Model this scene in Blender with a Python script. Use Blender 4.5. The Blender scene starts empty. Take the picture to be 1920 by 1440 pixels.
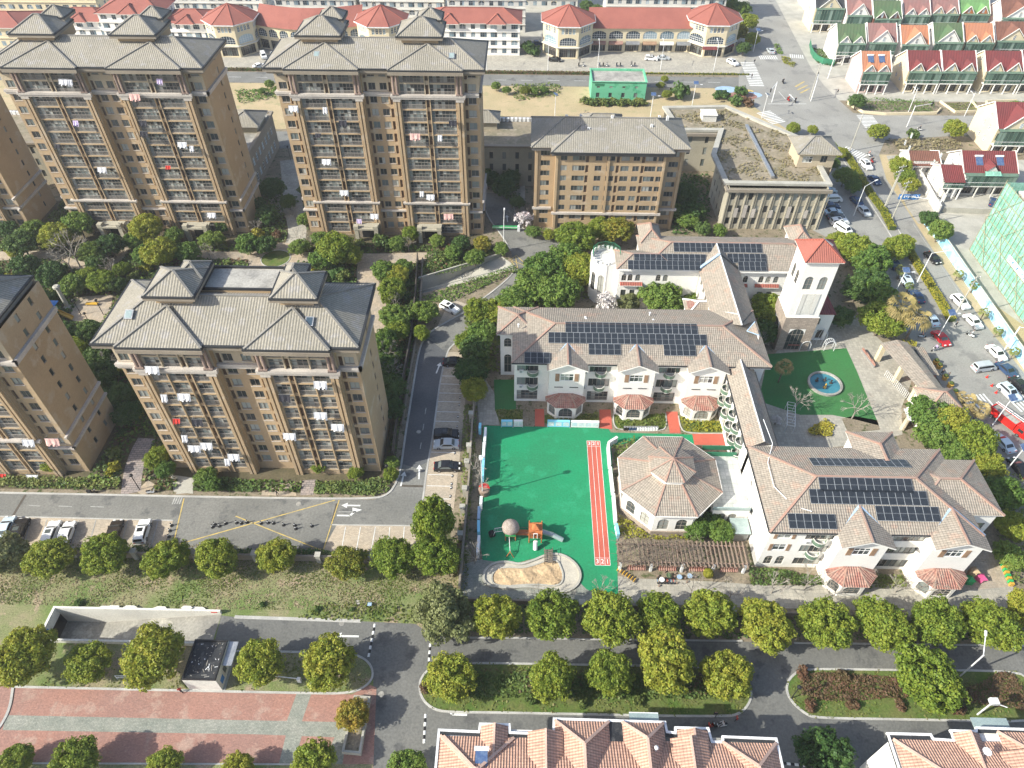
import bpy, math, random
import numpy as np
from mathutils import Vector, Matrix
random.seed(7)
S = bpy.context.scene
COL = S.collection
R = math.radians
# ---------------------------------------------------------------- camera, sky, sun, exposure
FOC = 1332.0; PITCH = R(45.7); ROLL = R(.18); YAW = R(1.12); CAMH = 100.0
_c, _s = math.cos(YAW), math.sin(YAW)
def _g(v): return Vector((_c*v[0]-_s*v[1], _s*v[0]+_c*v[1], v[2]))
fw = Vector((0, math.cos(PITCH), -math.sin(PITCH))); up = Vector((0, math.sin(PITCH), math.cos(PITCH))); rt = Vector((1, 0, 0))
rt, up = rt*math.cos(ROLL)+up*math.sin(ROLL), up*math.cos(ROLL)-rt*math.sin(ROLL)
fw, up, rt = _g(fw), _g(up), _g(rt)
cam = bpy.data.cameras.new('camera'); co = bpy.data.objects.new('camera', cam); COL.objects.link(co)
mw = Matrix((( rt.x, up.x, -fw.x, 0), (rt.y, up.y, -fw.y, 0), (rt.z, up.z, -fw.z, CAMH), (0, 0, 0, 1)))
co.matrix_world = mw
cam.sensor_fit = 'HORIZONTAL'; cam.sensor_width = 36.0; cam.lens = 36.0*FOC/1920.0
cam.clip_start = 1.0; cam.clip_end = 6000
S.camera = co
W = bpy.data.worlds.new('World'); S.world = W; W.use_nodes = True
nt = W.node_tree; bg = nt.nodes['Background']
sky = nt.nodes.new('ShaderNodeTexSky'); sky.sky_type = 'NISHITA'; sky.sun_disc = False
SUN_EL = 34.0; SUN_AZ = 249.6        # degrees, azimuth clockwise from grid north
sky.sun_elevation = R(SUN_EL); sky.sun_rotation = R(SUN_AZ); sky.altitude = 100; sky.air_density = 1.0; sky.dust_density = 2.2
nt.links.new(sky.outputs[0], bg.inputs[0]); bg.inputs[1].default_value = 0.15
sl = bpy.data.lights.new('sun', 'SUN'); sl.energy = 4.8; sl.angle = R(.53); sl.color = (1, .975, .86)
so = bpy.data.objects.new('sun', sl); COL.objects.link(so)
sd = Vector((math.sin(R(SUN_AZ))*math.cos(R(SUN_EL)), math.cos(R(SUN_AZ))*math.cos(R(SUN_EL)), math.sin(R(SUN_EL))))
so.rotation_euler = sd.to_track_quat('Z', 'Y').to_euler()
S.view_settings.view_transform = 'Standard'; S.view_settings.look = 'None'; S.view_settings.gamma = 1
S.view_settings.use_curve_mapping = False; S.view_settings.exposure = 0.72

def at(px, py, z=0.0):
    "point of the photograph at height z, in metres on the site"
    d = fw + rt*((px-960)/FOC) - up*((py-720)/FOC)
    t = (z-CAMH)/d.z
    return (d.x*t, d.y*t)
def depth(px, py, z=0.0):
    d = fw + rt*((px-960)/FOC) - up*((py-720)/FOC)
    return (z-CAMH)/d.z
def PL(s, z=0.0):
    "list of points from 'x,y x,y ...'"
    return [at(*map(float, p.split(',')), z) for p in s.split()]

# ---------------------------------------------------------------- materials
MATS = {}
def mat(name, c1, c2=None, sc=.25, rough=.85, kind='plain', per=.3, bump=.3, mk=.5, metal=0, spec=.3, fine=6.0, c3=None, fa=.25):
    m = bpy.data.materials.new(name); m.use_nodes = True; MATS[name] = m
    n = m.node_tree.nodes; l = m.node_tree.links; b = n['Principled BSDF']
    b.inputs['Roughness'].default_value = rough; b.inputs['Metallic'].default_value = metal
    b.inputs['Specular IOR Level'].default_value = spec
    geo = n.new('ShaderNodeNewGeometry')
    def noise(scale, det=3):
        t = n.new('ShaderNodeTexNoise'); t.inputs['Scale'].default_value = scale; t.inputs['Detail'].default_value = det
        t.inputs['Roughness'].default_value = .6
        l.new(geo.outputs['Position'], t.inputs['Vector']); return t
    def ramp(src, a, b_):
        r = n.new('ShaderNodeMapRange'); r.inputs[1].default_value = a; r.inputs[2].default_value = b_
        l.new(src, r.inputs[0]); return r.outputs[0]
    def mix(f, a, b_, mode='MIX'):
        x = n.new('ShaderNodeMix'); x.data_type = 'RGBA'; x.blend_type = mode
        for i, v in ((0, f), (6, a), (7, b_)):
            if isinstance(v, (int, float)): x.inputs[i].default_value = v
            elif isinstance(v, tuple): x.inputs[i].default_value = (*v, 1)
            else: l.new(v, x.inputs[i])
        return x.outputs[2]
    c2 = c2 or tuple(v*.8 for v in c1)
    col = mix(ramp(noise(sc, 4).outputs[0], .38, .62), c1, c2)
    if c3: col = mix(ramp(noise(sc*2.7+.013, 5).outputs[0], .55, .64), col, c3)
    f = ramp(noise(fine, 2).outputs[0], .3, .7)
    col = mix(fa, col, mix(f, (.45, .45, .45), (1.35, 1.35, 1.35)), 'MULTIPLY')
    h = None
    if kind != 'plain':
        uv = n.new('ShaderNodeUVMap'); sep = n.new('ShaderNodeSeparateXYZ'); l.new(uv.outputs[0], sep.inputs[0])
    if kind in ('rib', 'tile'):
        def saw(o, p):
            a = n.new('ShaderNodeMath'); a.operation = 'MULTIPLY'; a.inputs[1].default_value = 2*math.pi/p; l.new(o, a.inputs[0])
            s = n.new('ShaderNodeMath'); s.operation = 'SINE'; l.new(a.outputs[0], s.inputs[0]); return s.outputs[0]
        w = saw(sep.outputs[0], per)
        h = w
        col = mix(ramp(w, -1.0, .3), mix(1.0, col, (mk, mk, mk), 'MULTIPLY'), col)
        if kind == 'tile':
            w2 = saw(sep.outputs[1], per*1.25)
            col = mix(ramp(w2, -1, -.6), mix(1.0, col, (.72, .7, .7), 'MULTIPLY'), col)
            wn = n.new('ShaderNodeTexWhiteNoise'); sn = n.new('ShaderNodeVectorMath'); sn.operation = 'SNAP'
            sn.inputs[1].default_value = (per, per*1.25, 1); l.new(uv.outputs[0], sn.inputs[0]); l.new(sn.outputs[0], wn.inputs[0])
            col = mix(.32, col, mix(wn.outputs[0], (.6, .6, .6), (1.35, 1.3, 1.3)), 'MULTIPLY')
    if kind in ('brick', 'grid'):
        br = n.new('ShaderNodeTexBrick'); br.inputs['Scale'].default_value = 1.0
        br.inputs['Brick Width'].default_value = per; br.inputs['Row Height'].default_value = per*(.5 if kind == 'brick' else 1)
        br.offset = .5 if kind == 'brick' else 0; br.inputs['Mortar Size'].default_value = per*.06; br.inputs['Mortar Smooth'].default_value = .3
        br.inputs['Color1'].default_value = (.85, .85, .85, 1); br.inputs['Color2'].default_value = (1.12, 1.1, 1.08, 1); br.inputs['Mortar'].default_value = (mk, mk, mk, 1)
        l.new(uv.outputs[0], br.inputs['Vector']); col = mix(1.0, col, br.outputs[0], 'MULTIPLY')
    l.new(col, b.inputs['Base Color'])
    if bump:
        bp = n.new('ShaderNodeBump'); bp.inputs['Strength'].default_value = bump
        bp.inputs['Distance'].default_value = .05
        l.new(h if h else f, bp.inputs['Height']); l.new(bp.outputs[0], b.inputs['Normal'])
    return m
def glassmat(name, dark, light, frac=.35, tint=(.35, .42, .45)):
    m = bpy.data.materials.new(name); m.use_nodes = True; MATS[name] = m
    n = m.node_tree.nodes; l = m.node_tree.links; b = n['Principled BSDF']
    geo = n.new('ShaderNodeNewGeometry'); oi = n.new('ShaderNodeObjectInfo')
    a = n.new('ShaderNodeMath'); a.operation = 'MULTIPLY_ADD'; a.inputs[1].default_value = 7.31
    l.new(oi.outputs['Random'], a.inputs[0]); l.new(geo.outputs['Random Per Island'], a.inputs[2])
    fr = n.new('ShaderNodeMath'); fr.operation = 'FRACT'; l.new(a.outputs[0], fr.inputs[0])
    cr = n.new('ShaderNodeValToRGB'); l.new(fr.outputs[0], cr.inputs[0])
    e = cr.color_ramp.elements; e[0].color = (*dark, 1); e[1].position = 1; e[1].color = (*light, 1)
    k = e.new(1-frac); k.color = (*tuple(d*1.8+.012 for d in dark), 1)
    k = e.new(1-frac*.6); k.color = (*tint, 1)
    l.new(cr.outputs[0], b.inputs['Base Color']); b.inputs['Roughness'].default_value = .12; b.inputs['Specular IOR Level'].default_value = .6
    return m
def leafmat(name, cols, trans=.25):
    m = bpy.data.materials.new(name); m.use_nodes = True; MATS[name] = m
    n = m.node_tree.nodes; l = m.node_tree.links; b = n['Principled BSDF']
    geo = n.new('ShaderNodeNewGeometry'); oi = n.new('ShaderNodeObjectInfo')
    tn = n.new('ShaderNodeTexNoise'); tn.inputs['Scale'].default_value = .55; tn.inputs['Detail'].default_value = 3
    l.new(geo.outputs['Position'], tn.inputs['Vector'])
    a = n.new('ShaderNodeMath'); a.operation = 'MULTIPLY_ADD'; a.inputs[1].default_value = .3
    l.new(geo.outputs['Random Per Island'], a.inputs[0]); 
    c = n.new('ShaderNodeMath'); c.operation = 'MULTIPLY_ADD'; c.inputs[1].default_value = .55; l.new(tn.outputs[0], c.inputs[0])
    d = n.new('ShaderNodeMath'); d.operation = 'MULTIPLY'; d.inputs[1].default_value = .34; l.new(oi.outputs['Random'], d.inputs[0])
    l.new(d.outputs[0], c.inputs[2]); l.new(c.outputs[0], a.inputs[2])
    cr = n.new('ShaderNodeValToRGB'); l.new(a.outputs[0], cr.inputs[0])
    e = cr.color_ramp.elements; e[0].position = .2; e[0].color = (*cols[0], 1); e[1].position = .9; e[1].color = (*cols[-1], 1)
    for i, cc in enumerate(cols[1:-1]): k = e.new(.2+.7*(i+1)/(len(cols)-1)); k.color = (*cc, 1)
    l.new(cr.outputs[0], b.inputs['Base Color']); b.inputs['Roughness'].default_value = .55; b.inputs['Specular IOR Level'].default_value = .25
    tr = n.new('ShaderNodeBsdfTranslucent'); l.new(cr.outputs[0], tr.inputs[0])
    mx = n.new('ShaderNodeMixShader'); mx.inputs[0].default_value = trans
    l.new(b.outputs[0], mx.inputs[1]); l.new(tr.outputs[0], mx.inputs[2]); l.new(mx.outputs[0], n['Material Output'].inputs[0])
    return m
# ground
mat('asphalt', (.165, .164, .152), (.205, .202, .187), .12, .9, fine=3, c3=(.12, .121, .117), fa=.35)
mat('asphalt_shaded', (.088, .093, .10), (.118, .121, .126), .1, .9, fine=3)  # darker bluish asphalt: tone of the road in the tower's shadow
mat('asphalt_old', (.25, .243, .222), (.30, .293, .268), .07, .9, fine=3, c3=(.21, .205, .192))
mat('soil', (.20, .165, .115), (.26, .215, .155), .3, .95, fine=3, c3=(.07, .085, .03), fa=.5)
mat('darksoil', (.09, .08, .045), (.12, .1, .06), .3, .95, fine=3, fa=.5)
mat('drygrass', (.44, .345, .21), (.38, .31, .18), .12, .95, fine=2.5, c3=(.33, .29, .16), fa=.25)
mat('meadow', (.28, .24, .145), (.135, .185, .055), .13, .95, fine=5, c3=(.32, .25, .17), fa=.7)
mat('lawn', (.075, .13, .022), (.13, .14, .045), .3, .95, fine=4, fa=.5)
mat('paving', (.42, .34, .25), (.36, .31, .25), .3, .9, 'grid', .5, fine=5, mk=.8)
mat('parking_paving', (.46, .385, .295), (.385, .335, .27), .16, .9, 'brick', .4, fine=5, mk=.8, c3=(.49, .42, .33))
mat('creamrim', (.5, .46, .38), (.42, .385, .32), .3, .9)
mat('asphalt_low', (.132, .132, .124), (.165, .163, .152), .1, .9, fine=3, c3=(.1, .1, .098), fa=.35)
mat('rampfloor', (.3, .285, .25), (.2, .19, .17), .16, .9, fine=3, c3=(.38, .36, .31), fa=.4)
mat('greypaving', (.40, .376, .32), (.34, .32, .275), .3, .9, 'grid', .6, fine=5, mk=.8)
mat('redpaving', (.345, .185, .145), (.30, .175, .145), .12, .9, 'brick', .3, fine=4, mk=.85, c3=(.37, .25, .205), fa=.25)
mat('stonepaving', (.3, .305, .265), (.235, .25, .215), .5, .9, 'brick', .35, fine=4, mk=.7, fa=.4)
mat('flagstone', (.36, .3, .27), (.26, .23, .22), .5, .9, 'brick', .9, fine=4, mk=.5)
mat('greenturf', (.012, .245, .105), (.018, .205, .09), .1, .9, fine=3, fa=.22, c3=(.022, .26, .12))
mat('lawnturf', (.04, .17, .05), (.045, .145, .045), .1, .9, fine=3, fa=.2)
mat('trackred', (.48, .115, .075), (.42, .10, .07), .2, .9, fine=4, fa=.15)
mat('sand', (.55, .4, .24), (.42, .3, .18), .35, .95, bump=1, fine=2.5, fa=.5)
mat('concrete', (.44, .42, .365), (.35, .335, .29), .25, .9, fine=4)
mat('kerb', (.46, .45, .42), (.36, .35, .33), .4, .85)
mat('whitepaint', (.74, .74, .72), (.6, .6, .58), 1.5, .7)
mat('oldpaint', (.42, .42, .4), (.3, .3, .29), 1.2, .8)
mat('yellowpaint', (.62, .45, .12), (.4, .32, .15), .8, .7)
mat('bluepaint', (.05, .2, .5), None, 1, .6)
# walls
mat('tan', (.415, .303, .187), (.37, .268, .163), .12, .85, c3=(.425, .335, .235), fine=4, fa=.14)
mat('cream_tan', (.47, .39, .28), (.42, .345, .245), .12, .85, fine=4, fa=.14)
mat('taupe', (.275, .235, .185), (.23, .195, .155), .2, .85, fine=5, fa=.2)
mat('band', (.52, .47, .42), (.42, .38, .345), .3, .8, fine=4)
mat('rosecolumn', (.28, .205, .175), (.24, .175, .15), .3, .6)
mat('greybeige', (.41, .375, .295), (.35, .32, .25), .15, .85, fine=5)
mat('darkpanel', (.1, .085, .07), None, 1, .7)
mat('louver', (.13, .075, .045), (.17, .115, .08), 1, .7)
mat('white', (.83, .80, .75), (.76, .74, .7), .15, .8, fine=4, fa=.08)
mat('offwhite', (.64, .62, .57), (.55, .53, .49), .15, .85, fine=4, fa=.15)
mat('creamwall', (.68, .58, .40), (.6, .52, .36), .12, .85, fine=4, fa=.12)
mat('stonebase', (.4, .33, .27), (.3, .25, .21), .5, .85, 'brick', .8, mk=.7)
mat('pinkwall', (.66, .5, .47), None, .2, .85)
mat('mintgreen', (.14, .48, .29), (.15, .44, .27), .15, .85, fine=4, fa=.12, c3=(.08, .36, .2))
mat('weathered', (.4, .38, .34), (.24, .23, .21), .3, .9, fine=3, fa=.4)
mat('bitumen', (.018, .02, .024), (.035, .037, .04), .4, .6, c3=(.07, .07, .07))
# roofs
mat('greytile', (.315, .288, .238), (.272, .25, .206), .2, .9, 'rib', .42, .5, .68, fine=3, c3=(.32, .3, .275), fa=.3)
mat('greycap', (.25, .235, .21), None, .5, .85)
mat('pinktile', (.34, .298, .243), (.31, .272, .226), .16, .85, 'tile', .36, .5, .76, fine=2.5, c3=(.37, .28, .22), fa=.25)
mat('redridge', (.36, .215, .165), (.32, .235, .19), .4, .8)
mat('salmontile', (.60, .37, .27), (.52, .32, .24), .3, .8, 'tile', .33, .8, .62, fine=3, fa=.2)
mat('salmoncap', (.62, .42, .33), None, .5, .8)
mat('redtile', (.36, .11, .08), (.3, .1, .075), .25, .8, 'rib', .5, .7, .72, fine=3)
mat('redroof', (.34, .12, .09), (.30, .105, .08), .2, .7, 'rib', .4, .5, .85)
mat('maroontile', (.2, .045, .045), (.17, .045, .045), .3, .8, 'rib', .5, .7, .7)
mat('greenroof', (.09, .16, .075), (.11, .15, .08), .3, .8, 'rib', .5, .7, .7)
mat('brightgreenroof', (.16, .32, .12), (.14, .26, .1), .3, .8, 'rib', .5, .7, .7)
mat('orangeroof', (.48, .2, .105), (.44, .2, .12), .3, .8, 'rib', .5, .7, .7)
mat('mauveroof', (.3, .15, .135), (.27, .16, .145), .3, .8, 'rib', .5, .7, .7)
mat('brownroof', (.22, .1, .07), None, .3, .8, 'rib', .5, .7, .7)
mat('charcoalroof', (.05, .055, .06), None, .3, .8, 'rib', .5, .7, .7)
mat('baytile', (.36, .165, .13), (.42, .27, .215), .7, .8, 'tile', .36, .8, .65)
mat('roofgrass', (.27, .225, .165), (.21, .185, .125), .25, .95, fine=1.5, fa=.4, c3=(.31, .265, .2))
mat('concrete_white', (.7, .68, .62), (.6, .58, .53), .2, .85, fine=4)
# details
mat('gutter', (.035, .037, .04), None, 1, .6)
mat('greygutter', (.14, .13, .125), None, 1, .8)
mat('whitemetal', (.8, .8, .8), None, 1, .4)
mat('steel', (.45, .46, .47), None, 1, .35, metal=.6)
mat('bluemetal', (.36, .5, .66), None, 1, .4)
mat('blackmetal', (.02, .02, .022), None, 1, .5)
mat('bronzeframe', (.27, .24, .21), None, 1, .5)
mat('lightframe', (.5, .46, .4), None, 1, .5)
mat('rail', (.3, .27, .245), (.36, .33, .3), 1, .5)
mat('greenmetal', (.04, .2, .11), None, 1, .5)
mat('greenglassframe', (.13, .2, .145), None, 1, .5)
mat('shutter', (.34, .22, .14), None, 1, .7)
mat('wood', (.27, .19, .145), (.22, .165, .13), 1.5, .8)
mat('orangewood', (.5, .17, .06), (.42, .14, .05), 1, .6)
mat('bark', (.13, .105, .08), (.18, .15, .12), 2, .95)
mat('palebark', (.34, .31, .27), (.25, .22, .19), 2, .95)
mat('thatch', (.3, .24, .2), (.4, .33, .29), 3, .95, fine=12, fa=.8)
mat('bronze', (.05, .045, .04), None, 1, .5)
mat('cloth_white', (.66, .65, .66), (.55, .55, .58), 1, .9)
mat('cloth_pink', (.7, .42, .38), None, 1, .9)
mat('cloth_lilac', (.55, .45, .66), None, 1, .9)
mat('cloth_red', (.5, .04, .03), None, 1, .9)
mat('cloth_blue', (.12, .3, .55), None, 1, .9)
mat('cloth_dark', (.03, .03, .04), None, 1, .9)
mat('skin', (.5, .3, .2), None, 1, .6)
mat('hair', (.015, .012, .01), None, 1, .6)
mat('tyre', (.02, .02, .02), None, 1, .8)
mat('rim', (.4, .4, .42), None, 1, .3, metal=.7)
mat('lamp_red', (.5, .02, .01), None, 1, .3)
mat('lamp_clear', (.8, .8, .78), None, 1, .2)
for nm, c in dict(carwhite=(.8, .8, .79), carblack=(.012, .012, .014), carsilver=(.42, .45, .47), carblue=(.03, .06, .13), carlight=(.5, .6, .68), cargrey=(.1, .11, .125), carred=(.4, .015, .02), firered=(.6, .02, .015), carbrown=(.03, .024, .02), yellowplastic=(.58, .34, .05), redplastic=(.6, .03, .02), blueplastic=(.03, .2, .6), greenplastic=(.04, .4, .12), pinkplastic=(.6, .1, .25), skyplastic=(.25, .62, .8), whiteplastic=(.8, .8, .8)).items():
    mat(nm, c, c, 1, .25, bump=0, spec=.6, fa=0)
mat('water', (.04, .17, .22), (.05, .21, .26), .5, .08, bump=.15, spec=.6)
mat('canopyglass', (.3, .37, .36), (.24, .3, .3), .4, .15, spec=.7)
mat('slate', (.55, .56, .54), (.42, .44, .42), .5, .9, 'grid', .8, mk=.75)
mat('pvframe', (.34, .36, .38), None, 1, .4)
mat('pvcell', (.022, .027, .034), (.028, .033, .042), 2, .3, bump=0, spec=.35)
mat('solarblue', (.05, .09, .2), (.1, .15, .25), 2, .12, bump=0, spec=.7)
mat('scaffnet', (.17, .40, .30), (.25, .46, .37), .25, .85, 'grid', 1.8, mk=1.3, fine=2, fa=.4)
mat('bamboo', (.38, .34, .22), None, 1, .7)
mat('bluefence', (.25, .6, .85), (.55, .72, .82), .35, .6)
mat('display', (.5, .64, .72), (.72, .74, .74), .7, .5, c3=(.6, .45, .5))
mat('hedgeplain', (.045, .075, .018), (.07, .09, .025), .8, .95, fine=5, fa=.6)
glassmat('glass', (.03, .035, .036), (.42, .42, .38), .55, (.16, .19, .185))
glassmat('glassdark', (.012, .013, .014), (.12, .14, .14), .3, (.06, .075, .075))
glassmat('glassgreen', (.03, .06, .045), (.25, .33, .28), .5, (.1, .17, .13))
glassmat('glassblue', (.02, .035, .05), (.4, .5, .55), .5, (.12, .2, .25))
# foliage
leafmat('leaf_camphor', [(0.097, 0.167, 0.025), (0.179, 0.251, 0.034), (0.277, 0.316, 0.042), (0.374, 0.346, 0.050)], .35)
leafmat('leaf_orange', [(0.103, 0.155, 0.026), (0.194, 0.229, 0.033), (0.298, 0.269, 0.040), (0.414, 0.269, 0.046)], .35)
leafmat('leaf_green', [(0.064, 0.134, 0.026), (0.108, 0.193, 0.037), (0.165, 0.246, 0.047), (0.228, 0.282, 0.058)], .32)
leafmat('leaf_dark', [(0.030, 0.073, 0.021), (0.056, 0.117, 0.029), (0.091, 0.154, 0.038), (0.134, 0.191, 0.051)])
leafmat('leaf_olive', [(0.122, 0.159, 0.062), (0.184, 0.210, 0.081), (0.232, 0.249, 0.106), (0.294, 0.294, 0.150)], .35)
leafmat('leaf_grass', [(0.078, 0.133, 0.025), (0.118, 0.178, 0.030), (0.176, 0.204, 0.045), (0.255, 0.235, 0.100)], .4)
leafmat('leaf_dry', [(0.157, 0.173, 0.070), (0.235, 0.214, 0.110), (0.314, 0.265, 0.150), (0.353, 0.296, 0.180)], .4)
leafmat('leaf_hedge', [(0.044, 0.086, 0.024), (0.082, 0.138, 0.034), (0.139, 0.184, 0.045), (0.215, 0.224, 0.064)])
leafmat('leaf_redhedge', [(0.073, 0.082, 0.030), (0.118, 0.097, 0.045), (0.147, 0.087, 0.050), (0.176, 0.082, 0.050)])
leafmat('leaf_gold', [(0.108, 0.146, 0.017), (0.216, 0.224, 0.022), (0.302, 0.281, 0.033), (0.367, 0.303, 0.044)])
leafmat('leaf_blossom', [(0.490, 0.388, 0.420), (0.608, 0.510, 0.540), (0.686, 0.632, 0.630), (0.706, 0.694, 0.660)])
leafmat('leaf_palm', [(.16, .15, .05), (.3, .24, .09), (.4, .31, .13), (.48, .38, .19)])
leafmat('leaf_palmgreen', [(0.064, 0.119, 0.026), (0.127, 0.186, 0.039), (0.204, 0.225, 0.065), (0.255, 0.265, 0.091)])
def M(n): return MATS[n]
# ---------------------------------------------------------------- mesh helpers
class MB:
    def __init__(s): s.v = []; s.f = []; s.m = []; s.ms = []
    def mi(s, m):
        if m not in s.ms: s.ms.append(m)
        return s.ms.index(m)
    def poly(s, pts, m):
        i = len(s.v); s.v += [tuple(p) for p in pts]; s.f.append(tuple(range(i, i+len(pts)))); s.m.append(s.mi(m)); return s
    def box(s, x0, y0, z0, x1, y1, z1, m, top=None, bottom=False):
        i = len(s.v); k = s.mi(m)
        s.v += [(x0, y0, z0), (x1, y0, z0), (x1, y1, z0), (x0, y1, z0), (x0, y0, z1), (x1, y0, z1), (x1, y1, z1), (x0, y1, z1)]
        fs = [(0, 1, 5, 4), (1, 2, 6, 5), (2, 3, 7, 6), (3, 0, 4, 7), (4, 5, 6, 7), (3, 2, 1, 0)]
        s.f += [tuple(i+q for q in f) for f in fs]; s.m += [k]*4+[s.mi(top or m)]+[k]; return s
    def obox(s, cx, cy, ang, lx, ly, z0, z1, m, top=None):
        c, n = math.cos(ang), math.sin(ang)
        pts = [(cx+a*lx/2*c-b*ly/2*n, cy+a*lx/2*n+b*ly/2*c) for a, b in ((-1, -1), (1, -1), (1, 1), (-1, 1))]
        return s.prism(pts, z0, z1, m, top)
    def prism(s, pts, z0, z1, m, top=None, cap=True, bottom=True):
        n = len(pts)
        a = sum(pts[i][0]*pts[(i+1) % n][1]-pts[(i+1) % n][0]*pts[i][1] for i in range(n))
        if a < 0: pts = pts[::-1]
        i = len(s.v); s.v += [(p[0], p[1], z0) for p in pts]+[(p[0], p[1], z1) for p in pts]
        for j in range(n):
            k = (j+1) % n; s.f.append((i+j, i+k, i+n+k, i+n+j)); s.m.append(s.mi(m))
        if cap: s.f.append(tuple(i+n+j for j in range(n))); s.m.append(s.mi(top or m))
        if bottom: s.f.append(tuple(i+j for j in range(n))[::-1]); s.m.append(s.mi(m))
        return s
    def tube(s, a, b, r, m, n=6, r2=None, caps=True):
        a, b = Vector(a), Vector(b); d = (b-a); 
        if d.length < 1e-6: return s
        d.normalize(); u = d.orthogonal().normalized(); w = d.cross(u); r2 = r if r2 is None else r2
        i = len(s.v); k = s.mi(m)
        for p, q in ((a, r), (b, r2)):
            for j in range(n):
                t = 2*math.pi*j/n; s.v.append(tuple(p+u*(q*math.cos(t))+w*(q*math.sin(t))))
        for j in range(n): s.f.append((i+j, i+(j+1) % n, i+n+(j+1) % n, i+n+j)); s.m.append(k)
        if caps:
            s.f.append(tuple(i+n+j for j in range(n))); s.m.append(k); s.f.append(tuple(i+j for j in range(n))[::-1]); s.m.append(k)
        return s
    def bar(s, a, b, w, h, m, up=(0, 0, 1)):
        a, b = Vector(a), Vector(b); d = (b-a).normalized(); u = d.cross(Vector(up))
        u = u.normalized() if u.length > 1e-5 else Vector((1, 0, 0)); t = u.cross(d); u *= w/2; t *= h/2
        i = len(s.v); k = s.mi(m)
        s.v += [tuple(p) for p in (a-u-t, a+u-t, a+u+t, a-u+t, b-u-t, b+u-t, b+u+t, b-u+t)]
        for f in ((0, 3, 2, 1), (4, 5, 6, 7), (0, 1, 5, 4), (1, 2, 6, 5), (2, 3, 7, 6), (3, 0, 4, 7)): s.f.append(tuple(i+q for q in f)); s.m.append(k)
        return s
    def lathe(s, prof, m, n=12, c=(0, 0, 0), sx=1, sy=1):
        i = len(s.v); k = s.mi(m)
        for r, z in prof:
            for j in range(n):
                t = 2*math.pi*j/n; s.v.append((c[0]+r*sx*math.cos(t), c[1]+r*sy*math.sin(t), c[2]+z))
        for a in range(len(prof)-1):
            for j in range(n): s.f.append((i+a*n+j, i+a*n+(j+1) % n, i+(a+1)*n+(j+1) % n, i+(a+1)*n+j)); s.m.append(k)
        s.f.append(tuple(i+(len(prof)-1)*n+j for j in range(n))); s.m.append(k)
        return s
    def mesh(s, name, smooth=False):
        me = bpy.data.meshes.new(name); me.from_pydata(s.v, [], s.f)
        for m in s.ms: me.materials.append(MATS[m])
        me.polygons.foreach_set('material_index', s.m)
        if smooth: me.polygons.foreach_set('use_smooth', [True]*len(s.f))
        uv = me.uv_layers.new(name='uv').data
        out = []
        V = s.v
        for f in s.f:
            a, b, c = V[f[0]], V[f[1]], V[f[2]]
            ux, uy, uz = b[0]-a[0], b[1]-a[1], b[2]-a[2]; wx, wy, wz = c[0]-a[0], c[1]-a[1], c[2]-a[2]
            nx, ny, nz = uy*wz-uz*wy, uz*wx-ux*wz, ux*wy-uy*wx
            L = math.hypot(nx, ny); N = math.sqrt(L*L+nz*nz) or 1
            if L < N*.04: tx, ty = 1., 0.; bx, by, bz = 0., 1., 0.
            else:
                tx, ty = -ny/L, nx/L; bx, by, bz = -nz/N*nx/L, -nz/N*ny/L, L/N
            for q in f:
                p = V[q]; out += [p[0]*tx+p[1]*ty, p[0]*bx+p[1]*by+p[2]*bz]
        uv.foreach_set('uv', out)
        me.update(); return me
def tag(o, label=None, cat=None, group=None, kind=None):
    if label: o['label'] = label
    if cat: o['category'] = cat
    if group: o['group'] = group
    if kind: o['kind'] = kind
    return o
def ob(name, mb, parent=None, loc=None, rz=0, smooth=False, **k):
    me = mb.mesh(name, smooth) if isinstance(mb, MB) else mb
    o = bpy.data.objects.new(name, me); COL.objects.link(o)
    if parent: o.parent = parent
    if loc: o.location = loc
    if rz: o.rotation_euler.z = rz
    if k: tag(o, **k)
    return o
def thing(name, label, cat, loc=(0, 0, 0), rz=0, group=None):
    o = bpy.data.objects.new(name, None); COL.objects.link(o); o.location = loc; o.rotation_euler.z = rz
    o.empty_display_size = .3
    return tag(o, label, cat, group)
KIDS = {}
def dup(root, loc, rz=0, sc=1, label=None, group=None, mats=None):
    "copy of a thing with copies of its parts and sub-parts"
    r = root.copy(); COL.objects.link(r); r.location = loc; r.rotation_euler = (0, 0, rz)
    r.scale = (sc, sc, sc) if isinstance(sc, (int, float)) else sc
    if label: r['label'] = label
    if group: r['group'] = group
    if root not in KIDS: KIDS[root] = [(c, list(c.children)) for c in root.children]
    for ch, gs in KIDS[root]:
        c = ch.copy(); COL.objects.link(c); c.parent = r
        for g in gs:
            d = g.copy(); COL.objects.link(d); d.parent = c
    return r
USED = set()
def place(proto, loc, rz=0, sc=1, label=None, group=None):
    "the prototype itself the first time, copies afterwards"
    if proto.name not in USED:
        if proto not in KIDS: KIDS[proto] = [(c, list(c.children)) for c in proto.children]
        USED.add(proto.name); proto.location = loc; proto.rotation_euler.z = rz
        proto.scale = (sc, sc, sc) if isinstance(sc, (int, float)) else sc
        return tag(proto, label, None, group)
    return dup(proto, loc, rz, sc, label, group)
def sheet(name, pts, z, m, label=None, kind='structure', parent=None, hole=None, **k):
    mb = MB(); n = len(pts); a = sum(pts[i][0]*pts[(i+1) % n][1]-pts[(i+1) % n][0]*pts[i][1] for i in range(n))
    mb.poly([(x, y, z) for x, y in (pts if a > 0 else pts[::-1])], m)
    o = ob(name, mb, parent)
    if kind: o['kind'] = kind
    if label: o['label'] = label
    return o
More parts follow.
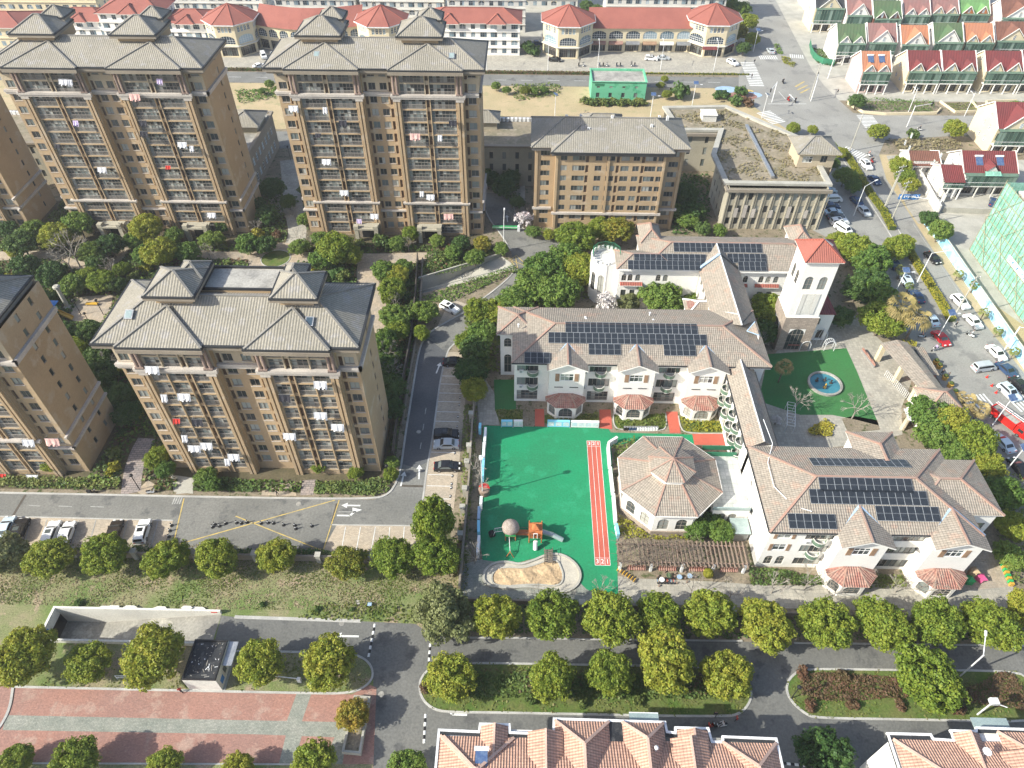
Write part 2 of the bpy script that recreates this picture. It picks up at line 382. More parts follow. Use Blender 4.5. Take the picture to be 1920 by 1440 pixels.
def smooth_line(pts, closed=False, it=2):
    for _ in range(it):
        out = []; n = len(pts)
        for i in range(n if closed else n-1):
            a, b = pts[i], pts[(i+1) % n]
            out += [(a[0]*.75+b[0]*.25, a[1]*.75+b[1]*.25), (a[0]*.25+b[0]*.75, a[1]*.25+b[1]*.75)]
        if not closed: out = [pts[0]]+out+[pts[-1]]
        pts = out
    return pts
def ribbon(mb, pts, w, z0, z1, m, closed=False):
    "kerb or wall of width w along a ground line, mitred"
    n = len(pts); L = []; Rr = []
    for i in range(n):
        p = Vector(pts[i]).to_2d()
        a = Vector(pts[i-1]).to_2d() if (i > 0 or closed) else None; b = Vector(pts[(i+1) % n]).to_2d() if (i < n-1 or closed) else None
        d1 = (p-a).normalized() if a is not None and (p-a).length > 1e-6 else None; d2 = (b-p).normalized() if b is not None and (b-p).length > 1e-6 else None
        if d1 is None and d2 is None: continue
        d1 = d1 or d2; d2 = d2 or d1
        nn = Vector((-d1.y-d2.y, d1.x+d2.x)); nn = nn.normalized() if nn.length > 1e-4 else Vector((-d1.y, d1.x))
        c = max(.35, nn.dot(Vector((-d1.y, d1.x)))); L.append(p+nn*(w/2/c)); Rr.append(p-nn*(w/2/c))
    n = len(L); i0 = len(mb.v); k = mb.mi(m)
    for i in range(n): mb.v += [(L[i].x, L[i].y, z0), (L[i].x, L[i].y, z1), (Rr[i].x, Rr[i].y, z1), (Rr[i].x, Rr[i].y, z0)]
    for i in range(n if closed else n-1):
        a = i0+4*i; b = i0+4*((i+1) % n)
        for q in range(3): mb.f.append((a+q, b+q, b+q+1, a+q+1)[::-1] if False else (a+q, a+q+1, b+q+1, b+q)); mb.m.append(k)
    if not closed:
        for i, o_ in ((0, 1), (n-1, 0)):
            a = i0+4*i; mb.f.append((a, a+3, a+2, a+1) if o_ else (a, a+1, a+2, a+3)); mb.m.append(k)
    return mb
def kerb(pts, name='kerb', w=.25, h=.13, m='kerb', closed=False, it=2):
    o = ob(name, ribbon(MB(), smooth_line(pts, closed, it), w, 0, h, m, closed)); o['kind'] = 'structure'; return o
def line_mark(pts, w, z, m='whitepaint', name='lane_marking', dash=None):
    mb = MB()
    for (a, b) in zip(pts[:-1], pts[1:]):
        a, b = Vector(a).to_2d(), Vector(b).to_2d(); L = (b-a).length; d = (b-a)/L; n = Vector((-d.y, d.x))*(w/2)
        t = 0
        while t < L:
            e = min(L, t+(dash[0] if dash else L)); p, q = a+d*t, a+d*e
            mb.poly([(p.x-n.x, p.y-n.y, z), (q.x-n.x, q.y-n.y, z), (q.x+n.x, q.y+n.y, z), (p.x+n.x, p.y+n.y, z)][::1], m)
            t = e+(dash[1] if dash else 1)
    for f in range(len(mb.f)):
        pass
    o = ob(name, mb); o['kind'] = 'structure'; return o

# ---------------------------------------------------------------- leaves (numpy)
def leafmesh(name, C, N, size, rng, mats, asp=.75):
    "one quad per centre C with normal N"
    n = len(C); N = N/np.maximum(np.linalg.norm(N, axis=1, keepdims=True), 1e-6)
    a = rng.normal(size=(n, 3)); U = np.cross(N, a); U /= np.maximum(np.linalg.norm(U, axis=1, keepdims=True), 1e-6); V = np.cross(N, U)
    s = (size*(.6+.8*rng.random(n)))[:, None]*.5
    v = np.stack([C-U*s-V*s*asp, C+U*s-V*s*asp, C+U*s+V*s*asp, C-U*s+V*s*asp], 1).reshape(-1, 3)
    me = bpy.data.meshes.new(name)
    me.vertices.add(4*n); me.vertices.foreach_set('co', v.ravel().astype(np.float32))
    me.loops.add(4*n); me.loops.foreach_set('vertex_index', np.arange(4*n, dtype=np.int32))
    me.polygons.add(n); me.polygons.foreach_set('loop_start', np.arange(0, 4*n, 4, dtype=np.int32)); me.polygons.foreach_set('loop_total', np.full(n, 4, np.int32))
    for m in (mats if isinstance(mats, (list, tuple)) else [mats]): me.materials.append(MATS[m])
    me.update(calc_edges=True); me.validate(); return me
def crown_pts(rng, r, h, z0, nc, nl, rc, flat=1.0):
    "clumps of leaves spread over an uneven crown: centres and normals"
    Cs = []; Ns = []
    for i in range(nc):
        t = rng.random()*2*math.pi; ph = math.acos(1-1.75*rng.random()); k = .7+.3*rng.random() if rng.random() < .88 else .3+.3*rng.random()
        lob = 1+.08*math.sin(2*t+h+nl)+.07*math.sin(5*t+r*9+nl)
        c = np.array([r*k*lob*math.sin(ph)*math.cos(t), r*k*lob*math.sin(ph)*math.sin(t), z0+h/2+h/2*k*math.cos(ph)*flat])
        q = rc*r*(.65+.7*rng.random()); m = int(nl*(.6+.8*rng.random()))
        d = rng.normal(size=(m, 3)); d[:, 2] = d[:, 2]*.8+.35; d /= np.linalg.norm(d, axis=1, keepdims=True)
        Cs.append(c+d*q*(.75+.35*rng.random((m, 1)))*np.array([1, 1, .8])); Ns.append(d+rng.normal(size=(m, 3))*.45)
    # inner leaves so the sky does not shine straight through
    m = nc*nl//7; d = rng.normal(size=(m, 3)); d /= np.linalg.norm(d, axis=1, keepdims=True)
    Cs.append(d*(rng.random((m, 1))**.5)*np.array([r*.72, r*.72, h*.36])+np.array([0, 0, z0+h/2])); Ns.append(d)
    return np.concatenate(Cs), np.concatenate(Ns)
def trunk_mb(rng, h, r, z1, bark='bark', spread=.5, n=5):
    mb = MB(); mb.tube((0, 0, -.1), (.05, .04, z1), r*1.15, bark, 7, r*.8)
    for i in range(n):
        t = i*2.4+rng.random(); L = h*(.3+.15*rng.random()); e = (math.cos(t)*L*spread, math.sin(t)*L*spread, z1+L*.8)
        mb.tube((.05, .04, z1-.3), e, r*.55, bark, 5, r*.25)
        mb.tube(e, (e[0]*1.5+rng.random()-.5, e[1]*1.5+rng.random()-.5, e[2]+L*.5), r*.25, bark, 4, r*.1)
    return mb
TREES = {}
def tree_proto(kind, label, cat, name, r, h, z0, leaf, nc, nl, size, seeds, rc=.3, bark='bark', tr=.2):
    L = []
    for sd_ in seeds:
        rng = np.random.default_rng(sd_); o = thing(name, label, cat)
        ob('trunk', trunk_mb(rng, h, tr, max(z0+.3, .2), bark), o)
        C, N = crown_pts(rng, r, h, z0, nc, nl, rc); ob('crown', leafmesh('crown', C, N, size, rng, leaf), o); L.append(o)
    TREES[kind] = (L, r)
def bare_proto(kind, name, label, seeds, bark='palebark', h=6.0):
    L = []
    for sd_ in seeds:
        rng = np.random.default_rng(sd_); o = thing(name, label, 'tree'); t = MB(); b = MB()
        t.tube((0, 0, -.1), (0, 0, h*.3), .13, bark, 6, .1)
        def grow(p, d, L_, r_, k):
            q = p+d*L_; b.tube(p, q, r_, bark, 4 if k > 1 else 3, r_*.65, caps=False)
            if k == 0: return
            for i in range(3 if k > 1 else 4):
                dd = (d+Vector(rng.normal(size=3))*.5+Vector((0, 0, .08))).normalized(); grow(q, dd, L_*(.62+.2*rng.random()), r_*.65, k-1)
        for i in range(4):
            a = i*1.6+rng.random(); grow(Vector((0, 0, h*.28)), Vector((math.cos(a)*.6, math.sin(a)*.6, 1)).normalized(), h*.24, .08, 3)
        ob('trunk', t, o); ob('branches', b, o); L.append(o)
    TREES[kind] = (L, h*.36)
tree_proto('camphor', 'rounded yellow-green camphor tree', 'tree', 'camphor_tree', 4.0, 5.2, 2.0, 'leaf_camphor', 230, 66, .24, (1, 2, 3, 4, 5), .165)
tree_proto('orange', 'orange-tinged tree', 'tree', 'autumn_tree', 3.6, 4.8, 1.8, 'leaf_orange', 190, 60, .24, (11, 12), .17)
tree_proto('green', 'mid green broadleaf tree', 'tree', 'broadleaf_tree', 3.4, 4.6, 1.6, 'leaf_green', 170, 60, .25, (21, 22, 23), .18)
tree_proto('dark', 'dense dark evergreen tree', 'tree', 'evergreen_tree', 3.2, 4.4, 1.4, 'leaf_dark', 150, 60, .25, (31, 32), .19)
tree_proto('olive', 'greyish olive-green tree', 'tree', 'willow_tree', 4.2, 6.2, 1.2, 'leaf_olive', 110, 120, .28, (41,), .2)
tree_proto('blossom', 'flowering tree', 'tree', 'blossom_tree', 2.0, 3.2, 1.2, 'leaf_blossom', 34, 26, .28, (51,), .3)
tree_proto('bush', 'rounded green bush', 'bush', 'bush', 1.1, 1.5, 0.05, 'leaf_hedge', 22, 34, .26, (61, 62, 63), .34, tr=.05)
tree_proto('goldbush', 'yellow-green bush', 'bush', 'bush', 1.1, 1.5, 0.05, 'leaf_gold', 22, 34, .26, (64, 65), .34, tr=.05)
tree_proto('redbush', 'clipped reddish bush', 'bush', 'bush', .8, 1.1, 0.02, 'leaf_redhedge', 22, 34, .2, (66,), .34, tr=.05)
tree_proto('darkbush', 'dark green bush', 'bush', 'bush', 1.1, 1.4, 0.05, 'leaf_dark', 22, 34, .26, (67,), .34, tr=.05)
bare_proto('bare', 'bare_tree', 'leafless tree', (71, 72, 73))
def palm(kind, leaf, seed, H, fr=26, L_=1.9):
    rng = np.random.default_rng(seed); o = thing('palm_tree', 'fan palm', 'palm'); mb = MB(); mb.tube((0, 0, -.1), (.2, .1, H), .22, 'bark', 8, .17); ob('trunk', mb, o)
    c = MB(); lm = leaf
    for i in range(fr):
        t = i*2.4; e = rng.random()*1.25-.45; d = Vector((math.cos(t)*math.cos(e), math.sin(t)*math.cos(e), math.sin(e)))
        p = Vector((.2, .1, H)); q = p+d*L_*.55; c.tube(p, q, .03, lm, 3)
        s = d.cross(Vector((0, 0, 1))).normalized()
        for k in range(-3, 4):
            a = k*.3; dd = (d*math.cos(a)+s*math.sin(a)).normalized(); w = dd.cross(s.cross(d)).normalized()*.13; tip = q+dd*L_*.6+Vector((0, 0, -.5-.06*abs(k)))
            m_ = q+dd*L_*.36; c.poly([q, m_+w, tip, m_-w], lm)
    ob('fronds', c, o); TREES[kind] = ([o], L_)
palm('palm', 'leaf_palm', 81, 6.5, 34, 2.6); palm('palmgreen', 'leaf_palmgreen', 82, 3.6, 22, 1.7)
CNT = {}
def tree(kind, px, py, rpx, label, group=None, hc=None, stretch=1.0, world=None, rm=None):
    "crown centred at a pixel of the photograph with a radius in pixels"
    L, r0 = TREES[kind]; i = CNT.get(kind, 0); CNT[kind] = i+1
    base = {'bush': .7, 'goldbush': .7, 'redbush': .5, 'darkbush': .7, 'bare': 3.5, 'palm': 6.5, 'palmgreen': 3.6}.get(kind, 4.4)
    if world: x, y = world; r = rm
    else:
        z = base if hc is None else hc
        r = rpx*depth(px, py, z)/FOC; z = base*max(.3, (r/r0)) if hc is None else hc
        x, y = at(px, py, z); r = rpx*depth(px, py, z)/FOC
        if hc: stretch = hc/(4.5*r/r0)
    s = r/r0
    v = random.Random(i*7+len(kind)); return place(L[i % len(L)], (x, y, 0), i*1.7, (s*v.uniform(.92, 1.1), s*v.uniform(.9, 1.08), s*stretch*v.uniform(.9, 1.12)), label, group)
def inpoly(P, X, Y):
    P = np.array(P); n = len(P); ins = np.zeros(len(X), bool); j = n-1
    for i in range(n):
        xi, yi = P[i]; xj, yj = P[j]
        c = ((yi > Y) != (yj > Y)) & (X < (xj-xi)*(Y-yi)/(yj-yi+1e-12)+xi); ins ^= c; j = i
    return ins
def cover(name, pts, dens, size, h, leaf, label, seed=1, lump=1.0, holes=(), z0=0.0, upright=.6, patch=None, parent=None):
    "uncountable low planting: leaf quads over an area, lumpy in height"
    rng = np.random.default_rng(seed); P = np.array(pts); lo, hi = P.min(0), P.max(0)
    n = int((hi[0]-lo[0])*(hi[1]-lo[1])*dens); X = lo[0]+rng.random(n)*(hi[0]-lo[0]); Y = lo[1]+rng.random(n)*(hi[1]-lo[1])
    k = inpoly(pts, X, Y)
    for hp in holes: k &= ~inpoly(hp, X, Y)
    X, Y = X[k], Y[k]; 
    f = .5+.25*np.sin(X*1.1/lump+np.sin(Y*.7/lump)*2)+.25*np.sin(Y*1.3/lump+1.7*np.sin(X*.5/lump)+seed)
    if patch: q = rng.random(len(X)) < np.clip((f-patch)*4+.5, 0.03, 1); X, Y, f = X[q], Y[q], f[q]
    Z = z0+h*(.25+.75*f)*(1-.5*rng.random(len(X))**2)
    N = rng.normal(size=(len(X), 3))*upright; N[:, 2] = np.abs(N[:, 2])+.6
    o = ob(name, leafmesh(name, np.stack([X, Y, Z], 1), N, size, rng, leaf), parent); o['kind'] = 'stuff'
    if label: o['label'] = label
    return o
def hedge(name, pts, w, h, leaf, label, dens=55, size=.17, seed=3, cat='hedge', group=None, core='hedgeplain'):
    "clipped hedge along a ground line"
    o = thing(name, label, cat, (0, 0, 0), 0, group)
    ob('hedge_core', ribbon(MB(), pts, w*.86, 0, h*.93, core), o)
    rng = np.random.default_rng(seed); C = []; N = []
    for a, b in zip(pts[:-1], pts[1:]):
        a, b = np.array(a), np.array(b); L = np.linalg.norm(b-a); d = (b-a)/L; nn = np.array([-d[1], d[0]])
        n = int(L*(w+2*h)*dens); t = rng.random(n)*L; q = rng.random(n)*(w+2*h)-(w/2+h)
        side = np.where(np.abs(q) > w/2, np.sign(q)*w/2, q); z = np.where(np.abs(q) > w/2, h-(np.abs(q)-w/2), h)+rng.normal(size=n)*.05
        xy = a+d*t[:, None]+nn*side[:, None]; C.append(np.column_stack([xy, z])); u = np.zeros((n, 3)); u[:, 2] = 1; u[np.abs(q) > w/2] = 0
        u[:, :2] += nn*(np.where(np.abs(q) > w/2, np.sign(q), 0))[:, None]; N.append(u+rng.normal(size=(n, 3))*.5)
    C = np.concatenate(C); N = np.concatenate(N); k = ob('leaves', leafmesh('leaves', C, N, size, rng, leaf), o); k['kind'] = 'stuff'; return o

LM = []
def relabel(prefix):
    "say where each crowded plant stands: side of its nearest landmark and rank by distance"
    if not LM:
        for t in """210,240,the back left tower;720,240,the back middle tower;440,640,the nearest tower;90,650,the left edge tower;517,485,the round lawn;170,580,the paved play court;355,490,the garden crossing;640,490,the middle of the garden walk;735,570,the curved garden walk;765,470,the end of the garden walk;860,520,the garage ramp;250,850,the stone path;545,330,the shaded plaza;930,400,the gate road;1130,350,the eight storey block;1300,350,the yard beside the grass roof;700,900,the corner kerb;560,915,the entrance apron;60,480,the west garden walk;770,650,the dark garden fence;130,430,the feet of the back left tower;1255,900,the octagonal hall;1000,1080,the sandpit;1546,721,the fountain pool;1570,1065,the left bay of the right hand wing;1740,1080,the right bay of the right hand wing;1330,1040,the pergola;892,880,the west display panels;600,440,the feet of the middle tower""".split(';'):
            x, y, n_ = t.split(','); LM.append((float(x), float(y), n_))
    D = {}
    for o in [o for o in COL.objects if o.parent is None and o.get('group', '').startswith(prefix)]:
        v = Vector(o.location)-Vector((0, 0, CAMH)); w = v.dot(fw); px, py = 960+FOC*v.dot(rt)/w, 720-FOC*v.dot(up)/w
        d, x, y, n_ = min((math.hypot(px-a, (py-b)*1.3), a, b, n_) for a, b, n_ in LM)
        side = ('right of ' if px > x else 'left of ') if abs(px-x) > abs(py-y)*1.2 else ('below ' if py > y else 'above ')
        D.setdefault((o['label'], side+n_), []).append((d, o))
    for (b, w), L in D.items():
        for i, (d, o) in enumerate(sorted(L, key=lambda t: t[0])): o['label'] = b+', '+(['nearest', 'second', 'third', 'fourth', 'fifth', 'sixth', 'seventh', 'eighth', 'ninth', 'tenth', 'eleventh', 'twelfth'][min(i, 11)]+' one ' if len(L) > 1 else '')+w
# ---------------------------------------------------------------- ground, roads, paving
from mathutils.geometry import tessellate_polygon
def holed(name, outer, holes, z, m):
    loops = [[Vector((x, y, z)) for x, y in L] for L in [outer]+holes]; fl = [tuple(p) for L in loops for p in L]
    me = MB(); me.v = fl
    for t in tessellate_polygon(loops):
        a, b, c = (fl[i] for i in t)
        if (b[0]-a[0])*(c[1]-a[1])-(b[1]-a[1])*(c[0]-a[0]) < 0: t = t[::-1]
        me.f.append(tuple(t)); me.m.append(me.mi(m))
    o = ob(name, me); o['kind'] = 'structure'; return o
def rect(x0, y0, x1, y1): return [(x0, y0), (x1, y0), (x1, y1), (x0, y1)]
RAMP = rect(-68.9, 43.9, -44.2, 48.5)
GAR = [at(786, 556), at(944, 505), at(944, 481), at(786, 527)]
GAR = [at(785, 552), at(972, 503), at(940, 480), at(785, 526)]
holed('ground', rect(-1500, -200, 1500, 3000), [RAMP, GAR], 0, 'soil')
holed('meadow', rect(-150, 34, -7.6, 60.4), [RAMP], .012, 'meadow')
ZR, ZP, ZM = .03, .022, .05
# far roads
sheet('back_road', rect(-260, 236.4, 84, 245.2), ZR, 'asphalt')
sheet('forecourt', rect(-260, 247.5, 82, 275), ZP, 'greypaving')
sheet('dry_lawn', rect(-260, 203.5, 82, 236.2), .015, 'drygrass')
sheet('rear_lane', rect(-260, 191.5, 42, 202), ZP, 'asphalt')
sheet('far_yard', rect(-260, 275, 82, 420), .015, 'concrete')
sheet('villa_yard', [(92, 228), (420, 228), (420, 440), (62, 440)], .017, 'concrete')
inter = PL('1403,-30 1438,-30 1475,40 1500,88 1522,130 1545,160 1575,190 1600,212 1640,216 1960,218 1960,246 1660,262 1648,290 1662,336 1698,390 1766,495 1839,598 1960,750 1960,1060 1905,985 1840,835 1790,765 1752,700 1722,655 1690,612 1650,545 1600,470 1524,432 1556,352 1504,262 1420,205 1385,172 1385,140 1402,100')
sheet('avenue', inter, .036, 'asphalt_old')
sheet('east_verge', PL('1648,290 1662,336 1698,390 1766,495 1839,598 1960,750 1960,640 1780,470 1728,400 1700,330 1690,290'), .018, 'drygrass')
sheet('east_pavement', PL('1662,292 1700,388 1722,420 1742,416 1760,330 1700,290'), .024, 'greypaving')
sheet('farm_yard', PL('1740,330 1735,400 1762,450 1850,560 1960,640 1960,300 1800,300'), .02, 'concrete')
# community roads
comm = PL('-90,924 0,925 484,935 700,937 728,929 743,908 752,880 760,817 772,744 786,654 799,632 815,617 871,587 946,531 966,508 958,470 940,440 912,405 903,362 955,362 968,405 985,438 1068,450 1080,470 1010,525 930,590 868,632 845,650 838,662 825,712 812,817 800,880 792,945 783,985 632,983 604,1034 308,1028 325,976 0,968 -90,967')
sheet('community_road', comm, ZR, 'asphalt')
shade_poly = PL('754,870 760,817 772,744 786,654 799,632 838,662 825,712 812,817 802,866 780,878')
sheet('road_shade', shade_poly, ZR+.006, 'asphalt_shaded')  # dark sheet, nearest tower's shadow on the road put into the colour
sheet('parking_bays', PL('-90,967 0,968 325,976 305,1029 -90,1022'), ZP, 'parking_paving')
sheet('parking_bays', PL('632,983 783,985 778,1036 604,1034'), ZP, 'parking_paving')
sheet('parking_bays', PL('838,660 880,660 872,760 862,860 850,960 842,990 783,985 792,945 800,880 812,817 825,712'), ZP, 'parking_paving')
sheet('parking_bays', PL('820,612 845,560 880,572 868,590'), ZP+.004, 'parking_paving')
kerb(PL('-90,923 0,924 484,934 700,936 728,928 743,907 752,879 760,816 772,743 786,653 799,631 815,616 871,586 946,530 966,507'), w=.35)
kerb(PL('903,362 912,405 940,440 958,470'), w=.3)
kerb(PL('955,362 968,405 985,438 1068,449'), w=.3)
kerb(PL('1080,470 1010,525 930,590 868,632 845,650 838,662 825,712 812,817 800,880 792,945 783,985'), w=.3, h=.06)
kerb(PL('-90,967 0,968 325,976'), w=.22, h=.05); kerb(PL('620,984 783,986'), w=.22, h=.05)
# parking lines
def pline(a, b, w=.12, z=.048, m='oldpaint', name='parking_line', dash=None): return line_mark([at(*a), at(*b)], w, z, m, name, dash)
for x in (58, 88, 148, 180, 240, 297):
    pline((x, 975), (x-14, 1026))
for x0, x1 in ((648, 640), (676, 668), (704, 696), (731, 727), (758, 755)): pline((x0, 988), (x1, 1033), m='whitepaint')
for k, y in enumerate((690, 705, 720, 737, 753, 772, 790, 812, 848, 890, 911, 935, 960)):
    pline((829-(y-690)*.13, y), (870-(y-690)*.10, y+1), m='whitepaint')
for i, y in enumerate(list(range(672, 965, 18))): pass
# yellow box, arrows
for a, b in (((337, 1020), (628, 938)), ((442, 968), (608, 1034)), ((325, 1020), (345, 935))):
    pline(a, b, .18, .05, 'yellowpaint', 'yellow_marking')
pline((636, 938), (606, 1032), .15, .05, 'yellowpaint', 'yellow_marking')
for a, b in (((957, 487), (968, 479)), ((968, 479), (990, 500)), ((990, 500), (975, 510)), ((975, 510), (957, 487)), ((966, 480), (972, 509)), ((957, 488), (990, 500))):
    pline(a, b, .15, .05, 'yellowpaint', 'yellow_marking')
def arrow(px, py, ang, L=3.2, w=.28, m='whitepaint', bend=0):
    x, y = at(px, py); c, s = math.cos(ang), math.sin(ang); mb = MB()
    def P(u, v): return (x+u*c-v*s, y+u*s+v*c, .052)
    mb.poly([P(-L/2, -w/2), P(L/2-1, -w/2), P(L/2-1, w/2), P(-L/2, w/2)], m)
    if bend: mb.poly([P(L/2-1.3, 0), P(L/2-.8, 0), P(L/2-.1, bend*.9), P(L/2-.6, bend*.9)], m); mb.poly([P(L/2-.7, bend*.5), P(L/2+.8, bend*1.2), P(L/2-.9, bend*1.6)], m)
    else: mb.poly([P(L/2-1, -.55), P(L/2, 0), P(L/2-1, .55)], m)
    ob('arrow_marking', mb)['kind'] = 'structure'
arrow(658, 948, math.pi); arrow(650, 967, 0, bend=1.0); arrow(786, 885, R(95)); arrow(755, 898, R(85)); arrow(822, 690, R(80)); arrow(951, 410, R(95))
for a, b in (((55, 948), (75, 949)), ((110, 949), (135, 950)), ((170, 950), (195, 951)), ((635, 960), (662, 960))): pline(a, b, .14, .05, 'oldpaint', 'lane_marking')
for y in (765, 795, 830): pline((799-(y-765)*.14, y), (797-(y-765)*.14, y+12), .14, .05, 'oldpaint', 'lane_marking')
# drain strips
pline((48, 928), (24, 968), .4, .046, 'darkpanel', 'drain_strip'); pline((750, 911), (793, 912), .45, .046, 'darkpanel', 'drain_strip'); pline((632, 944), (623, 978), .4, .046, 'darkpanel', 'drain_strip')
mb = MB()
for i in range(4):
    x, y = at(326+i*4.3, 939); mb.box(x-.12, y-.7, .045, x+.12, y+.7, .06, 'oldpaint')
ob('drain_grate', mb)['kind'] = 'structure'
# back road marks, crossings
for X in range(-200, 70, 9): line_mark([(X, 240.8), (X+4, 240.8)], .15, .055, 'whitepaint')
def zebra(a, b, width, n, gap=.5):
    a, b = Vector(at(*a)), Vector(at(*b)); d = b-a; mb = MB(); u = d/n; v = Vector((-d.y, d.x)).normalized()*width/2
    for i in range(n):
        p = a+u*i; q = p+u*gap; mb.poly([(*(p-v), .058), (*(q-v), .058), (*(q+v), .058), (*(p+v), .058)], 'whitepaint')
    ob('crossing_stripes', mb)['kind'] = 'structure'
zebra((1401, 117), (1420, 163), 4.8, 15); zebra((1431, 210), (1462, 232), 5, 9); zebra((1580, 279), (1622, 296), 4.2, 9)
zebra((1621, 217), (1638, 241), 5, 9); zebra((1424, 108), (1458, 108), 3.4, 9); zebra((1481, 105), (1508, 107), 3.4, 7)
line_mark([at(1440, 195), at(1512, 195)], .2, .056); line_mark([at(1460, 172), at(1474, 188)], .15, .056)
line_mark([at(1690, 441), at(1660, 392)], .15, .056, 'oldpaint'); line_mark([at(1712, 420), at(1812, 570)], .15, .056, 'oldpaint')
for a, b in (((1491, 163), (1508, 153)), ((1495, 169), (1514, 160)), ((1500, 175), (1518, 166))): line_mark([at(*a), at(*b)], .5, .056, 'yellowpaint', 'hatched_marking')
arrow(1485, 182, R(100), 4.5, .4); 
# lower roads
low = PL('415,1154 440,1157 678,1165 779,1170 800,1185 857,1197 960,1196 1088,1199 1291,1201 1392,1203 1489,1207 1806,1210 1990,1214 1990,1500 660,1500 690,1440 700,1300 700,1260 690,1238 662,1226 532,1222 400,1214')
sheet('lower_road', low, ZR, 'asphalt_low')
isl2 = PL('871,1243 819,1246 795,1262 785,1284 791,1312 815,1332 850,1336 920,1336 1354,1345 1392,1338 1412,1305 1400,1273 1370,1251 1104,1247')
isl3 = PL('1516,1254 1489,1262 1473,1284 1479,1311 1508,1338 1530,1347 1693,1349 1990,1356 1990,1300 1930,1275 1904,1258 1687,1257')
sheet('traffic_island', isl2, .08, 'lawn'); sheet('traffic_island', isl3, .08, 'lawn')
kerb(isl2, closed=True, w=.3); kerb(isl3, closed=True, w=.3)
isl1 = PL('390,1216 532,1223 662,1227 688,1240 699,1260 692,1280 660,1300 567,1299 25,1287 -60,1285 -60,1240')
sheet('verge', isl1, .034, 'meadow')
kerb(PL('440,1221 532,1222 662,1226 689,1238 701,1260 694,1282 660,1301 567,1300 25,1288'), w=.3)
kerb(PL('440,1157 678,1165'), w=.5, h=.08); kerb(PL('857,1196 960,1196 1088,1199 1291,1201 1392,1202'), w=.25); kerb(PL('1489,1206 1806,1209 1990,1213'), w=.25)
redp = PL('25,1288 440,1299 567,1301 660,1302 694,1284 706,1290 700,1440 693,1500 -120,1500 -120,1440 -60,1370 0,1362 18,1330')
sheet('red_paving', redp, .037, 'redpaving')
sheet('paving_band', PL('12,1341 480,1351 642,1354 640,1383 480,1377 5,1369'), .042, 'stonepaving')
sheet('paving_band', PL('556,1301 584,1301 566,1353 538,1352'), .046, 'stonepaving'); sheet('paving_band', PL('536,1379 566,1380 548,1445 520,1445'), .046, 'stonepaving')
sheet('paving_band', PL('640,1354 655,1355 640,1445 600,1445'), .044, 'stonepaving')
sheet('lower_verge', PL('-60,1433 700,1433 690,1500 -60,1500'), .05, 'meadow')
sheet('side_plaza', PL('-60,1250 16,1264 25,1287 18,1330 0,1362 -60,1420'), .03, 'redpaving')
kerb(PL('25,1287 19,1330 0,1365 -20,1385'), w=.35)
kerb(PL('-60,1431 480,1433 620,1434'), w=.2)
arrow(650, 1193, math.pi, 3.6); arrow(855, 1340, R(180), 3.0, bend=-.8)
# speed bumps: black and white blocks, each strip a thing
def bump_strip(a, b, label):
    a, b = Vector(at(*a)), Vector(at(*b)); o = thing('speed_bump', label, 'speed bump', (a.x, a.y, .03), math.atan2(b.y-a.y, b.x-a.x), 'striped rubber speed bumps across the lower road')
    L = (b-a).length; n = max(4, int(L/.5)); me = []
    for m_ in ('whitepaint', 'blackmetal'):
        q = MB(); w = L/n; q.poly([(0, -.17, 0), (w, -.17, 0), (w, -.08, .06), (0, -.08, .06)], m_); q.poly([(0, -.08, .06), (w, -.08, .06), (w, .08, .06), (0, .08, .06)], m_); q.poly([(0, .08, .06), (w, .08, .06), (w, .17, 0), (0, .17, 0)], m_); me.append(q.mesh('bump_block'))
    for i in range(n): ob('bump_block', me[i % 2], o, (i*L/n, 0, 0))
bump_strip((703, 1170), (691, 1232), 'black and white speed bump across the road beside the meadow arrow')
bump_strip((807, 1207), (804, 1247), 'short black and white speed bump north of the planted island tip')
bump_strip((798, 1339), (795, 1394), 'black and white speed bump beside the salmon roofed house corner')
bump_strip((1460, 1430), (1512, 1436), 'partly seen speed bump at the bottom edge between the two salmon roofed houses')
# kindergarten grounds
sheet('playground_surface', PL('906,798 1140,803 1145,811 1300,815 1303,832 1180,830 1146,838 1150,900 1156,1000 1159,1118 1128,1118 1100,1105 1085,1090 1072,1060 1040,1038 990,1050 960,1058 905,1050 896,990 900,900'), .03, 'greenturf')
x0, y0, x1, y1 = 12.05, 58.0, 14.45, 83.4
trk = sheet('running_track', rect(x0, y0, x1, y1), .036, 'trackred')
for i in range(4): X = x0+i*.8; line_mark([(X, y0), (X, y1)], .07, .042, name='track_line')
line_mark([(x0, y0), (x1, y0)], .08, .0425, name='track_line'); line_mark([(x0, y1), (x1, y1)], .08, .0425, name='track_line'); 
line_mark([(x0, y0+1.3), (x1, y0+1.3)], .05, .0415, name='track_line'); line_mark([(x0, y1-1.3), (x1, y1-1.3)], .05, .0415, name='track_line')
def text(s, loc, size, m, rz=0, rx=0, parent=None, name='lettering', ext=.004, kind=None):
    c = bpy.data.curves.new(name, 'FONT'); c.body = s; c.size = size; c.extrude = ext; c.align_x = 'CENTER'; c.align_y = 'CENTER'; c.resolution_u = 2; c.offset = .012*size
    t = bpy.data.objects.new(name, c); me = bpy.data.meshes.new_from_object(t); bpy.data.objects.remove(t); me.materials.clear(); me.materials.append(MATS[m])
    o = bpy.data.objects.new(name, me); COL.objects.link(o); o.location = loc; o.rotation_euler = (rx, 0, rz)
    if parent: o.parent = parent
    if kind: o['kind'] = kind
    return o
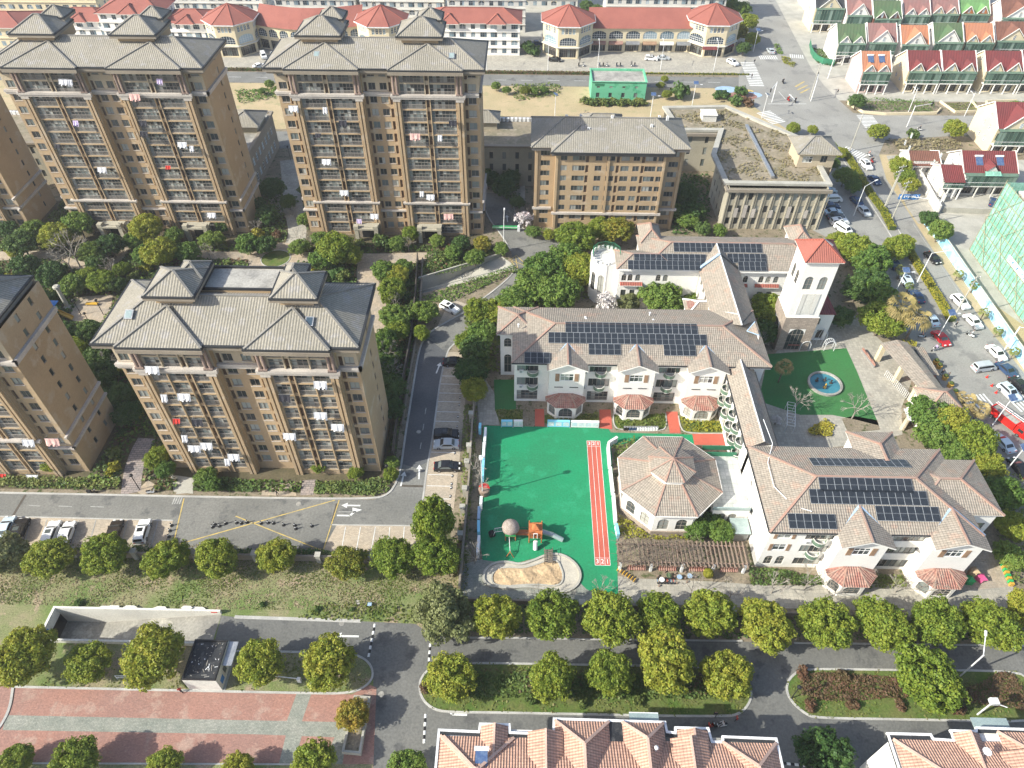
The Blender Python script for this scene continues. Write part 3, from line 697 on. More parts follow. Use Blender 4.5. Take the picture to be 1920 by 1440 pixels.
for i, ch in enumerate('321'):
    text(ch, (x0+.4+i*.8, y0+.65, .045), 1.1, 'whitepaint', name='lane_number', kind='structure'); text(ch, (x1-.4-i*.8, y1-.65, .045), 1.1, 'whitepaint', rz=math.pi, name='lane_number', kind='structure') if False else text(ch, (x0+.4+i*.8, y1-.65, .045), 1.1, 'whitepaint', name='lane_number', kind='structure')
sheet('school_path', PL('903,700 926,735 936,797 899,797 893,740'), .024, 'greypaving')
sheet('turf_patch', PL('926,712 966,712 968,775 950,795 928,770'), .026, 'lawnturf')
for p in ('1003,767 1020,767 1021,800 1003,799', '1124,768 1145,768 1148,805 1124,803', '1249,772 1270,772 1276,812 1256,812', '1298,814 1366,812 1366,835 1302,834'): sheet('red_path', PL(p), .034, 'trackred')
sheet('grey_apron', PL('1158,1080 1160,1130 1440,1140 1900,1150 1900,1092 1440,1098 1330,1090 1200,1085'), .024, 'greypaving')
sheet('play_yard', PL('1158,1060 1158,1082 1330,1090 1405,1096 1405,1064 1330,1062'), .02, 'soil')
sheet('east_yard', PL('1790,1065 1850,1030 1880,1050 1895,1100 1780,1110'), .03, 'paving')
sheet('pit_paving', PL('862,1060 905,1048 960,1058 1128,1100 1128,1118 1160,1122 1160,1135 862,1120'), .02, 'stonepaving')
sheet('court_paving', PL('1412,720 1470,640 1560,596 1600,590 1655,642 1715,700 1690,765 1692,815 1600,835 1430,850'), .02, 'greypaving')
sheet('courtyard_turf', PL('1440,664 1587,653 1606,695 1648,798 1600,786 1560,778 1500,778 1470,768 1422,752 1432,706'), .03, 'lawnturf')
sheet('court_bed', PL('1600,780 1645,788 1650,806 1590,812 1578,785'), .03, 'soil')
for p in ('1036,776 1122,776 1122,796 1020,794 1022,778', '1150,778 1247,776 1250,800 1240,808 1160,806 1152,796', '1272,780 1350,790 1358,812 1285,812 1275,800', '928,768 980,768 980,795 938,795'): sheet('planting_bed', PL(p), .028, 'lawn')
kerb(PL('1150,776 1150,796 1160,807 1240,809 1250,800 1248,776'), w=.2); kerb(PL('1272,780 1275,800 1285,813 1358,813'), w=.2)
# sandpit
outer = smooth_line(PL('908,1098 906,1072 926,1056 952,1054 975,1060 1000,1052 1022,1042 1042,1039 1062,1044 1082,1060 1090,1080 1082,1100 1060,1112 1030,1106 990,1100 950,1104'), True)
inner = smooth_line(PL('922,1092 922,1076 936,1066 958,1064 980,1066 1004,1060 1030,1050 1046,1052 1052,1066 1056,1078 1054,1094 1040,1100 1000,1096 955,1100 930,1098'), True)
sheet('sandpit_rim', outer, .06, 'creamrim'); 
sheet('sand', inner, .09, 'sand')
kerb(PL('908,1098 906,1072 926,1056 952,1054 975,1060 1000,1052 1022,1042 1042,1039 1062,1044 1082,1060 1090,1080 1082,1100 1060,1112 1030,1106 990,1100 950,1104'), 'sandpit_kerb', .35, .3, 'concrete', True)
kerb(PL('922,1092 922,1076 936,1066 958,1064 980,1066 1004,1060 1030,1050 1046,1052 1052,1066 1056,1078 1054,1094 1040,1100 1000,1096 955,1100 930,1098'), 'sandpit_kerb', .25, .22, 'concrete', True)
rng = np.random.default_rng(5); sx = np.linspace(-7.5, 8, 60); sy = np.linspace(53.5, 59.5, 30)
mb = MB(); gx = {}
for i, X in enumerate(sx):
    for j, Y in enumerate(sy):
        mb.v.append((X, Y, .1+.22*(math.sin(X*1.7+Y)+math.sin(Y*2.3-X*.8)+math.sin(X*4+Y*3)*.4)*.5+.03*rng.random()))
pin = inpoly(inner, np.array([v[0] for v in mb.v]), np.array([v[1] for v in mb.v]))
for i in range(59):
    for j in range(29):
        q = (i*30+j, (i+1)*30+j, (i+1)*30+j+1, i*30+j+1)
        if all(pin[k] for k in q): mb.f.append(q); mb.m.append(mb.mi('sand'))
ob('sand_heaps', mb, smooth=True)['kind'] = 'stuff'
# garden between the towers: beds and paths
garden = PL('-90,395 500,340 560,330 620,440 905,440 930,470 790,520 776,640 755,760 742,860 735,905 700,925 -90,915')
sheet('garden_soil', garden, .01, 'darksoil')
PATHS = []
def path(pts, w, m='paving', z=.03, name='garden_path'):
    p = smooth_line(PL(pts), False, 2); mb = ribbon(MB(), p, w, 0, z, m); o = ob(name, mb); o['kind'] = 'structure'; PATHS.append((p, w)); return o
path('-40,480 40,480 97,477', 3.6); path('97,478 150,500 205,500 235,470 222,440', 2.6, z=.031); path('352,478 470,480', 3.0, z=.032); path('565,482 620,484 700,486 790,483 810,484', 4.2, z=.033)
path('545,470 560,440 552,400 545,340 540,300', 4.5, 'greypaving', z=.034); path('690,488 686,520 702,555 706,600 696,640', 4.6, z=.035)
path('480,500 470,520', 3, z=.031); path('100,500 150,500 200,505 240,500', 2.2, z=.036)
circ = [(at(517, 484)[0]+6.3*math.cos(t*math.pi/18), at(517, 484)[1]+6.3*math.sin(t*math.pi/18)) for t in range(36)]
sheet('roundabout_paving', circ, .038, 'paving'); PATHS.append(([at(500, 484), at(534, 484)], 11))
circ2 = [(at(517, 485)[0]+3.4*math.cos(t*math.pi/18), at(517, 485)[1]+3.4*math.sin(t*math.pi/18)) for t in range(36)]
sheet('round_lawn', circ2, .07, 'lawn'); kerb(circ2, closed=True, w=.2, it=0)
sheet('play_court', PL('138,558 212,552 205,598 190,612 132,600'), .032, 'paving'); PATHS.append((PL('140,580 205,580'), 9))
path('245,925 250,880 262,845 275,822', 3.2, 'flagstone', z=.036); path('262,925 285,905', 2, z=.034); path('345,925 350,900', 2.6, 'concrete', z=.034); path('575,928 580,900', 2.2, 'flagstone', z=.034)
sheet('entrance_apron', PL('494,905 550,906 556,930 490,929'), .036, 'paving'); sheet('entrance_apron', PL('320,890 362,896 362,926 326,922'), .036, 'concrete')
sheet('shade_plaza', PL('498,340 560,330 566,358 590,408 540,412 505,380'), .02, 'greypaving')
sheet('north_court', rect(-62, 160, 0, 192), .014, 'greypaving')
# ---------------------------------------------------------------- facades
WC = {}
def winmesh(kind, w, h):
    key = (kind, round(w, 2), round(h, 2))
    if key in WC: return WC[key]
    mb = MB(); fr = {'win': 'bronzeframe', 'bal': 'bronzeframe', 'white': 'whitemetal', 'arch': 'bronzeframe', 'shop': 'bronzeframe', 'green': 'greenglassframe', 'awhite': 'whitemetal', 'house': 'steel'}.get(kind, 'bronzeframe')
    gl = {'green': 'glassgreen', 'awhite': 'glassblue', 'white': 'glass', 'shop': 'glassdark', 'house': 'glassblue'}.get(kind, 'glass')
    t = .07
    if kind == 'louver':
        n = max(3, int(h/.28)); mb.box(0, .06, 0, w, .1, h, 'darkpanel')
        for i in range(n): mb.box(0, 0, i*h/n, w, .06, i*h/n+h/n*.6, 'louver')
    elif kind == 'door':
        mb.box(0, 0, 0, w, .1, h, 'blackmetal'); mb.box(.1, -.03, .1, w-.1, 0, h-.1, 'darkpanel')
    elif kind in ('arch', 'awhite'):
        r = w/2; zc = h-min(r, h*.5); ry = h-zc; n = 10; wallm = 'white' if kind == 'arch' else 'creamwall'
        pts = [(r-r*math.cos(math.pi*i/n), zc+ry*math.sin(math.pi*i/n)) for i in range(n+1)]
        # spandrels flush with the wall face (d<0 is outwards)
        for side in (0, 1):
            s_ = [p for p in pts if (p[0] <= r+1e-6 if side == 0 else p[0] >= r-1e-6)]
            c = (0 if side == 0 else w, h)
            for a, b in zip(s_[:-1], s_[1:]): mb.poly([(a[0], -.12, a[1]), (b[0], -.12, b[1]), (c[0], -.12, c[1])][::1], wallm)
            for a, b in zip(s_[:-1], s_[1:]): mb.poly([(a[0], -.12, a[1]), (a[0], .02, a[1]), (b[0], .02, b[1]), (b[0], -.12, b[1])], wallm)
        mb.box(0, .0, 0, w, .04, h, gl)
        nv = max(2, int(w/.8)); 
        for i in range(nv+1): mb.box(i*(w-t)/nv, -.05, 0, i*(w-t)/nv+t, .0, h-.02, fr)
        for z in (0, zc*.5, zc): mb.box(0, -.055, z, w, -.005, z+t, fr)
    else:
        n = max(1, round(w/.78)); dd = .03
        for i in range(n):
            a, b = i*w/n, (i+1)*w/n
            if kind == 'bal' and h > 2:
                mb.box(a, dd, 0, b, dd+.03, h*.62, gl); mb.box(a, dd, h*.62, b, dd+.03, h, gl)
            else: mb.box(a, dd+(i % 2)*.02, 0, b, dd+.03+(i % 2)*.02, h, gl)
        for i in range(n+1): q = i*(w-t)/n; mb.box(q, -.03, 0, q+t, .02, h, fr)
        for z in ([0, h-t] if kind == 'win' else [0, h*.62, h-t]): mb.box(0, -.035, z, w, .025, z+t, fr)
        if kind == 'shop': mb.box(0, -.06, h*.78, w, -.01, h*.82, fr)
    me = mb.mesh({'louver': 'louver_panel', 'door': 'door'}.get(kind, 'window')); WC[key] = me; return me
def railmesh(w, kind='rail', h=1.0):
    key = ('rl', round(w, 2), kind)
    if key in WC: return WC[key]
    mb = MB(); mb.box(0, -.03, h-.06, w, .03, h, kind); mb.box(0, -.02, .06, w, .02, .12, kind)
    n = max(4, int(w/.16))
    for i in range(n+1): q = i*(w-.05)/n; mb.box(q, -.015, .1, q+.05, .015, h-.05, kind)
    me = mb.mesh('railing'); WC[key] = me; return me
ACM = None
def acmesh():
    global ACM
    if ACM is None:
        mb = MB(); mb.box(0, -.32, 0, .8, 0, .6, 'whitemetal'); mb.lathe([(.24, 0), (.24, .03), (.05, .04)], 'steel', 10, (0, 0, 0))
        for i in range(len(mb.v)-30, len(mb.v)): x, y, z = mb.v[i]; mb.v[i] = (.32+x, -.32-z, .3+y)
        ACM = mb.mesh('air_conditioner')
    return ACM
DEP = {'win': .2, 'louver': .3, 'bal': .3, 'white': .15, 'arch': .14, 'awhite': .14, 'shop': .5, 'green': .1, 'house': .1, 'door': .35, 'open': 1.2}
def facade(B, wall, o, ang, W_, z0, z1, ops, wm, revm=None):
    """wall with real openings. o: ground start, ang: direction of u; ops: (u, z, w, h, kind). Outside lies to the right of u."""
    c, s = math.cos(ang), math.sin(ang)
    def P(u, d, z): return (o[0]+u*c-d*s, o[1]+u*s+d*c, z)
    us = sorted({0.0, W_}|{round(a[0], 3) for a in ops}|{round(a[0]+a[2], 3) for a in ops})
    zs = sorted({z0, z1}|{round(a[1], 3) for a in ops}|{round(a[1]+a[3], 3) for a in ops})
    us = [u for u in us if -1e-6 <= u <= W_+1e-6]; zs = [z for z in zs if z0-1e-6 <= z <= z1+1e-6]
    for i in range(len(us)-1):
        um = (us[i]+us[i+1])/2; run = None
        col = [a for a in ops if a[0] < um < a[0]+a[2]]
        st = z0
        for a in sorted(col, key=lambda a: a[1])+[None]:
            e = a[1] if a else z1
            if e-st > 1e-4: wall.poly([P(us[i], 0, st), P(us[i+1], 0, st), P(us[i+1], 0, e), P(us[i], 0, e)], wm)
            if a: st = a[1]+a[3]
    for (u, z, w, h, k) in ops:
        d = DEP[k]; r = revm or ('greybeige' if k == 'bal' else wm); u1, zt = u+w, z+h
        wall.poly([P(u, 0, z), P(u, d, z), P(u1, d, z), P(u1, 0, z)][::-1], r); wall.poly([P(u, 0, zt), P(u1, 0, zt), P(u1, d, zt), P(u, d, zt)][::-1], r)
        wall.poly([P(u, 0, z), P(u, 0, zt), P(u, d, zt), P(u, d, z)][::-1], r); wall.poly([P(u1, 0, z), P(u1, d, z), P(u1, d, zt), P(u1, 0, zt)][::-1], r)
        ob({'louver': 'louver_panel', 'door': 'door'}.get(k, 'window'), winmesh(k, w, h), B, P(u, d-.08 if k != 'arch' and k != 'awhite' else d-.02, z), ang)
        if k == 'bal': ob('railing', railmesh(w), B, P(u, .06, z), ang)
def trimbox(T, x, y, z, w, h, out, m, nm):
    k = (nm, round(w, 2), m)
    if k not in WC: q = MB(); q.box(0, -out, 0, w, -.002, h, m); WC[k] = q.mesh(nm)
    ob(nm, WC[k], T, (x, y, z))
def capline(mb, a, b, m, w=.32, h=.2): mb.bar((a[0], a[1], a[2]+h*.35), (b[0], b[1], b[2]+h*.35), w, h, m)
def hip(mb, cap, x0, y0, x1, y1, z, h, m, capm, th=.18, ridge='x', soffit='offwhite', d=None, over=None):
    "hipped roof over a rectangle; returns ridge ends"
    if ridge == 'x': d = d if d is not None else (y1-y0)/2; ym = (y0+y1)/2; r0, r1 = (x0+d, ym, z+h), (x1-d, ym, z+h)
    else: d = d if d is not None else (x1-x0)/2; xm = (x0+x1)/2; r0, r1 = (xm, y0+d, z+h), (xm, y1-d, z+h)
    A, B_, C, D = (x0, y0, z), (x1, y0, z), (x1, y1, z), (x0, y1, z)
    if ridge == 'x':
        mb.poly([A, B_, r1, r0], m); mb.poly([B_, C, r1], m); mb.poly([C, D, r0, r1], m); mb.poly([D, A, r0], m)
        hips = ((A, r0), (D, r0), (B_, r1), (C, r1), (r0, r1))
    else:
        mb.poly([A, B_, r0], m); mb.poly([B_, C, r1, r0], m); mb.poly([C, D, r1], m); mb.poly([D, A, r0, r1], m)
        hips = ((A, r0), (B_, r0), (C, r1), (D, r1), (r0, r1))
    mb.box(x0+.02, y0+.02, z-th, x1-.02, y1-.02, z-.01, soffit)
    if cap is not None:
        for a, b in hips: 
            if (Vector(a)-Vector(b)).length > .3: capline(cap, a, b, capm)
    return r0, r1

def laundry_mesh(i):
    key = ('laundry', i)
    if key in WC: return WC[key]
    rng = random.Random(i); m = ['cloth_white', 'cloth_white', 'cloth_pink', 'cloth_lilac', 'cloth_red', 'cloth_dark', 'cloth_white', 'cloth_dark'][i % 8]
    mb = MB(); w, h = .8+rng.random()*1.5, .7+rng.random()*.8; n = 7
    for j in range(n):
        a, b = j*w/n, (j+1)*w/n; da, db = .08*math.sin(j*1.9+i), .08*math.sin((j+1)*1.9+i)
        for k in range(3):
            hh = h*(.7+.3*math.sin(j*1.3+i*2)**2); za, zb = -k*h/3 if k < 2 else -h*.6, -(k+1)*h/3 if k < 1 else (-h*.6 if k < 2 else -hh); za = min(za, 0); sl_ = .18
            mb.poly([(a, -sl_*k+da*(k > 0), za), (a, -sl_*(k+1)+da, zb), (b, -sl_*(k+1)+db, zb), (b, -sl_*k+db*(k > 0), za)], m)
    mb.bar((-.1, 0, .02), (w+.1, 0, .02), .05, .05, 'steel'); mb.bar((.1, .0, 0), (.1, .9, 0), .04, .04, 'steel'); mb.bar((w-.1, .0, 0), (w-.1, .9, 0), .04, .04, 'steel')
    me = mb.mesh('laundry'); WC[key] = me; return me
def tower(name, label, X, Y, Wd, D, nf, segs, sidewin, roof, upper=2, lower=None, base_h=.7, wallm='tan', group=None, portals=(), visible=(0, 1e9), laundry=(), laundry_label=None, west=True, FH=2.836):
    T = thing(name, label, 'apartment tower', (X, Y, 0), 0, group)
    wall = MB(); H = base_h+nf*FH; zb = base_h+(nf-upper)*FH
    for (u0, u1, off, items) in segs:
        ops = []
        for f in range(nf):
            z = base_h+f*FH
            for (u, w, k) in items:
                if not (visible[0] <= u <= visible[1]): continue
                zz, hh = {'win': (.95, 1.5), 'louver': (.55, 2.0), 'bal': (.18, 2.5), 'door': (0, 2.3)}[k]
                ops.append((u-u0, z+zz, w, hh, k))
        facade(T, wall, (u0, off), 0, u1-u0, 0, zb, [q for q in ops if q[1] < zb], wallm)
        facade(T, wall, (u0, off), 0, u1-u0, zb, H, [q for q in ops if q[1] >= zb], 'cream_tan' if upper else wallm)
    for a, b in zip(segs[:-1], segs[1:]):
        u = a[1]; y0_, y1_ = sorted((a[2], b[2])); 
        q = [(u, y0_, 0), (u, y1_, 0), (u, y1_, H), (u, y0_, H)]
        wall.poly(q if a[2] < b[2] else q[::-1], wallm)
    yo = segs[0][2]
    # side and rear walls
    ye = segs[-1][2]
    ops = []
    for f in range(nf):
        for (u, w) in sidewin: ops.append((u, base_h+f*FH+.95, w, 1.4, 'win'))
    facade(T, wall, (Wd, ye), math.pi/2, D-ye, 0, H, ops, wallm)
    facade(T, wall, (0, D), -math.pi/2, D-yo, 0, H, [], wallm)
    wall.poly([(Wd, D, 0), (0, D, 0), (0, D, H), (Wd, D, H)], wallm)
    for f in range(nf):      # slab lines on the projecting bays
        z = base_h+f*FH
        for (u0, u1, off, items) in segs:
            bl = [i for i in items if i[2] == 'bal']
            for i in bl:
                if visible[0] <= i[0] <= visible[1]: trimbox(T, i[0]-.05, off, z-.12, i[1]+.1, .28, .1, wallm if f < nf-upper else 'cream_tan', 'floor_slab')
            for i in items:
                if i[2] == 'win' and visible[0] <= i[0] <= visible[1]: trimbox(T, i[0]-.08, off, z+.85, i[1]+.16, .09, .09, 'band', 'sill')
    ob('wall', wall, T)
    # pilasters, columns, bands
    for (u0, u1, off, items) in segs:
        if not any(i[2] == 'bal' for i in items): continue
        b = [i for i in items if i[2] == 'bal']; L = b[0][0]; Rr = b[-1][0]+b[-1][1]
        for (pu0, pu1) in ((u0, L-.1), (Rr+.1, u1)):
            if not (visible[0] <= pu0 <= visible[1]): continue
            p = MB(); w = pu1-pu0; p.box(pu0+.12*w, off-.45, 0, pu0+.42*w, off-.002, zb-.3, wallm); p.box(pu0+.58*w, off-.45, 0, pu0+.88*w, off-.002, zb-.3, wallm); p.box(pu0+.0, off-.55, zb-.9, pu1, off-.46, zb-.3, 'band')
            ob('pilaster', p, T)
            for q in (.27, .73):
                cm = MB(); cm.box(pu0+q*w-.33, off-.75, zb+.5, pu0+q*w+.33, off-.005, zb+.9, 'rosecolumn'); cm.lathe([(.27, .9), (.25, upper*FH-.5), (.33, upper*FH-.35), (.33, upper*FH)], 'rosecolumn', 10, (pu0+q*w, off-.4, zb))
                ob('column', cm, T)
        # thin fins between the balconies
        fin = MB()
        for a, c in zip(items[:-1], items[1:]):
            m_ = (a[0]+a[1]+c[0])/2
            if visible[0] <= m_ <= visible[1] and L <= m_ <= Rr: fin.box(m_-.1, off-.22, .3, m_+.1, off-.002, zb-.35, wallm); fin.box(m_-.1, off-.22, zb+.6, m_+.1, off-.002, H-.3, 'cream_tan')
        ob('fins', fin, T)
    def band(z, h, out, m, nm='band', bays=True, rest=True):
        bm = MB()
        for (u0, u1, off, items) in segs:
            isb = any(i[2] == 'bal' for i in items)
            if (isb and not bays) or (not isb and not rest): continue
            e = .3 if isb else 0
            bm.box(u0-e if isb else u0-(out if u0 == 0 else 0), off-out-(.25 if isb else 0), z, u1+e if isb else u1+(out if u1 == Wd else 0), off-.004, z+h*.45, m)
            bm.box(u0-e-.1 if isb else u0-(out+.15 if u0 == 0 else 0), off-out-(.4 if isb else .15), z+h*.45+.001, u1+e+.1 if isb else u1+(out+.15 if u1 == Wd else 0), off-.004, z+h, m)
        bm.box(Wd+.003, yo-out, z, Wd+out, D, z+h*.45, m); bm.box(Wd+.003, yo-out-.15, z+h*.45+.001, Wd+out+.15, D, z+h, m)
        if west: bm.box(-out, yo+.01, z, -.003, D, z+h, m)
        ob(nm, bm, T)
    if upper: band(zb-.35, .95, .35, 'band')
    if lower: band(base_h+lower[0]*FH-.3, .6, .3, 'band', bays=False); band(base_h+lower[1]*FH-.3, .6, .3, 'band', rest=False)
    roof(T, H)
    for (pu, pw) in portals:
        p = MB(); y0_ = -3.4
        for q in (0, pw-.9): p.box(pu+q, y0_, 0, pu+q+.9, y0_+1.0, 3.9, 'greybeige'); p.box(pu+q-.12, y0_-.12, 3.9, pu+q+1.02, y0_+1.12, 4.5, 'greybeige')
        p.box(pu, y0_+1.0, 3.2, pu+pw, -.56, 3.7, 'greybeige'); p.box(pu-.15, y0_-.1, 3.45, pu+pw+.15, y0_+.6, 3.85, 'greybeige')
        p.box(pu+.4, -1.2, 0, pu+pw-.4, -.6, 3.2, 'taupe'); p.box(pu+1.3, -1.26, 0, pu+pw-1.3, -1.2, 2.4, 'blackmetal')
        ob('entrance_portal', p, T)
    return T, H
ML = lambda l, W_: [(W_-u-w, w, k) for (u, w, k) in l][::-1]
# layouts measured along the south front
bA = [(5.0, 5.35, 'bal'), (10.5, .75, 'louver'), (11.4, 5.2, 'bal')]
SA = [(0, 3.2, .9, [(.6, 1.7, 'win'), (2.5, .6, 'louver')]), (3.2, 18.3, 0, bA), (18.3, 24.7, 1.1, [(18.6, .6, 'louver'), (19.55, 1.5, 'win'), (21.95, 1.5, 'win'), (23.8, .6, 'louver')]), (24.7, 39.8, 0, ML(bA, 43)), (39.8, 43, .9, [(39.95, .6, 'louver'), (40.7, 1.7, 'win')])]
bC = [(4.5, 2.4, 'bal'), (7.2, 2.6, 'bal'), (10.0, .7, 'louver'), (10.85, 2.3, 'bal')]
SC = [(0, 3.0, .7, [(.45, 1.5, 'win'), (2.2, .6, 'louver')]), (3.0, 14.8, 0, bC), (14.8, 21.4, 1.0, [(15.0, .6, 'louver'), (15.9, 1.5, 'win'), (18.7, 1.5, 'win'), (20.6, .6, 'louver')]), (21.4, 33.2, 0, ML(bC, 36.2)), (33.2, 36.2, .7, [(33.35, .6, 'louver'), (34.2, 1.5, 'win')])]
def gablet(mb, cap, xa, xb, yf, yb, z, zt, m='greytile'):
    "small hipped face standing a little proud of the main slope"
    xm = (xa+xb)/2; A, B_, P_ = (xa, yf, z), (xb, yf, z), (xm, yb, zt)
    mb.poly([A, B_, P_], m); mb.poly([(xa, yf+1.0, z-.05), A, P_], m); mb.poly([B_, (xb, yf+1.0, z-.05), P_], m)
    capline(cap, A, P_, 'greycap', .34); capline(cap, B_, P_, 'greycap', .34)
def gutterline(T, x0, y0, x1, y1, z):
    g = MB()
    ribbon(g, [(x0, y0), (x1, y0), (x1, y1), (x0, y1)], .5, z-.25, z+.04, 'gutter', True); ob('gutter', g, T)
    c = MB(); c.box(x0-.12, y0-.12, z-.85, x1+.12, y1+.12, z-.27, 'taupe'); c.box(x0+.4, y0+.4, z-1.35, x1-.4, y1-.4, z-.86, 'taupe'); ob('cornice', c, T)
def penthouse(T, x0, y0, x1, y1, z0, z1, h=2.2, lant=True):
    p = MB(); p.box(x0+.9, y0+.9, z0, x1-.9, y1-.9, z1-.4, 'tan'); p.box(x0+.45, y0+.45, z1-.4, x1-.45, y1-.45, z1-.05, 'taupe'); ob('penthouse', p, T)
    r = MB(); c = MB(); hip(r, c, x0, y0, x1, y1, z1, h, 'greytile', 'greycap', d=min((x1-x0), (y1-y0))/2*.98, ridge='y' if (y1-y0) > (x1-x0) else 'x')
    q = ob('penthouse_roof', r, T); ob('ridge_tiles', c, q); g = MB(); ribbon(g, [(x0, y0), (x1, y0), (x1, y1), (x0, y1)], .45, z1-.25, z1+.02, 'gutter', True); ribbon(g, [(x0+.1, y0+.1), (x1-.1, y0+.1), (x1-.1, y1-.1), (x0+.1, y1-.1)], .5, z1-.75, z1-.26, 'taupe', True); ob('gutter', g, q)
def skylight(T, x, y, z, lit=True):
    s = MB(); s.box(-.6, -.75, -.1, .6, .75, .22, 'steel'); s.box(-.45, -.6, .225, .45, .6, .24, 'canopyglass' if lit else 'glassblue'); o = ob('skylight', s, T, (x, y, z)); o.rotation_euler.x = R(24)
def roofC(T, H):
    x0, y0, x1, y1 = -1.2, -1.0, 37.2, 13.8; z = H+.55
    r = MB(); c = MB(); hip(r, c, x0, y0, x1, y1, z, 3.2, 'greytile', 'greycap', d=7.0, soffit='taupe')
    for a, b in ((3.0, 14.9), (21.3, 33.2)): gablet(r, c, a-.6 if a < 10 else a-.3, b, y0-.7, 4.4, z+.05, z+2.75)
    o = ob('roof', r, T); ob('ridge_tiles', c, o); gutterline(T, x0, y0, x1, y1, z)
    g = MB(); 
    for a, b in ((3.0, 14.9), (21.3, 33.2)): g.box(a-.6, y0-.85, z-.3, b+.1, y0-.18, z+.03, 'gutter'); g.box(a-.55, y0-.98, z-.95, b+.05, y0-.13, z-.31, 'taupe')
    ob('gutter', g, T)
    penthouse(T, 6.0, 4.2, 13.2, 11.2, z+1, z+4.6, 2.0); penthouse(T, 9.0, 8.4, 13.19, 12.8, z+1, z+4.59, 1.4); penthouse(T, 24.3, 4.2, 31.0, 10.6, z+1, z+4.6, 2.0); penthouse(T, 24.8, 8.0, 28.2, 12.4, z+1, z+4.59, 1.3)
    d = MB(); d.box(12.7, 8.0, z+.5, 25.3, 13.6, z+2.9, 'tan'); ribbon(d, [(12.8, 8.1), (25.2, 8.1), (25.2, 13.5), (12.8, 13.5)], .25, z+2.9, z+3.3, 'gutter', True); d.box(13.0, 8.3, z+2.9, 25.0, 13.3, z+2.95, 'weathered'); ob('roof_terrace', d, T)
    for q in ((3.4, 3.2, True), (29.8, 2.6, False)): skylight(T, q[0], q[1], z+.46*(q[1]+1), q[2])
def roofA(T, H, pents=((3.5, 4.6), (24.6, 4.6))):
    x0, y0, x1, y1 = -1.3, -1.0, 44.3, 14.6; z = H+.5
    r = MB(); c = MB(); hip(r, c, x0, y0, x1, y1, z, 3.3, 'greytile', 'greycap', d=7.5, soffit='taupe')
    for a, b in ((3.0, 18.5), (24.5, 40.0)): gablet(r, c, a, b, y0-.7, 5.0, z+.05, z+2.85)
    o = ob('roof', r, T); ob('ridge_tiles', c, o); gutterline(T, x0, y0, x1, y1, z)
    g = MB()
    for a, b in ((3.0, 18.5), (24.5, 40.0)): g.box(a, y0-.85, z-.3, b, y0-.18, z+.03, 'gutter'); g.box(a-.05, y0-.98, z-.95, b+.05, y0-.13, z-.31, 'taupe')
    ob('gutter', g, T)
    for px_, py_ in pents: penthouse(T, px_, py_, px_+9.4, py_+8.6, z+1, z+4.4, 2.4); penthouse(T, px_+3.5, py_+6.6, px_+8.8, py_+11.6, z+1, z+5.4, 1.6)
def roofD(T, H):
    z = H+.55; r = MB(); c = MB(); hip(r, c, -1.2, -1.0, 31.6, 13.8, z, 3.2, 'greytile', 'greycap', d=7.0, soffit='taupe')
    gablet(r, c, 20.5, 29.5, -1.7, 4.4, z+.05, z+2.5)
    o = ob('roof', r, T); ob('ridge_tiles', c, o); gutterline(T, -1.2, -1.0, 31.6, 13.8, z); penthouse(T, 20, 6, 27, 13, z+1, z+4.6)
TG = 'tan apartment towers'
TA, HA = tower('apartment_tower', 'tan apartment tower at the back left, seen whole, nearest the red roofed villas', -111, 147.7, 43, 13.6, 14, SA, [(8.2, .7)], roofA, base_h=.6, lower=(2, 3), portals=((8.3, 5.6), (29.0, 5.6)), group=TG)
TB, HB = tower('apartment_tower', 'tan apartment tower in the middle of the back row, left of the shorter dormitory-like block', -53.1, 148.4, 43, 13.6, 14, SA, [(8.2, .7)], lambda T, H: (roofA(T, H, ((5.0, 4.6), (26.0, 4.6))), skylight(T, 9.5, 2.2, H+1.95), skylight(T, 37.5, 2.2, H+1.95)), base_h=.6, lower=(2, 3), portals=((12.2, 5.6), (27.5, 5.6)), group=TG)
TC, HC = tower('apartment_tower', 'eleven storey tan apartment tower nearest the camera, right above the marked parking bays', -60.6, 74.9, 36.2, 12.6, 11, SC, [(7.2, .7)], roofC, base_h=1.2, FH=2.665, group=TG)
SD = [(0, 18.2, .7, [(1, 2.2, 'bal'), (8, 1.5, 'win'), (12, 2.2, 'bal'), (15.0, 2.2, 'bal')]), (18.2, 28.6, 0, [(19.6, 3.1, 'bal'), (22.9, .6, 'louver'), (23.7, 3.3, 'bal')]), (28.6, 32.6, .8, [(28.8, .6, 'louver'), (30.2, 1.5, 'win')])]
TD, HD = tower('apartment_tower', 'tan apartment tower cut off by the left edge, beside the stone path', -108, 73.6, 32.6, 13.4, 11, SD, [(4.6, .8), (8.6, .8)], roofD, base_h=1.0, FH=2.82, lower=(2, 3), visible=(14, 99), group=TG, west=False)
SE_ = [(0, 26, 0, [(20.0, 2.4, 'bal'), (23, 2, 'bal')]), (26, 30, .8, [(26.4, .6, 'louver'), (27.4, 1.6, 'win')])]
TE, HE = tower('apartment_tower', 'sliver of a tan apartment tower at the far left edge behind the garden', -152.3, 147.4, 30, 13.6, 14, SE_, [(8.2, .7)], lambda T, H: None, base_h=.6, lower=(2, 3), visible=(18, 99), group=TG, west=False)
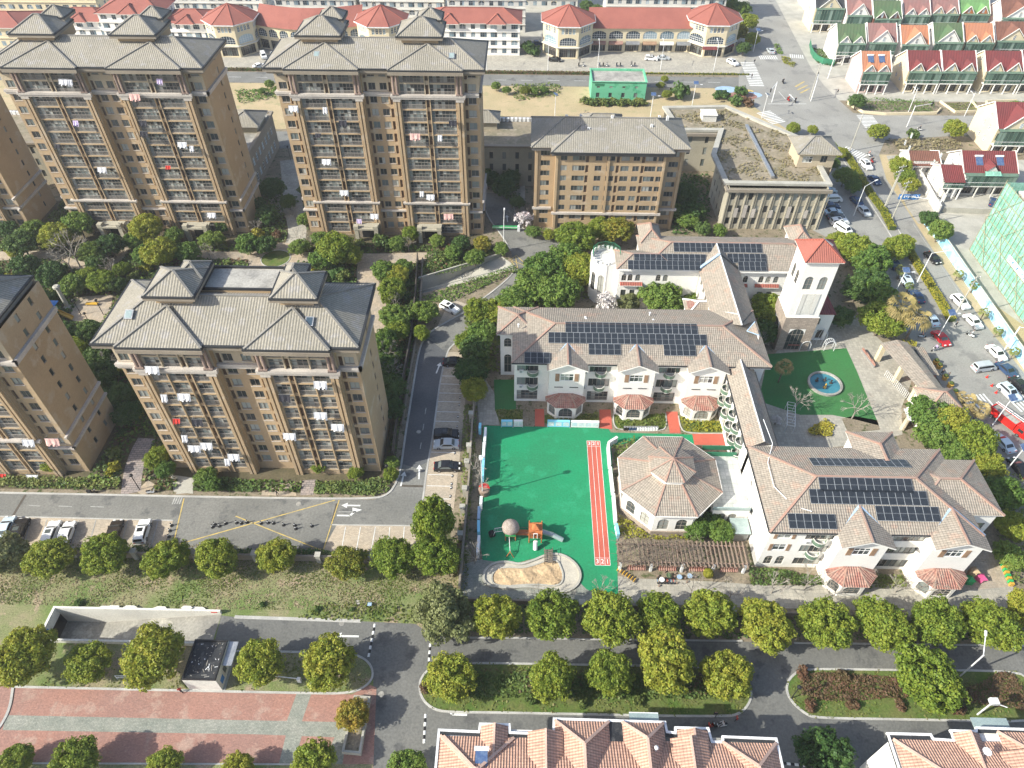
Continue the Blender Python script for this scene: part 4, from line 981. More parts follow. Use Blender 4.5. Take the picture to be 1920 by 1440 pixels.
# ---------------------------------------------------------------- shorter block F with hipped roof
def grid_ops(us, zs, w, h, k): return [(u, z, w, h, k) for z in zs for u in us]
F = thing('residential_block', 'eight storey tan block with grey hipped roof right of the tall middle tower', 'building', (2.2, 150.6, 0))
wall = MB(); FHt = 2.58; nf = 8; HF = .5+nf*FHt
cw = [(1.2, 1.5, 'win'), (4.0, 2.9, 'bal'), (7.1, .7, 'louver'), (9.3, 1.6, 'win'), (12.0, 1.9, 'win'), (14.3, .7, 'louver'), (15.4, 1.9, 'win'), (18.2, 1.5, 'win'), (20.2, .7, 'louver'), (21.0, 2.6, 'bal'), (24.0, 1.5, 'win')]
ops = [(u*25.4/26, .5+f*FHt+(.75 if k != 'louver' else .3), w, 1.35 if k != 'louver' else 1.9, 'win' if k == 'bal' else k) for f in range(nf) for u, w, k in cw]
facade(F, wall, (4.7, 0), 0, 25.4, 0, HF, ops, 'tan')
ops = [(1.3, .5+f*FHt+.75, 2.2, 1.35, 'win') for f in range(nf)]
facade(F, wall, (0, 2.2), 0, 4.7, 0, HF, ops, 'tan'); facade(F, wall, (30.1, 2.2), 0, 4.3, 0, HF, [(1.0, z, 2.2, h, k) for _, z, w, h, k in ops], 'tan')
wall.poly([(4.7, 0, 0), (4.7, 0, HF), (4.7, 2.2, HF), (4.7, 2.2, 0)], 'tan'); wall.poly([(30.1, 0, 0), (30.1, 2.2, 0), (30.1, 2.2, HF), (30.1, 0, HF)], 'tan')
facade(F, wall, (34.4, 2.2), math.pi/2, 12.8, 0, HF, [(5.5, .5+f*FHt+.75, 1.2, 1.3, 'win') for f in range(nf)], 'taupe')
facade(F, wall, (0, 15), -math.pi/2, 12.8, 0, HF, [], 'tan'); wall.poly([(34.4, 15, 0), (0, 15, 0), (0, 15, HF), (34.4, 15, HF)], 'tan')
ob('wall', wall, F)
b = MB()
b.box(4.2, -.5, .5+2*FHt-.35, 30.6, -.004, .5+2*FHt+.2, 'band'); b.box(-.4, 1.7, .5+2*FHt-.35, 4.2, 2.19, .5+2*FHt+.2, 'band'); b.box(30.6, 1.7, .5+2*FHt-.35, 34.8, 2.19, .5+2*FHt+.2, 'band')
ob('band', b, F)
for u in (.1, 4.75, 16.6, 29.3, 33.6):
    p = MB(); y = -.3 if 4 < u < 30 else 1.9; p.box(u, y, 0, u+.55, y+.298, HF-.4, 'tan'); ob('pilaster', p, F)
z = HF+.75; r = MB(); c = MB()
hip(r, c, -1.0, 1.0, 35.4, 16.4, z-.02, 3.6, 'greytile', 'greycap', d=7.6, soffit='taupe')
gab = [(3.6, -1.2, z), (31.4, -1.2, z)]; t1, t2 = (10.4, 6.6, z+2.72), (24.6, 6.6, z+2.72)
r.poly([gab[0], gab[1], t2, t1], 'greytile'); r.poly([(3.6, 1.2, z-.06), gab[0], t1, (3.6, 5.4, z-.02)], 'greytile'); r.poly([gab[1], (31.4, 1.2, z-.06), (31.4, 5.4, z-.02), t2], 'greytile')
capline(c, gab[0], t1, 'greycap'); capline(c, gab[1], t2, 'greycap')
o = ob('roof', r, F); ob('ridge_tiles', c, o); g = MB(); g.box(3.4, -1.4, z-.35, 31.6, -1.2, z+.02, 'gutter'); g.box(3.7, -.9, z-1.0, 31.3, -.005, z-.36, 'greygutter'); g.box(-.8, 1.2, z-.9, 35.2, 16.2, z-.36, 'greygutter'); ob('gutter', g, F)
for i, (u, v) in enumerate(((7, 9), (10.5, 12), (12, 5.5), (17.5, 8.6), (26.5, 6.5), (30.5, 9.8), (29, 12))):
    p = MB(); p.tube((0, 0, -.3), (0, 0, .8), .16, 'whitemetal', 6); p.tube((.35, 0, -.3), (.35, 0, .7), .16, 'whitemetal', 6); ob('vent_pipe', p, F, (u, v, z+(v-1)*.44 if v < 8.7 else z+(16.4-v)*.44))
# small gate pavilion behind it
PV = thing('gate_pavilion', 'small grey tiled gatehouse with stepped roofs behind the eight storey block', 'pavilion', (16.4, 196, 0))
w = MB(); w.box(0, 0, 0, 10.8, 5, 6.4, 'greybeige'); ob('wall', w, PV); r = MB(); c = MB(); hip(r, c, -.7, -.8, 11.5, 5.8, 6.6, 1.7, 'greytile', 'greycap', soffit='taupe'); hip(r, c, 6, -2.2, 11.4, 4.4, 6.9, 1.6, 'greytile', 'greycap', ridge='y', soffit='taupe')
o = ob('roof', r, PV); ob('ridge_tiles', c, o); p = MB()
for q in (.4, 3.4, 7, 10): p.box(q, -1.8, 0, q+.5, -1.3, 6.3, 'taupe')
ob('pillars', p, PV)
# green box building
GB = thing('substation', 'bright mint green flat roofed substation on the dry lawn', 'building', (20.6, 226, 0))
w = MB(); ops = [(u, 1.0, 1.1, 1.5, 'win') for u in (1.6, 5.6, 9.7, 13.7)]+[(u, 4.0, 1.0, .6, 'win') for u in (1.7, 5.7, 9.8, 13.8)]
facade(GB, w, (0, 0), 0, 17.4, 0, 5.6, ops, 'mintgreen'); w.box(0, 0.002, 5.61, 17.4, .3, 6.0, 'mintgreen'); w.poly([(17.4, 0, 0), (17.4, 10, 0), (17.4, 10, 6), (17.4, 0, 6)], 'mintgreen'); w.poly([(0, 0, 0), (0, 0, 6), (0, 10, 6), (0, 10, 0)], 'mintgreen')
w.poly([(17.4, 10, 0), (0, 10, 0), (0, 10, 6), (17.4, 10, 6)], 'mintgreen'); w.box(.3, .3, 5.2, 17.1, 9.7, 5.5, 'weathered'); ribbon(w, [(.18, .4), (.18, 9.82), (17.22, 9.82), (17.22, .4)], .34, 5.5, 6.01, 'mintgreen')
ob('wall', w, GB); cp = MB(); ribbon(cp, [(0, -.1), (17.4, -.1), (17.4, 10.1), (0, 10.1)], .4, 6.02, 6.1, 'mintgreen', True); ob('parapet_coping', cp, GB); ob('wall_stain', MB().poly([(1.2, -.01, 4.6), (4.0, -.01, 4.5), (4.2, -.01, 5.3), (1.0, -.01, 5.4)], 'greenmetal'), GB)
# ---------------------------------------------------------------- grass-roofed building G
Gt = thing('grass_roofed_building', 'low beige office building with overgrown grass roof right of the eight storey block', 'building')
zg = 11.6; poly = [at(1247, 202, zg), at(1360, 200, zg), at(1504, 261, zg), at(1530, 300, zg), (73.0, 155.2), (48.4, 155.2), (47.8, 169), (52.2, 182.6), (41.0, 182.4)]
w = MB(); n = len(poly)
wp = poly; lines = list(zip(wp, wp[1:]+wp[:1]))
bot = [(p[0], p[1]) for p in wp]
def wall_run(B, w, a, b, z1, opsf, m):
    a, b = Vector(a), Vector(b); L = (b-a).length; facade(B, w, (a.x, a.y), math.atan2(b.y-a.y, b.x-a.x), L, 0, z1, opsf(L), m)
FP = [(72.3, 151.9+1.2), (49.0, 151.9+1.2)]
def ops_front(L):
    n_ = 11; st = L/n_; return [(i*st+st*.32, z, 1.15, 1.9, 'win') for i in range(n_) for z in (1.2, 4.6, 8.0)]
wall_run(Gt, w, (49.0, 153.4), (72.6, 153.4), zg-.3, ops_front, 'greybeige')
wall_run(Gt, w, (72.6, 153.4), poly[3], zg-.3, lambda L: [], 'greybeige'); wall_run(Gt, w, poly[3], poly[2], zg-.3, lambda L: [], 'greybeige'); wall_run(Gt, w, poly[2], poly[1], zg-.3, lambda L: [], 'greybeige'); wall_run(Gt, w, poly[1], poly[0], zg-.3, lambda L: [], 'greybeige')
wall_run(Gt, w, (41.6, 181.6), (52.6, 181.6), zg-.3, lambda L: [(u, z, 1.0, 2.1, 'win') for u in (2.2, 6.6) for z in (1.5, 4.9, 8.2)], 'greybeige')
wall_run(Gt, w, (53, 181.6), (48.6, 168), zg-.3, lambda L: [(2+i*2.6, z, .8, 2.0, 'win') for i in range(4) for z in (4.6, 8)], 'greybeige'); wall_run(Gt, w, (48.6, 168), (49, 153.4), zg-.3, lambda L: [(2+i*2.8, z, .8, 1.9, 'win') for i in range(4) for z in (1.2, 4.6, 8)], 'greybeige')
ob('wall', w, Gt)
zr_ = MB(); zr_.poly([(x, y, zg-.35) for x, y in poly[::-1]], 'roofgrass'); ob('grass_roof', zr_, Gt)
pp = MB(); ribbon(pp, poly, 1.3, zg-.34, zg+.25, 'concrete', True); ribbon(pp, [(40.6, 181), (52.5, 181), (48.0, 168.4), (48.3, 152.8), (73.3, 152.8)], .5, zg-1.1, zg-.36, 'taupe'); ob('parapet', pp, Gt)
fins = MB(); st = 23.6/11
for i in range(12): u = 49.0+i*st; fins.box(u-.12, 153.1, 0, u+.14, 153.39, zg-1.2, 'greybeige'); fins.box(u+.5, 153.2, 0, u+.62, 153.39, zg-1.2, 'greybeige')
ob('wall_fins', fins, Gt)
pn = MB()
for i, (a, b_) in enumerate(((1, 4.2), (2, 5.6), (3, 4.0), (5, 3.4), (7, 5.2), (9, 3.6))): u = 49.2+a*st; pn.box(u-.1, 153.1, 3.3, u+.85, 153.35, 3.3+b_*.6, 'band')
ob('wall_panels', pn, Gt)
k = cover('roof_grass', [(x*.985+.6, y*.985+2.4) for x, y in poly], 3.5, .45, .35, 'leaf_dry', None, 9, 1.6, patch=.5, z0=zg-.35, parent=Gt)
q = MB(); a, b = at(1400, 233, 12), at(1450, 330, 12); q.bar((*a, 11.7), (*b, 11.7), .8, .6, 'steel'); ob('roof_duct', q, Gt)
q = MB(); x, y = at(1328, 218, 12); q.box(x-1.9, y-1.8, 11.2, x+1.9, y+1.8, 13.0, 'concrete_white'); q.box(x-2.1, y-2, 13.0, x+2.1, y+2, 13.15, 'concrete_white'); ob('roof_shed', q, Gt)
PG = thing('corner_pavilion', 'square pavilion with grey hipped roof at the corner of the grass roof', 'pavilion')
x0, y0 = at(1493, 300, 13.6); w = MB(); facade(PG, w, (x0+.8, y0+.7), 0, 8.8, 11.3, 15.2, [(1, 12.6, 2.4, 1.6, 'white'), (5.4, 12.6, 1.6, 1.8, 'win')], 'cream_tan'); w.box(x0+.8, y0+.702, 11.3, x0+9.6, y0+8.2, 15.2, 'cream_tan') if False else w.prism([(x0+.8, y0+1.5), (x0+9.6, y0+1.5), (x0+9.6, y0+8.2), (x0+.8, y0+8.2)], 0, 15.2, 'cream_tan')
w.poly([(x0+.8, y0+.7, 11.3), (x0+.8, y0+.7, 15.2), (x0+.8, y0+1.5, 15.2), (x0+.8, y0+1.5, 11.3)], 'cream_tan'); w.poly([(x0+9.6, y0+.7, 0), (x0+9.6, y0+1.5, 0), (x0+9.6, y0+1.5, 15.2), (x0+9.6, y0+.7, 15.2)], 'cream_tan')
ob('wall', w, PG); r = MB(); c = MB(); hip(r, c, x0-.2, y0-.4, x0+10.6, y0+9, 15.3, 2.4, 'greytile', 'greycap', d=4.65, soffit='cream_tan'); o = ob('roof', r, PG); ob('ridge_tiles', c, o)
# wings left of F and far left
def flatwing(name, label, x0, y0, x1, y1, h, wins=True, m='greybeige', roofm='roofgrass', box=True):
    o = thing(name, label, 'building', (x0, y0, 0)); w = MB(); L = x1-x0; n = int(L/3.2)
    ops = [(i*L/n+.9, z, 1.0, 1.9, 'win') for i in range(n) for z in np.arange(1.2, h-2.2, 3.3)] if wins else []
    facade(o, w, (0, 0), 0, L, 0, h, ops, m); facade(o, w, (L, 0), math.pi/2, y1-y0, 0, h, [], m); facade(o, w, (0, y1-y0), -math.pi/2, y1-y0, 0, h, [], m); ob('wall', w, o)
    r = MB(); r.box(.1, .1, h-.9, L-.1, y1-y0-.1, h-.45, roofm); ob('roof_deck', r, o); p = MB(); ribbon(p, rect(0, 0, L, y1-y0), 1.0, h-.44, h+.1, 'taupe', True); ob('parapet', p, o)
    if box:
        a = MB()
        for i in range(int(L/1.1)-1): a.box(1+i*1.1, y1-y0-1.6, h-.4, 1.8+i*1.1, y1-y0-.9, h+.5, 'whitemetal')
        ob('air_conditioners', a, o)
    return o
W1 = flatwing('office_wing', 'grey office wing with grass roof and white roof units beside the eight storey block', -24, 172.5, 3.2, 188.5, 11.5)
w = MB(); c = MB(); hip(w, c, .5+8, 9, 17, 15.6, 13.4, 1.8, 'greytile', 'greycap'); w.box(9.3, 9.8, 11, 16.2, 14.8, 13.2, 'greybeige'); o = ob('stair_roof', w, W1); ob('ridge_tiles', c, o)
W2 = flatwing('office_wing', 'grey office wing with grass roof glimpsed left of the back left tower', -170, 172, -112, 190, 11, roofm='roofgrass')
HB_ = thing('clubhouse', 'grey clubhouse with a tiled roof standing between the two back towers', 'building', (-81.2, 166.5, 0))
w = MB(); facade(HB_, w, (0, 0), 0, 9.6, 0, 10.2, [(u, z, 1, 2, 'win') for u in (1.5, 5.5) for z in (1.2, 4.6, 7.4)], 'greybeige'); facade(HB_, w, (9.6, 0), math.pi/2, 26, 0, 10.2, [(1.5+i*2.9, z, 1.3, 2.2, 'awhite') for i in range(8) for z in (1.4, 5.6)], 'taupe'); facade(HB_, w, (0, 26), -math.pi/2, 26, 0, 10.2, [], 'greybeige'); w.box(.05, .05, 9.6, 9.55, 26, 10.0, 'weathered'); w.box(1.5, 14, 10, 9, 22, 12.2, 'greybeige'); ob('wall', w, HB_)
w = MB(); c = MB(); hip(w, c, .7, 13, 9.9, 22.6, 12.3, 2.2, 'greytile', 'greycap', ridge='y', d=4.4); o = ob('roof', w, HB_); ob('ridge_tiles', c, o); p = MB(); ribbon(p, rect(0, 0, 9.6, 26), .8, 10.01, 10.6, 'taupe', True); ob('parapet', p, HB_)
# ---------------------------------------------------------------- kindergarten
EZ = 11.0
KG = thing('kindergarten_wing', 'white three storey kindergarten wing with three gables facing the green playground', 'school building')
def wbox_facades(B, x0, y0, x1, y1, z1, m='white', s=(), e=(), n=(), w_=(), mb=None, z0=0):
    w = mb or MB(); facade(B, w, (x0, y0), 0, x1-x0, z0, z1, list(s), m); facade(B, w, (x1, y0), math.pi/2, y1-y0, z0, z1, list(e), m); facade(B, w, (x1, y1), math.pi, x1-x0, z0, z1, list(n), m); facade(B, w, (x0, y1), -math.pi/2, y1-y0, z0, z1, list(w_), m)
    if mb is None: ob('wall', w, B)
    return w
def strip_floor(u, w): return [(u, .6, w, 2.4, 'bal'), (u, 4.4, w, 2.0, 'win'), (u, 8.1, w, 2.0, 'win')]
gx = [(4.5, 11.9), (17.1, 24.5), (29.7, 37.1)]
def semibal(B, x, y, z, ang=0, r=1.0):
    m = WC.get('semi')
    if m is None:
        q = MB(); pts = [(-r*1.15, 0)]+[(-r*math.cos(math.pi*i/8), -r*math.sin(math.pi*i/8)) for i in range(9)]+[(r*1.15, 0)]
        q.prism(pts, -.15, .0, 'white'); ribbon(q, pts[1:-1], .08, .0, .85, 'greenglassframe'); ribbon(q, pts[1:-1], .12, .85, .95, 'offwhite'); m = WC['semi'] = q.mesh('curved_balcony')
    o = ob('curved_balcony', m, B, (x, y, z), ang); return o
w = MB(); y_s = 93.1
ops = []
for a in (-.9, 12.4, 25.0): ops += strip_floor(a+.9+.5, 3.9)
facade(KG, w, (-1.4, y_s), 0, 45.4, 0, EZ-.2, [(u-(.0), z, ww, h, k) for u, z, ww, h, k in ops if u < 45], 'white')
facade(KG, w, (44.0, y_s), math.pi/2, 14.2, 0, EZ-.2, [(2+i*3.4, z, 1.6, 1.7, 'win') for i in range(4) for z in (1.2, 4.6, 8.1)], 'white'); facade(KG, w, (44.0, 107.3), math.pi, 48.2, 0, EZ-.2, [(1.5+i*3.2, z, 1.7, 1.7, 'win') for i in range(14) for z in (1.2, 4.6, 8.1)], 'white')
facade(KG, w, (-4.2, 107.3), -math.pi/2, 7.2, 0, EZ-.2, [(2.4, 4.6, 1.6, 1.8, 'win')], 'white'); facade(KG, w, (-4.2, 100.1), 0, 2.8, 0, EZ-.2, [(.7, 7.6, 1.4, 2.2, 'arch'), (.7, .8, 1.4, 4.8, 'arch')], 'white'); facade(KG, w, (-1.4, 100.1), -math.pi/2, 7.0, 0, EZ-.2, [], 'white')
for x0_, x1_ in gx:      # gable blocks
    L = x1_-x0_-.9; facade(KG, w, (x0_+.45, 91.2), 0, L, 0, EZ-.5, [(L/2-1.2, 8.0-.4, 2.4, 1.7, 'white')], 'white')
    for xs, sg in ((x0_+.45, -1), (x1_-.45, 1)): w.poly([(xs, 91.2, 0), (xs, 93.1, 0), (xs, 93.1, EZ-.5), (xs, 91.2, EZ-.5)][::sg], 'white')
    xm = (x0_+x1_)/2; w.poly([(x0_+.45, 91.2, EZ-.5), (x1_-.45, 91.2, EZ-.5), (xm, 91.2, 12.25)], 'white')
ob('wall', w, KG)
r = MB(); c = MB()
R0, R1_ = hip(r, c, -1.9, 92.1, 44.8, 107.9, EZ, 2.75, 'pinktile', 'redridge', d=7.9)
hip(r, c, -4.9, 99.7, 3.0, 107.92, EZ+.01, 1.42, 'pinktile', 'redridge', d=4.1)
for x0_, x1_ in gx:
    xm = (x0_+x1_)/2; yf = 90.5; zr = 12.4; yb = 92.1+(zr-EZ)/2.75*7.9+.1; ze = 10.75; yb0 = 92.3
    r.poly([(x0_, yf, ze), (xm, yf, zr), (xm, yb, zr), (x0_, yb0, ze+.2)][::-1], 'pinktile'); r.poly([(x1_, yf, ze), (x1_, yb0, ze+.2), (xm, yb, zr), (xm, yf, zr)][::-1], 'pinktile')
    r.poly([(x0_, yf, ze-.28), (xm, yf, zr-.28), (xm, yf, zr-.01), (x0_, yf, ze-.01)], 'white'); r.poly([(xm, yf, zr-.28), (x1_, yf, ze-.28), (x1_, yf, ze-.01), (xm, yf, zr-.01)], 'white')
    r.poly([(x0_, yf, ze-.28), (x0_, yb0, ze-.28), (xm, yb0, zr-.28), (xm, yf, zr-.28)], 'offwhite'); r.poly([(xm, yf, zr-.28), (xm, yb0, zr-.28), (x1_, yb0, ze-.28), (x1_, yf, ze-.28)], 'offwhite')
    capline(c, (xm, yf, zr), (xm, yb, zr), 'redridge', .28, .14); capline(c, (x0_, yb0, ze+.15), (xm, yb, zr), 'bluemetal', .22, .08); capline(c, (x1_, yb0, ze+.15), (xm, yb, zr), 'bluemetal', .22, .08)
o = ob('roof', r, KG); ob('ridge_tiles', c, o)
g = MB()
for a, b in ((-1.9, gx[0][0]), (gx[0][1], gx[1][0]), (gx[1][1], gx[2][0]), (gx[2][1], 44.8)): g.box(a, 91.95, EZ-.2, b, 92.12, EZ+.02, 'gutter'); g.box(a+.1, 92.13, EZ-.55, b-.1, 93.08, EZ-.21, 'white')
ob('gutter', g, KG)
def baypav(B, xc, yc, tag_=None, wall='white'):
    "half-octagon bay with arched windows and tiled hood"
    pts = [(-3.3, 0), (-3.3, -1.0), (-1.75, -2.6), (1.75, -2.6), (3.3, -1.0), (3.3, 0)]
    o = ob('bay_wall', MB().prism([(x*.98, y*.98) for x, y in pts], 3.35, 3.5, 'white'), B, (xc, yc, 0)); w = MB()
    for a, b in zip(pts[:-1], pts[1:]):
        L = math.hypot(b[0]-a[0], b[1]-a[1]); ang = math.atan2(b[1]-a[1], b[0]-a[0])
        if L > 1.5:
            ww = L*.72; cc, ss = math.cos(ang), math.sin(ang)
            facade(o, w, a, ang, L, 0, 3.45, [((L-ww)/2, .7, ww, 2.3, 'arch')], wall)
        else: facade(o, w, a, ang, L, 0, 3.45, [], wall)
    ob('bay_front', w, o)
    r = MB(); c = MB(); e = [(-3.75, .02), (-3.75, -1.1), (-1.95, -3.0), (1.95, -3.0), (3.75, -1.1), (3.75, .02)]; top = [(-1.3, -.02), (-1.25, -.1), (-.9, -.25), (.9, -.25), (1.25, -.1), (1.3, -.02)]
    for i in range(5): r.poly([(*e[i], 3.45), (*e[i+1], 3.45), (*top[i+1], 4.35), (*top[i], 4.35)], 'baytile')
    r.poly([(*p, 4.35) for p in top], 'baytile'); r.poly([(*p, 3.42) for p in e[::-1]], 'white')
    for i in range(1, 5): capline(c, (*e[i], 3.45), (*top[i], 4.35), 'redridge', .2, .1)
    q = ob('bay_roof', r, B, (xc, yc, 0)); ob('ridge_tiles', c, q)
for x0_, x1_ in gx:
    xm = (x0_+x1_)/2; baypav(KG, xm, 91.19)
    for s_ in (-1, 1):
        q = MB(); q.box(0, -.06, 0, .75, 0, 1.9, 'shutter'); ob('shutter', q, KG, (xm+s_*1.75-.37, 91.19, 7.5))
    q = MB(); q.box(-2.2, -.1, 0, -.6, 0, .12, 'gutter'); q.box(.6, -.1, 0, 2.2, 0, .12, 'gutter'); ob('ledge', q, KG, (xm, 91.19, 5.9))
for u in (1.5+.5, 14.3+.2, 27.1): 
    for z in (3.9, 7.5): semibal(KG, u, y_s-.02, z); ob('air_conditioner', acmesh(), KG, (u-3.1+(.6 if u < 3 else 0), y_s-.01, z+.35 if z > 4 else 3.9))
# solar panels
def panel_mesh():
    if 'pv' in WC: return WC['pv']
    m = MB(); m.box(0, 0, 0, 1.13, 2.24, .05, 'pvframe', 'pvframe'); m.poly([(.03, .04, .054), (1.10, .04, .054), (1.10, 1.10, .054), (.03, 1.10, .054)], 'pvcell'); m.poly([(.03, 1.13, .054), (1.10, 1.13, .054), (1.10, 2.2, .054), (.03, 2.2, .054)], 'pvcell'); WC['pv'] = m.mesh('solar_panel'); return WC['pv']
def pvrow(B, x, y, n, ye, slope, ze=EZ, up=1, gap=1.155):
    "n panels side by side on a slope rising from eave line ye"
    a = math.atan(slope); z = ze+abs(y-ye)*slope+.16
    for i in range(n):
        o = ob('solar_panel', panel_mesh(), B, (x+i*gap, y, z)); o.rotation_euler = (a*up, 0, 0)
sl_ = 2.75/7.9
def xy(px, py, z): return at(px, py, z)
for (px, py, n, z) in ((1060, 626, 21, 12.9), (1028, 644.5, 25, 12.3), (1104, 666, 5, 11.6), (1245, 668, 5, 11.6), (983, 681, 4, 11.2)):
    x, y = at(px, py, z); pvrow(KG, x, y, n, 92.1, sl_)
for px, py in ((1097, 598), (1098, 601), (1218, 590), (1224, 603), (972, 612)):
    q = MB(); q.tube((0, 0, -.2), (0, 0, .45), .12, 'whitemetal', 6); q.tube((0, 0, .4), (0, 0, .55), .22, 'whitemetal', 6); x, y = at(px, py, 12.4); ob('roof_vent', q, KG, (x, y, 12.4))
# spine between the wings
SP = thing('linking_roof', 'narrow tiled linking wing running back from the gabled wing to the rear wing', 'school building')
w = MB(); facade(SP, w, (44.0, 107.5), math.pi/2, 14, 0, EZ-.2, [(1+i*2.5, z, 1.4, 1.7, 'win') for i in range(5) for z in (1.2, 4.6, 8.1)], 'white'); facade(SP, w, (37.0, 121), -math.pi/2, 13.6, 0, EZ-.2, [(1+i*2.5, z, 1.4, 1.7, 'win') for i in range(5) for z in (1.2, 4.6, 8.1)], 'white'); ob('wall', w, SP)
r = MB(); c = MB(); zz = EZ+2.75
r.poly([(36.3, 104.6, EZ), (40.5, 100.2, zz+.02), (40.5, 126.8, zz+.02), (36.3, 121, EZ)][::-1], 'pinktile'); r.poly([(44.8, 105, EZ), (44.8, 121, EZ), (40.5, 126.8, zz+.02), (40.5, 100.2, zz+.02)], 'pinktile')
capline(c, (40.5, 100.4, zz), (40.5, 126.5, zz), 'whitemetal', .2, .12); capline(c, (36.5, 120.8, EZ+.5), (40.4, 122.5, zz+.1), 'bluemetal', .5, .3); capline(c, (44.6, 120.9, EZ+.3), (40.6, 122.5, zz), 'gutter', .3, .2); capline(c, (36.8, 107.9, EZ+.1), (40.5, 103.5, zz), 'whitemetal', .2, .1); capline(c, (44.6, 107.6, EZ+.1), (40.5, 100.6, zz), 'gutter', .22, .1); capline(c, (36.8, 100.2, zz), (44.8, 92.3, EZ+.1), 'redridge', .25, .15)
o = ob('roof', r, SP); ob('ridge_tiles', c, o)
q = MB(); q.poly([(0, 0, 0), (1.6, -2.2, .9), (1.6, 1.6, .9)], 'pinktile'); q.poly([(1.6, -2.2, .9), (1.7, -2.2, -.2), (1.7, 1.6, -.2), (1.6, 1.6, .9)], 'white'); q.bar((0, 0, .02), (1.6, -2.2, .95), .15, .1, 'bluemetal'); q.bar((0, 0, .02), (1.6, 1.6, .95), .15, .1, 'bluemetal'); ob('roof_dormer', q, SP, (44.0-2.2, 100.5, EZ+1.2))
# round turret on the side courtyard
q = MB(); q.lathe([(1.9, 0), (1.9, 7.5), (2.2, 7.6), (2.2, 8.2)], 'white', 14, (34.8, 112.0, 0)); q.box(34.5, 109.6, 0, 37, 114.4, 7.6, 'white'); r = MB(); c = MB(); hip(r, c, 32.6, 109.3, 40, 114.7, 8.2, 1.6, 'pinktile', 'whitemetal', d=2.6); q2 = ob('side_bay', q, SP); o = ob('side_bay_roof', r, SP); ob('ridge_tiles', c, o); o = ob('striped_panel', MB().poly([(33.0, 110.8, 8.98), (34.4, 110.8, 9.3), (34.4, 113.2, 9.3), (33.0, 113.2, 8.98)], 'baytile'), SP)
# rear wing
NW = thing('kindergarten_wing', 'white rear kindergarten wing with small arched windows and red sills, under solar panels', 'school building')
w = MB(); yN = 121.3; ops = []
for px in (19.9+.8, 22.0, 23.4+.2, 27.5+.4, 29.2+.2, 46.2, 49.3+.2, 51.0, 52.6): ops.append((px-20.0, 7.6, 1.0, 1.7, 'arch'))
for px in (20.9, 22.8, 24.7, 28, 30, 46.5, 50, 52): ops.append((px-20.0, 3.0, 1.1, 2.2, 'win'))
facade(NW, w, (20.0, yN), 0, 42, 0, EZ-.2, [q for q in ops if not 16.6 < q[0] < 25], 'white')
facade(NW, w, (62.0, yN), math.pi/2, 11, 0, EZ-.2, [(2+i*3, z, 1.5, 1.7, 'win') for i in range(3) for z in (1.2, 4.6, 8.1)], 'white'); facade(NW, w, (62, 132.4), math.pi, 37, 0, EZ-.2, [(2+i*3, z, 1.5, 1.7, 'win') for i in range(11) for z in (1.2, 4.6, 8.1)], 'white'); facade(NW, w, (20, 127), -math.pi/2, 5.7, 0, EZ-.2, [], 'white'); facade(NW, w, (25.2, 132.4), -math.pi/2, 5.4, 0, EZ-.2, [], 'white')
ob('wall', w, NW)
for a, b in ((20.4, 25.2), (45.6, 47.4), (48.9, 54.0)):
    q = MB(); q.box(a, yN-.75, 6.7, b, yN-.01, 6.85, 'white'); q.poly([(a, yN-.75, 6.86), (b, yN-.75, 6.86), (b, yN-.02, 7.3), (a, yN-.02, 7.3)], 'redtile'); ob('red_sill', q, NW)
r = MB(); c = MB(); hip(r, c, 24.6, 120.7, 63, 133.1, EZ, 2.6, 'pinktile', 'redridge', d=6.4); hip(r, c, 19.3, 120.68, 32, 127.6, EZ+.01, 1.45, 'pinktile', 'redridge', d=3.5)
for xm in (27.5, 60): hip(r, c, xm-2.4, 129.5, xm+2.4, 136.5, EZ+.6, 2.0, 'pinktile', 'redridge', ridge='y', d=2.3)
o = ob('roof', r, NW); ob('ridge_tiles', c, o)
q = MB(); q.box(26, 132.45, 0, 29.4, 136, EZ+.4, 'white'); q.box(58.4, 132.45, 0, 61.6, 136, EZ+.4, 'white'); ob('stair_tower', q, NW)
g = MB(); g.box(19.3, 120.5, EZ-.35, 62.8, 120.68, EZ+.02, 'white'); g.box(20, 120.7, EZ-.6, 62.4, 121.28, EZ-.21, 'white'); ob('gutter', g, NW)
for px, py, n, z in ((1264, 470.5, 16, 13.0), (1190, 487.5, 13, 12.4), (1178, 504, 13, 11.6), (1366, 488.5, 7, 12.4), (1386, 505.5, 5, 11.6)):
    x, y = at(px, py, z); pvrow(NW, x, y, n, 120.7, 2.6/6.2)
# crenellated turret
TT = thing('turret', 'round white crenellated turret with a green railing at the left end of the rear wing', 'turret', (17.6, 126.0, 0))
w = MB(); n8 = 10; rad = 3.3; P8 = [(rad*math.cos(2*math.pi*(i+.5)/n8), rad*math.sin(2*math.pi*(i+.5)/n8)) for i in range(n8)]
for i in range(n8):
    a, b = P8[i], P8[(i+1) % n8]; L = math.hypot(b[0]-a[0], b[1]-a[1]); facade(TT, w, a, math.atan2(b[1]-a[1], b[0]-a[0]), L, 0, 10.4, [(.4, 3.0, L-.8, 4.6, 'arch')] if i in (5, 6, 7) else [], 'white')
w.prism([(x*.97, y*.97) for x, y in P8], 9.6, 9.8, 'concrete_white'); w.box(0, -3.2, 0, 3.2, 1.0, 10.39, 'white')
ob('wall', w, TT)
for i in range(n8):
    a, b = Vector(P8[i]), Vector(P8[(i+1) % n8])
    for k in (.18, .62):
        p = a.lerp(b, k+.1); q = MB(); q.obox(p.x*.97, p.y*.97, math.atan2(b.y-a.y, b.x-a.x), .55, .3, 10.41, 11.1, 'white'); ob('merlon', q, TT)
q = MB()
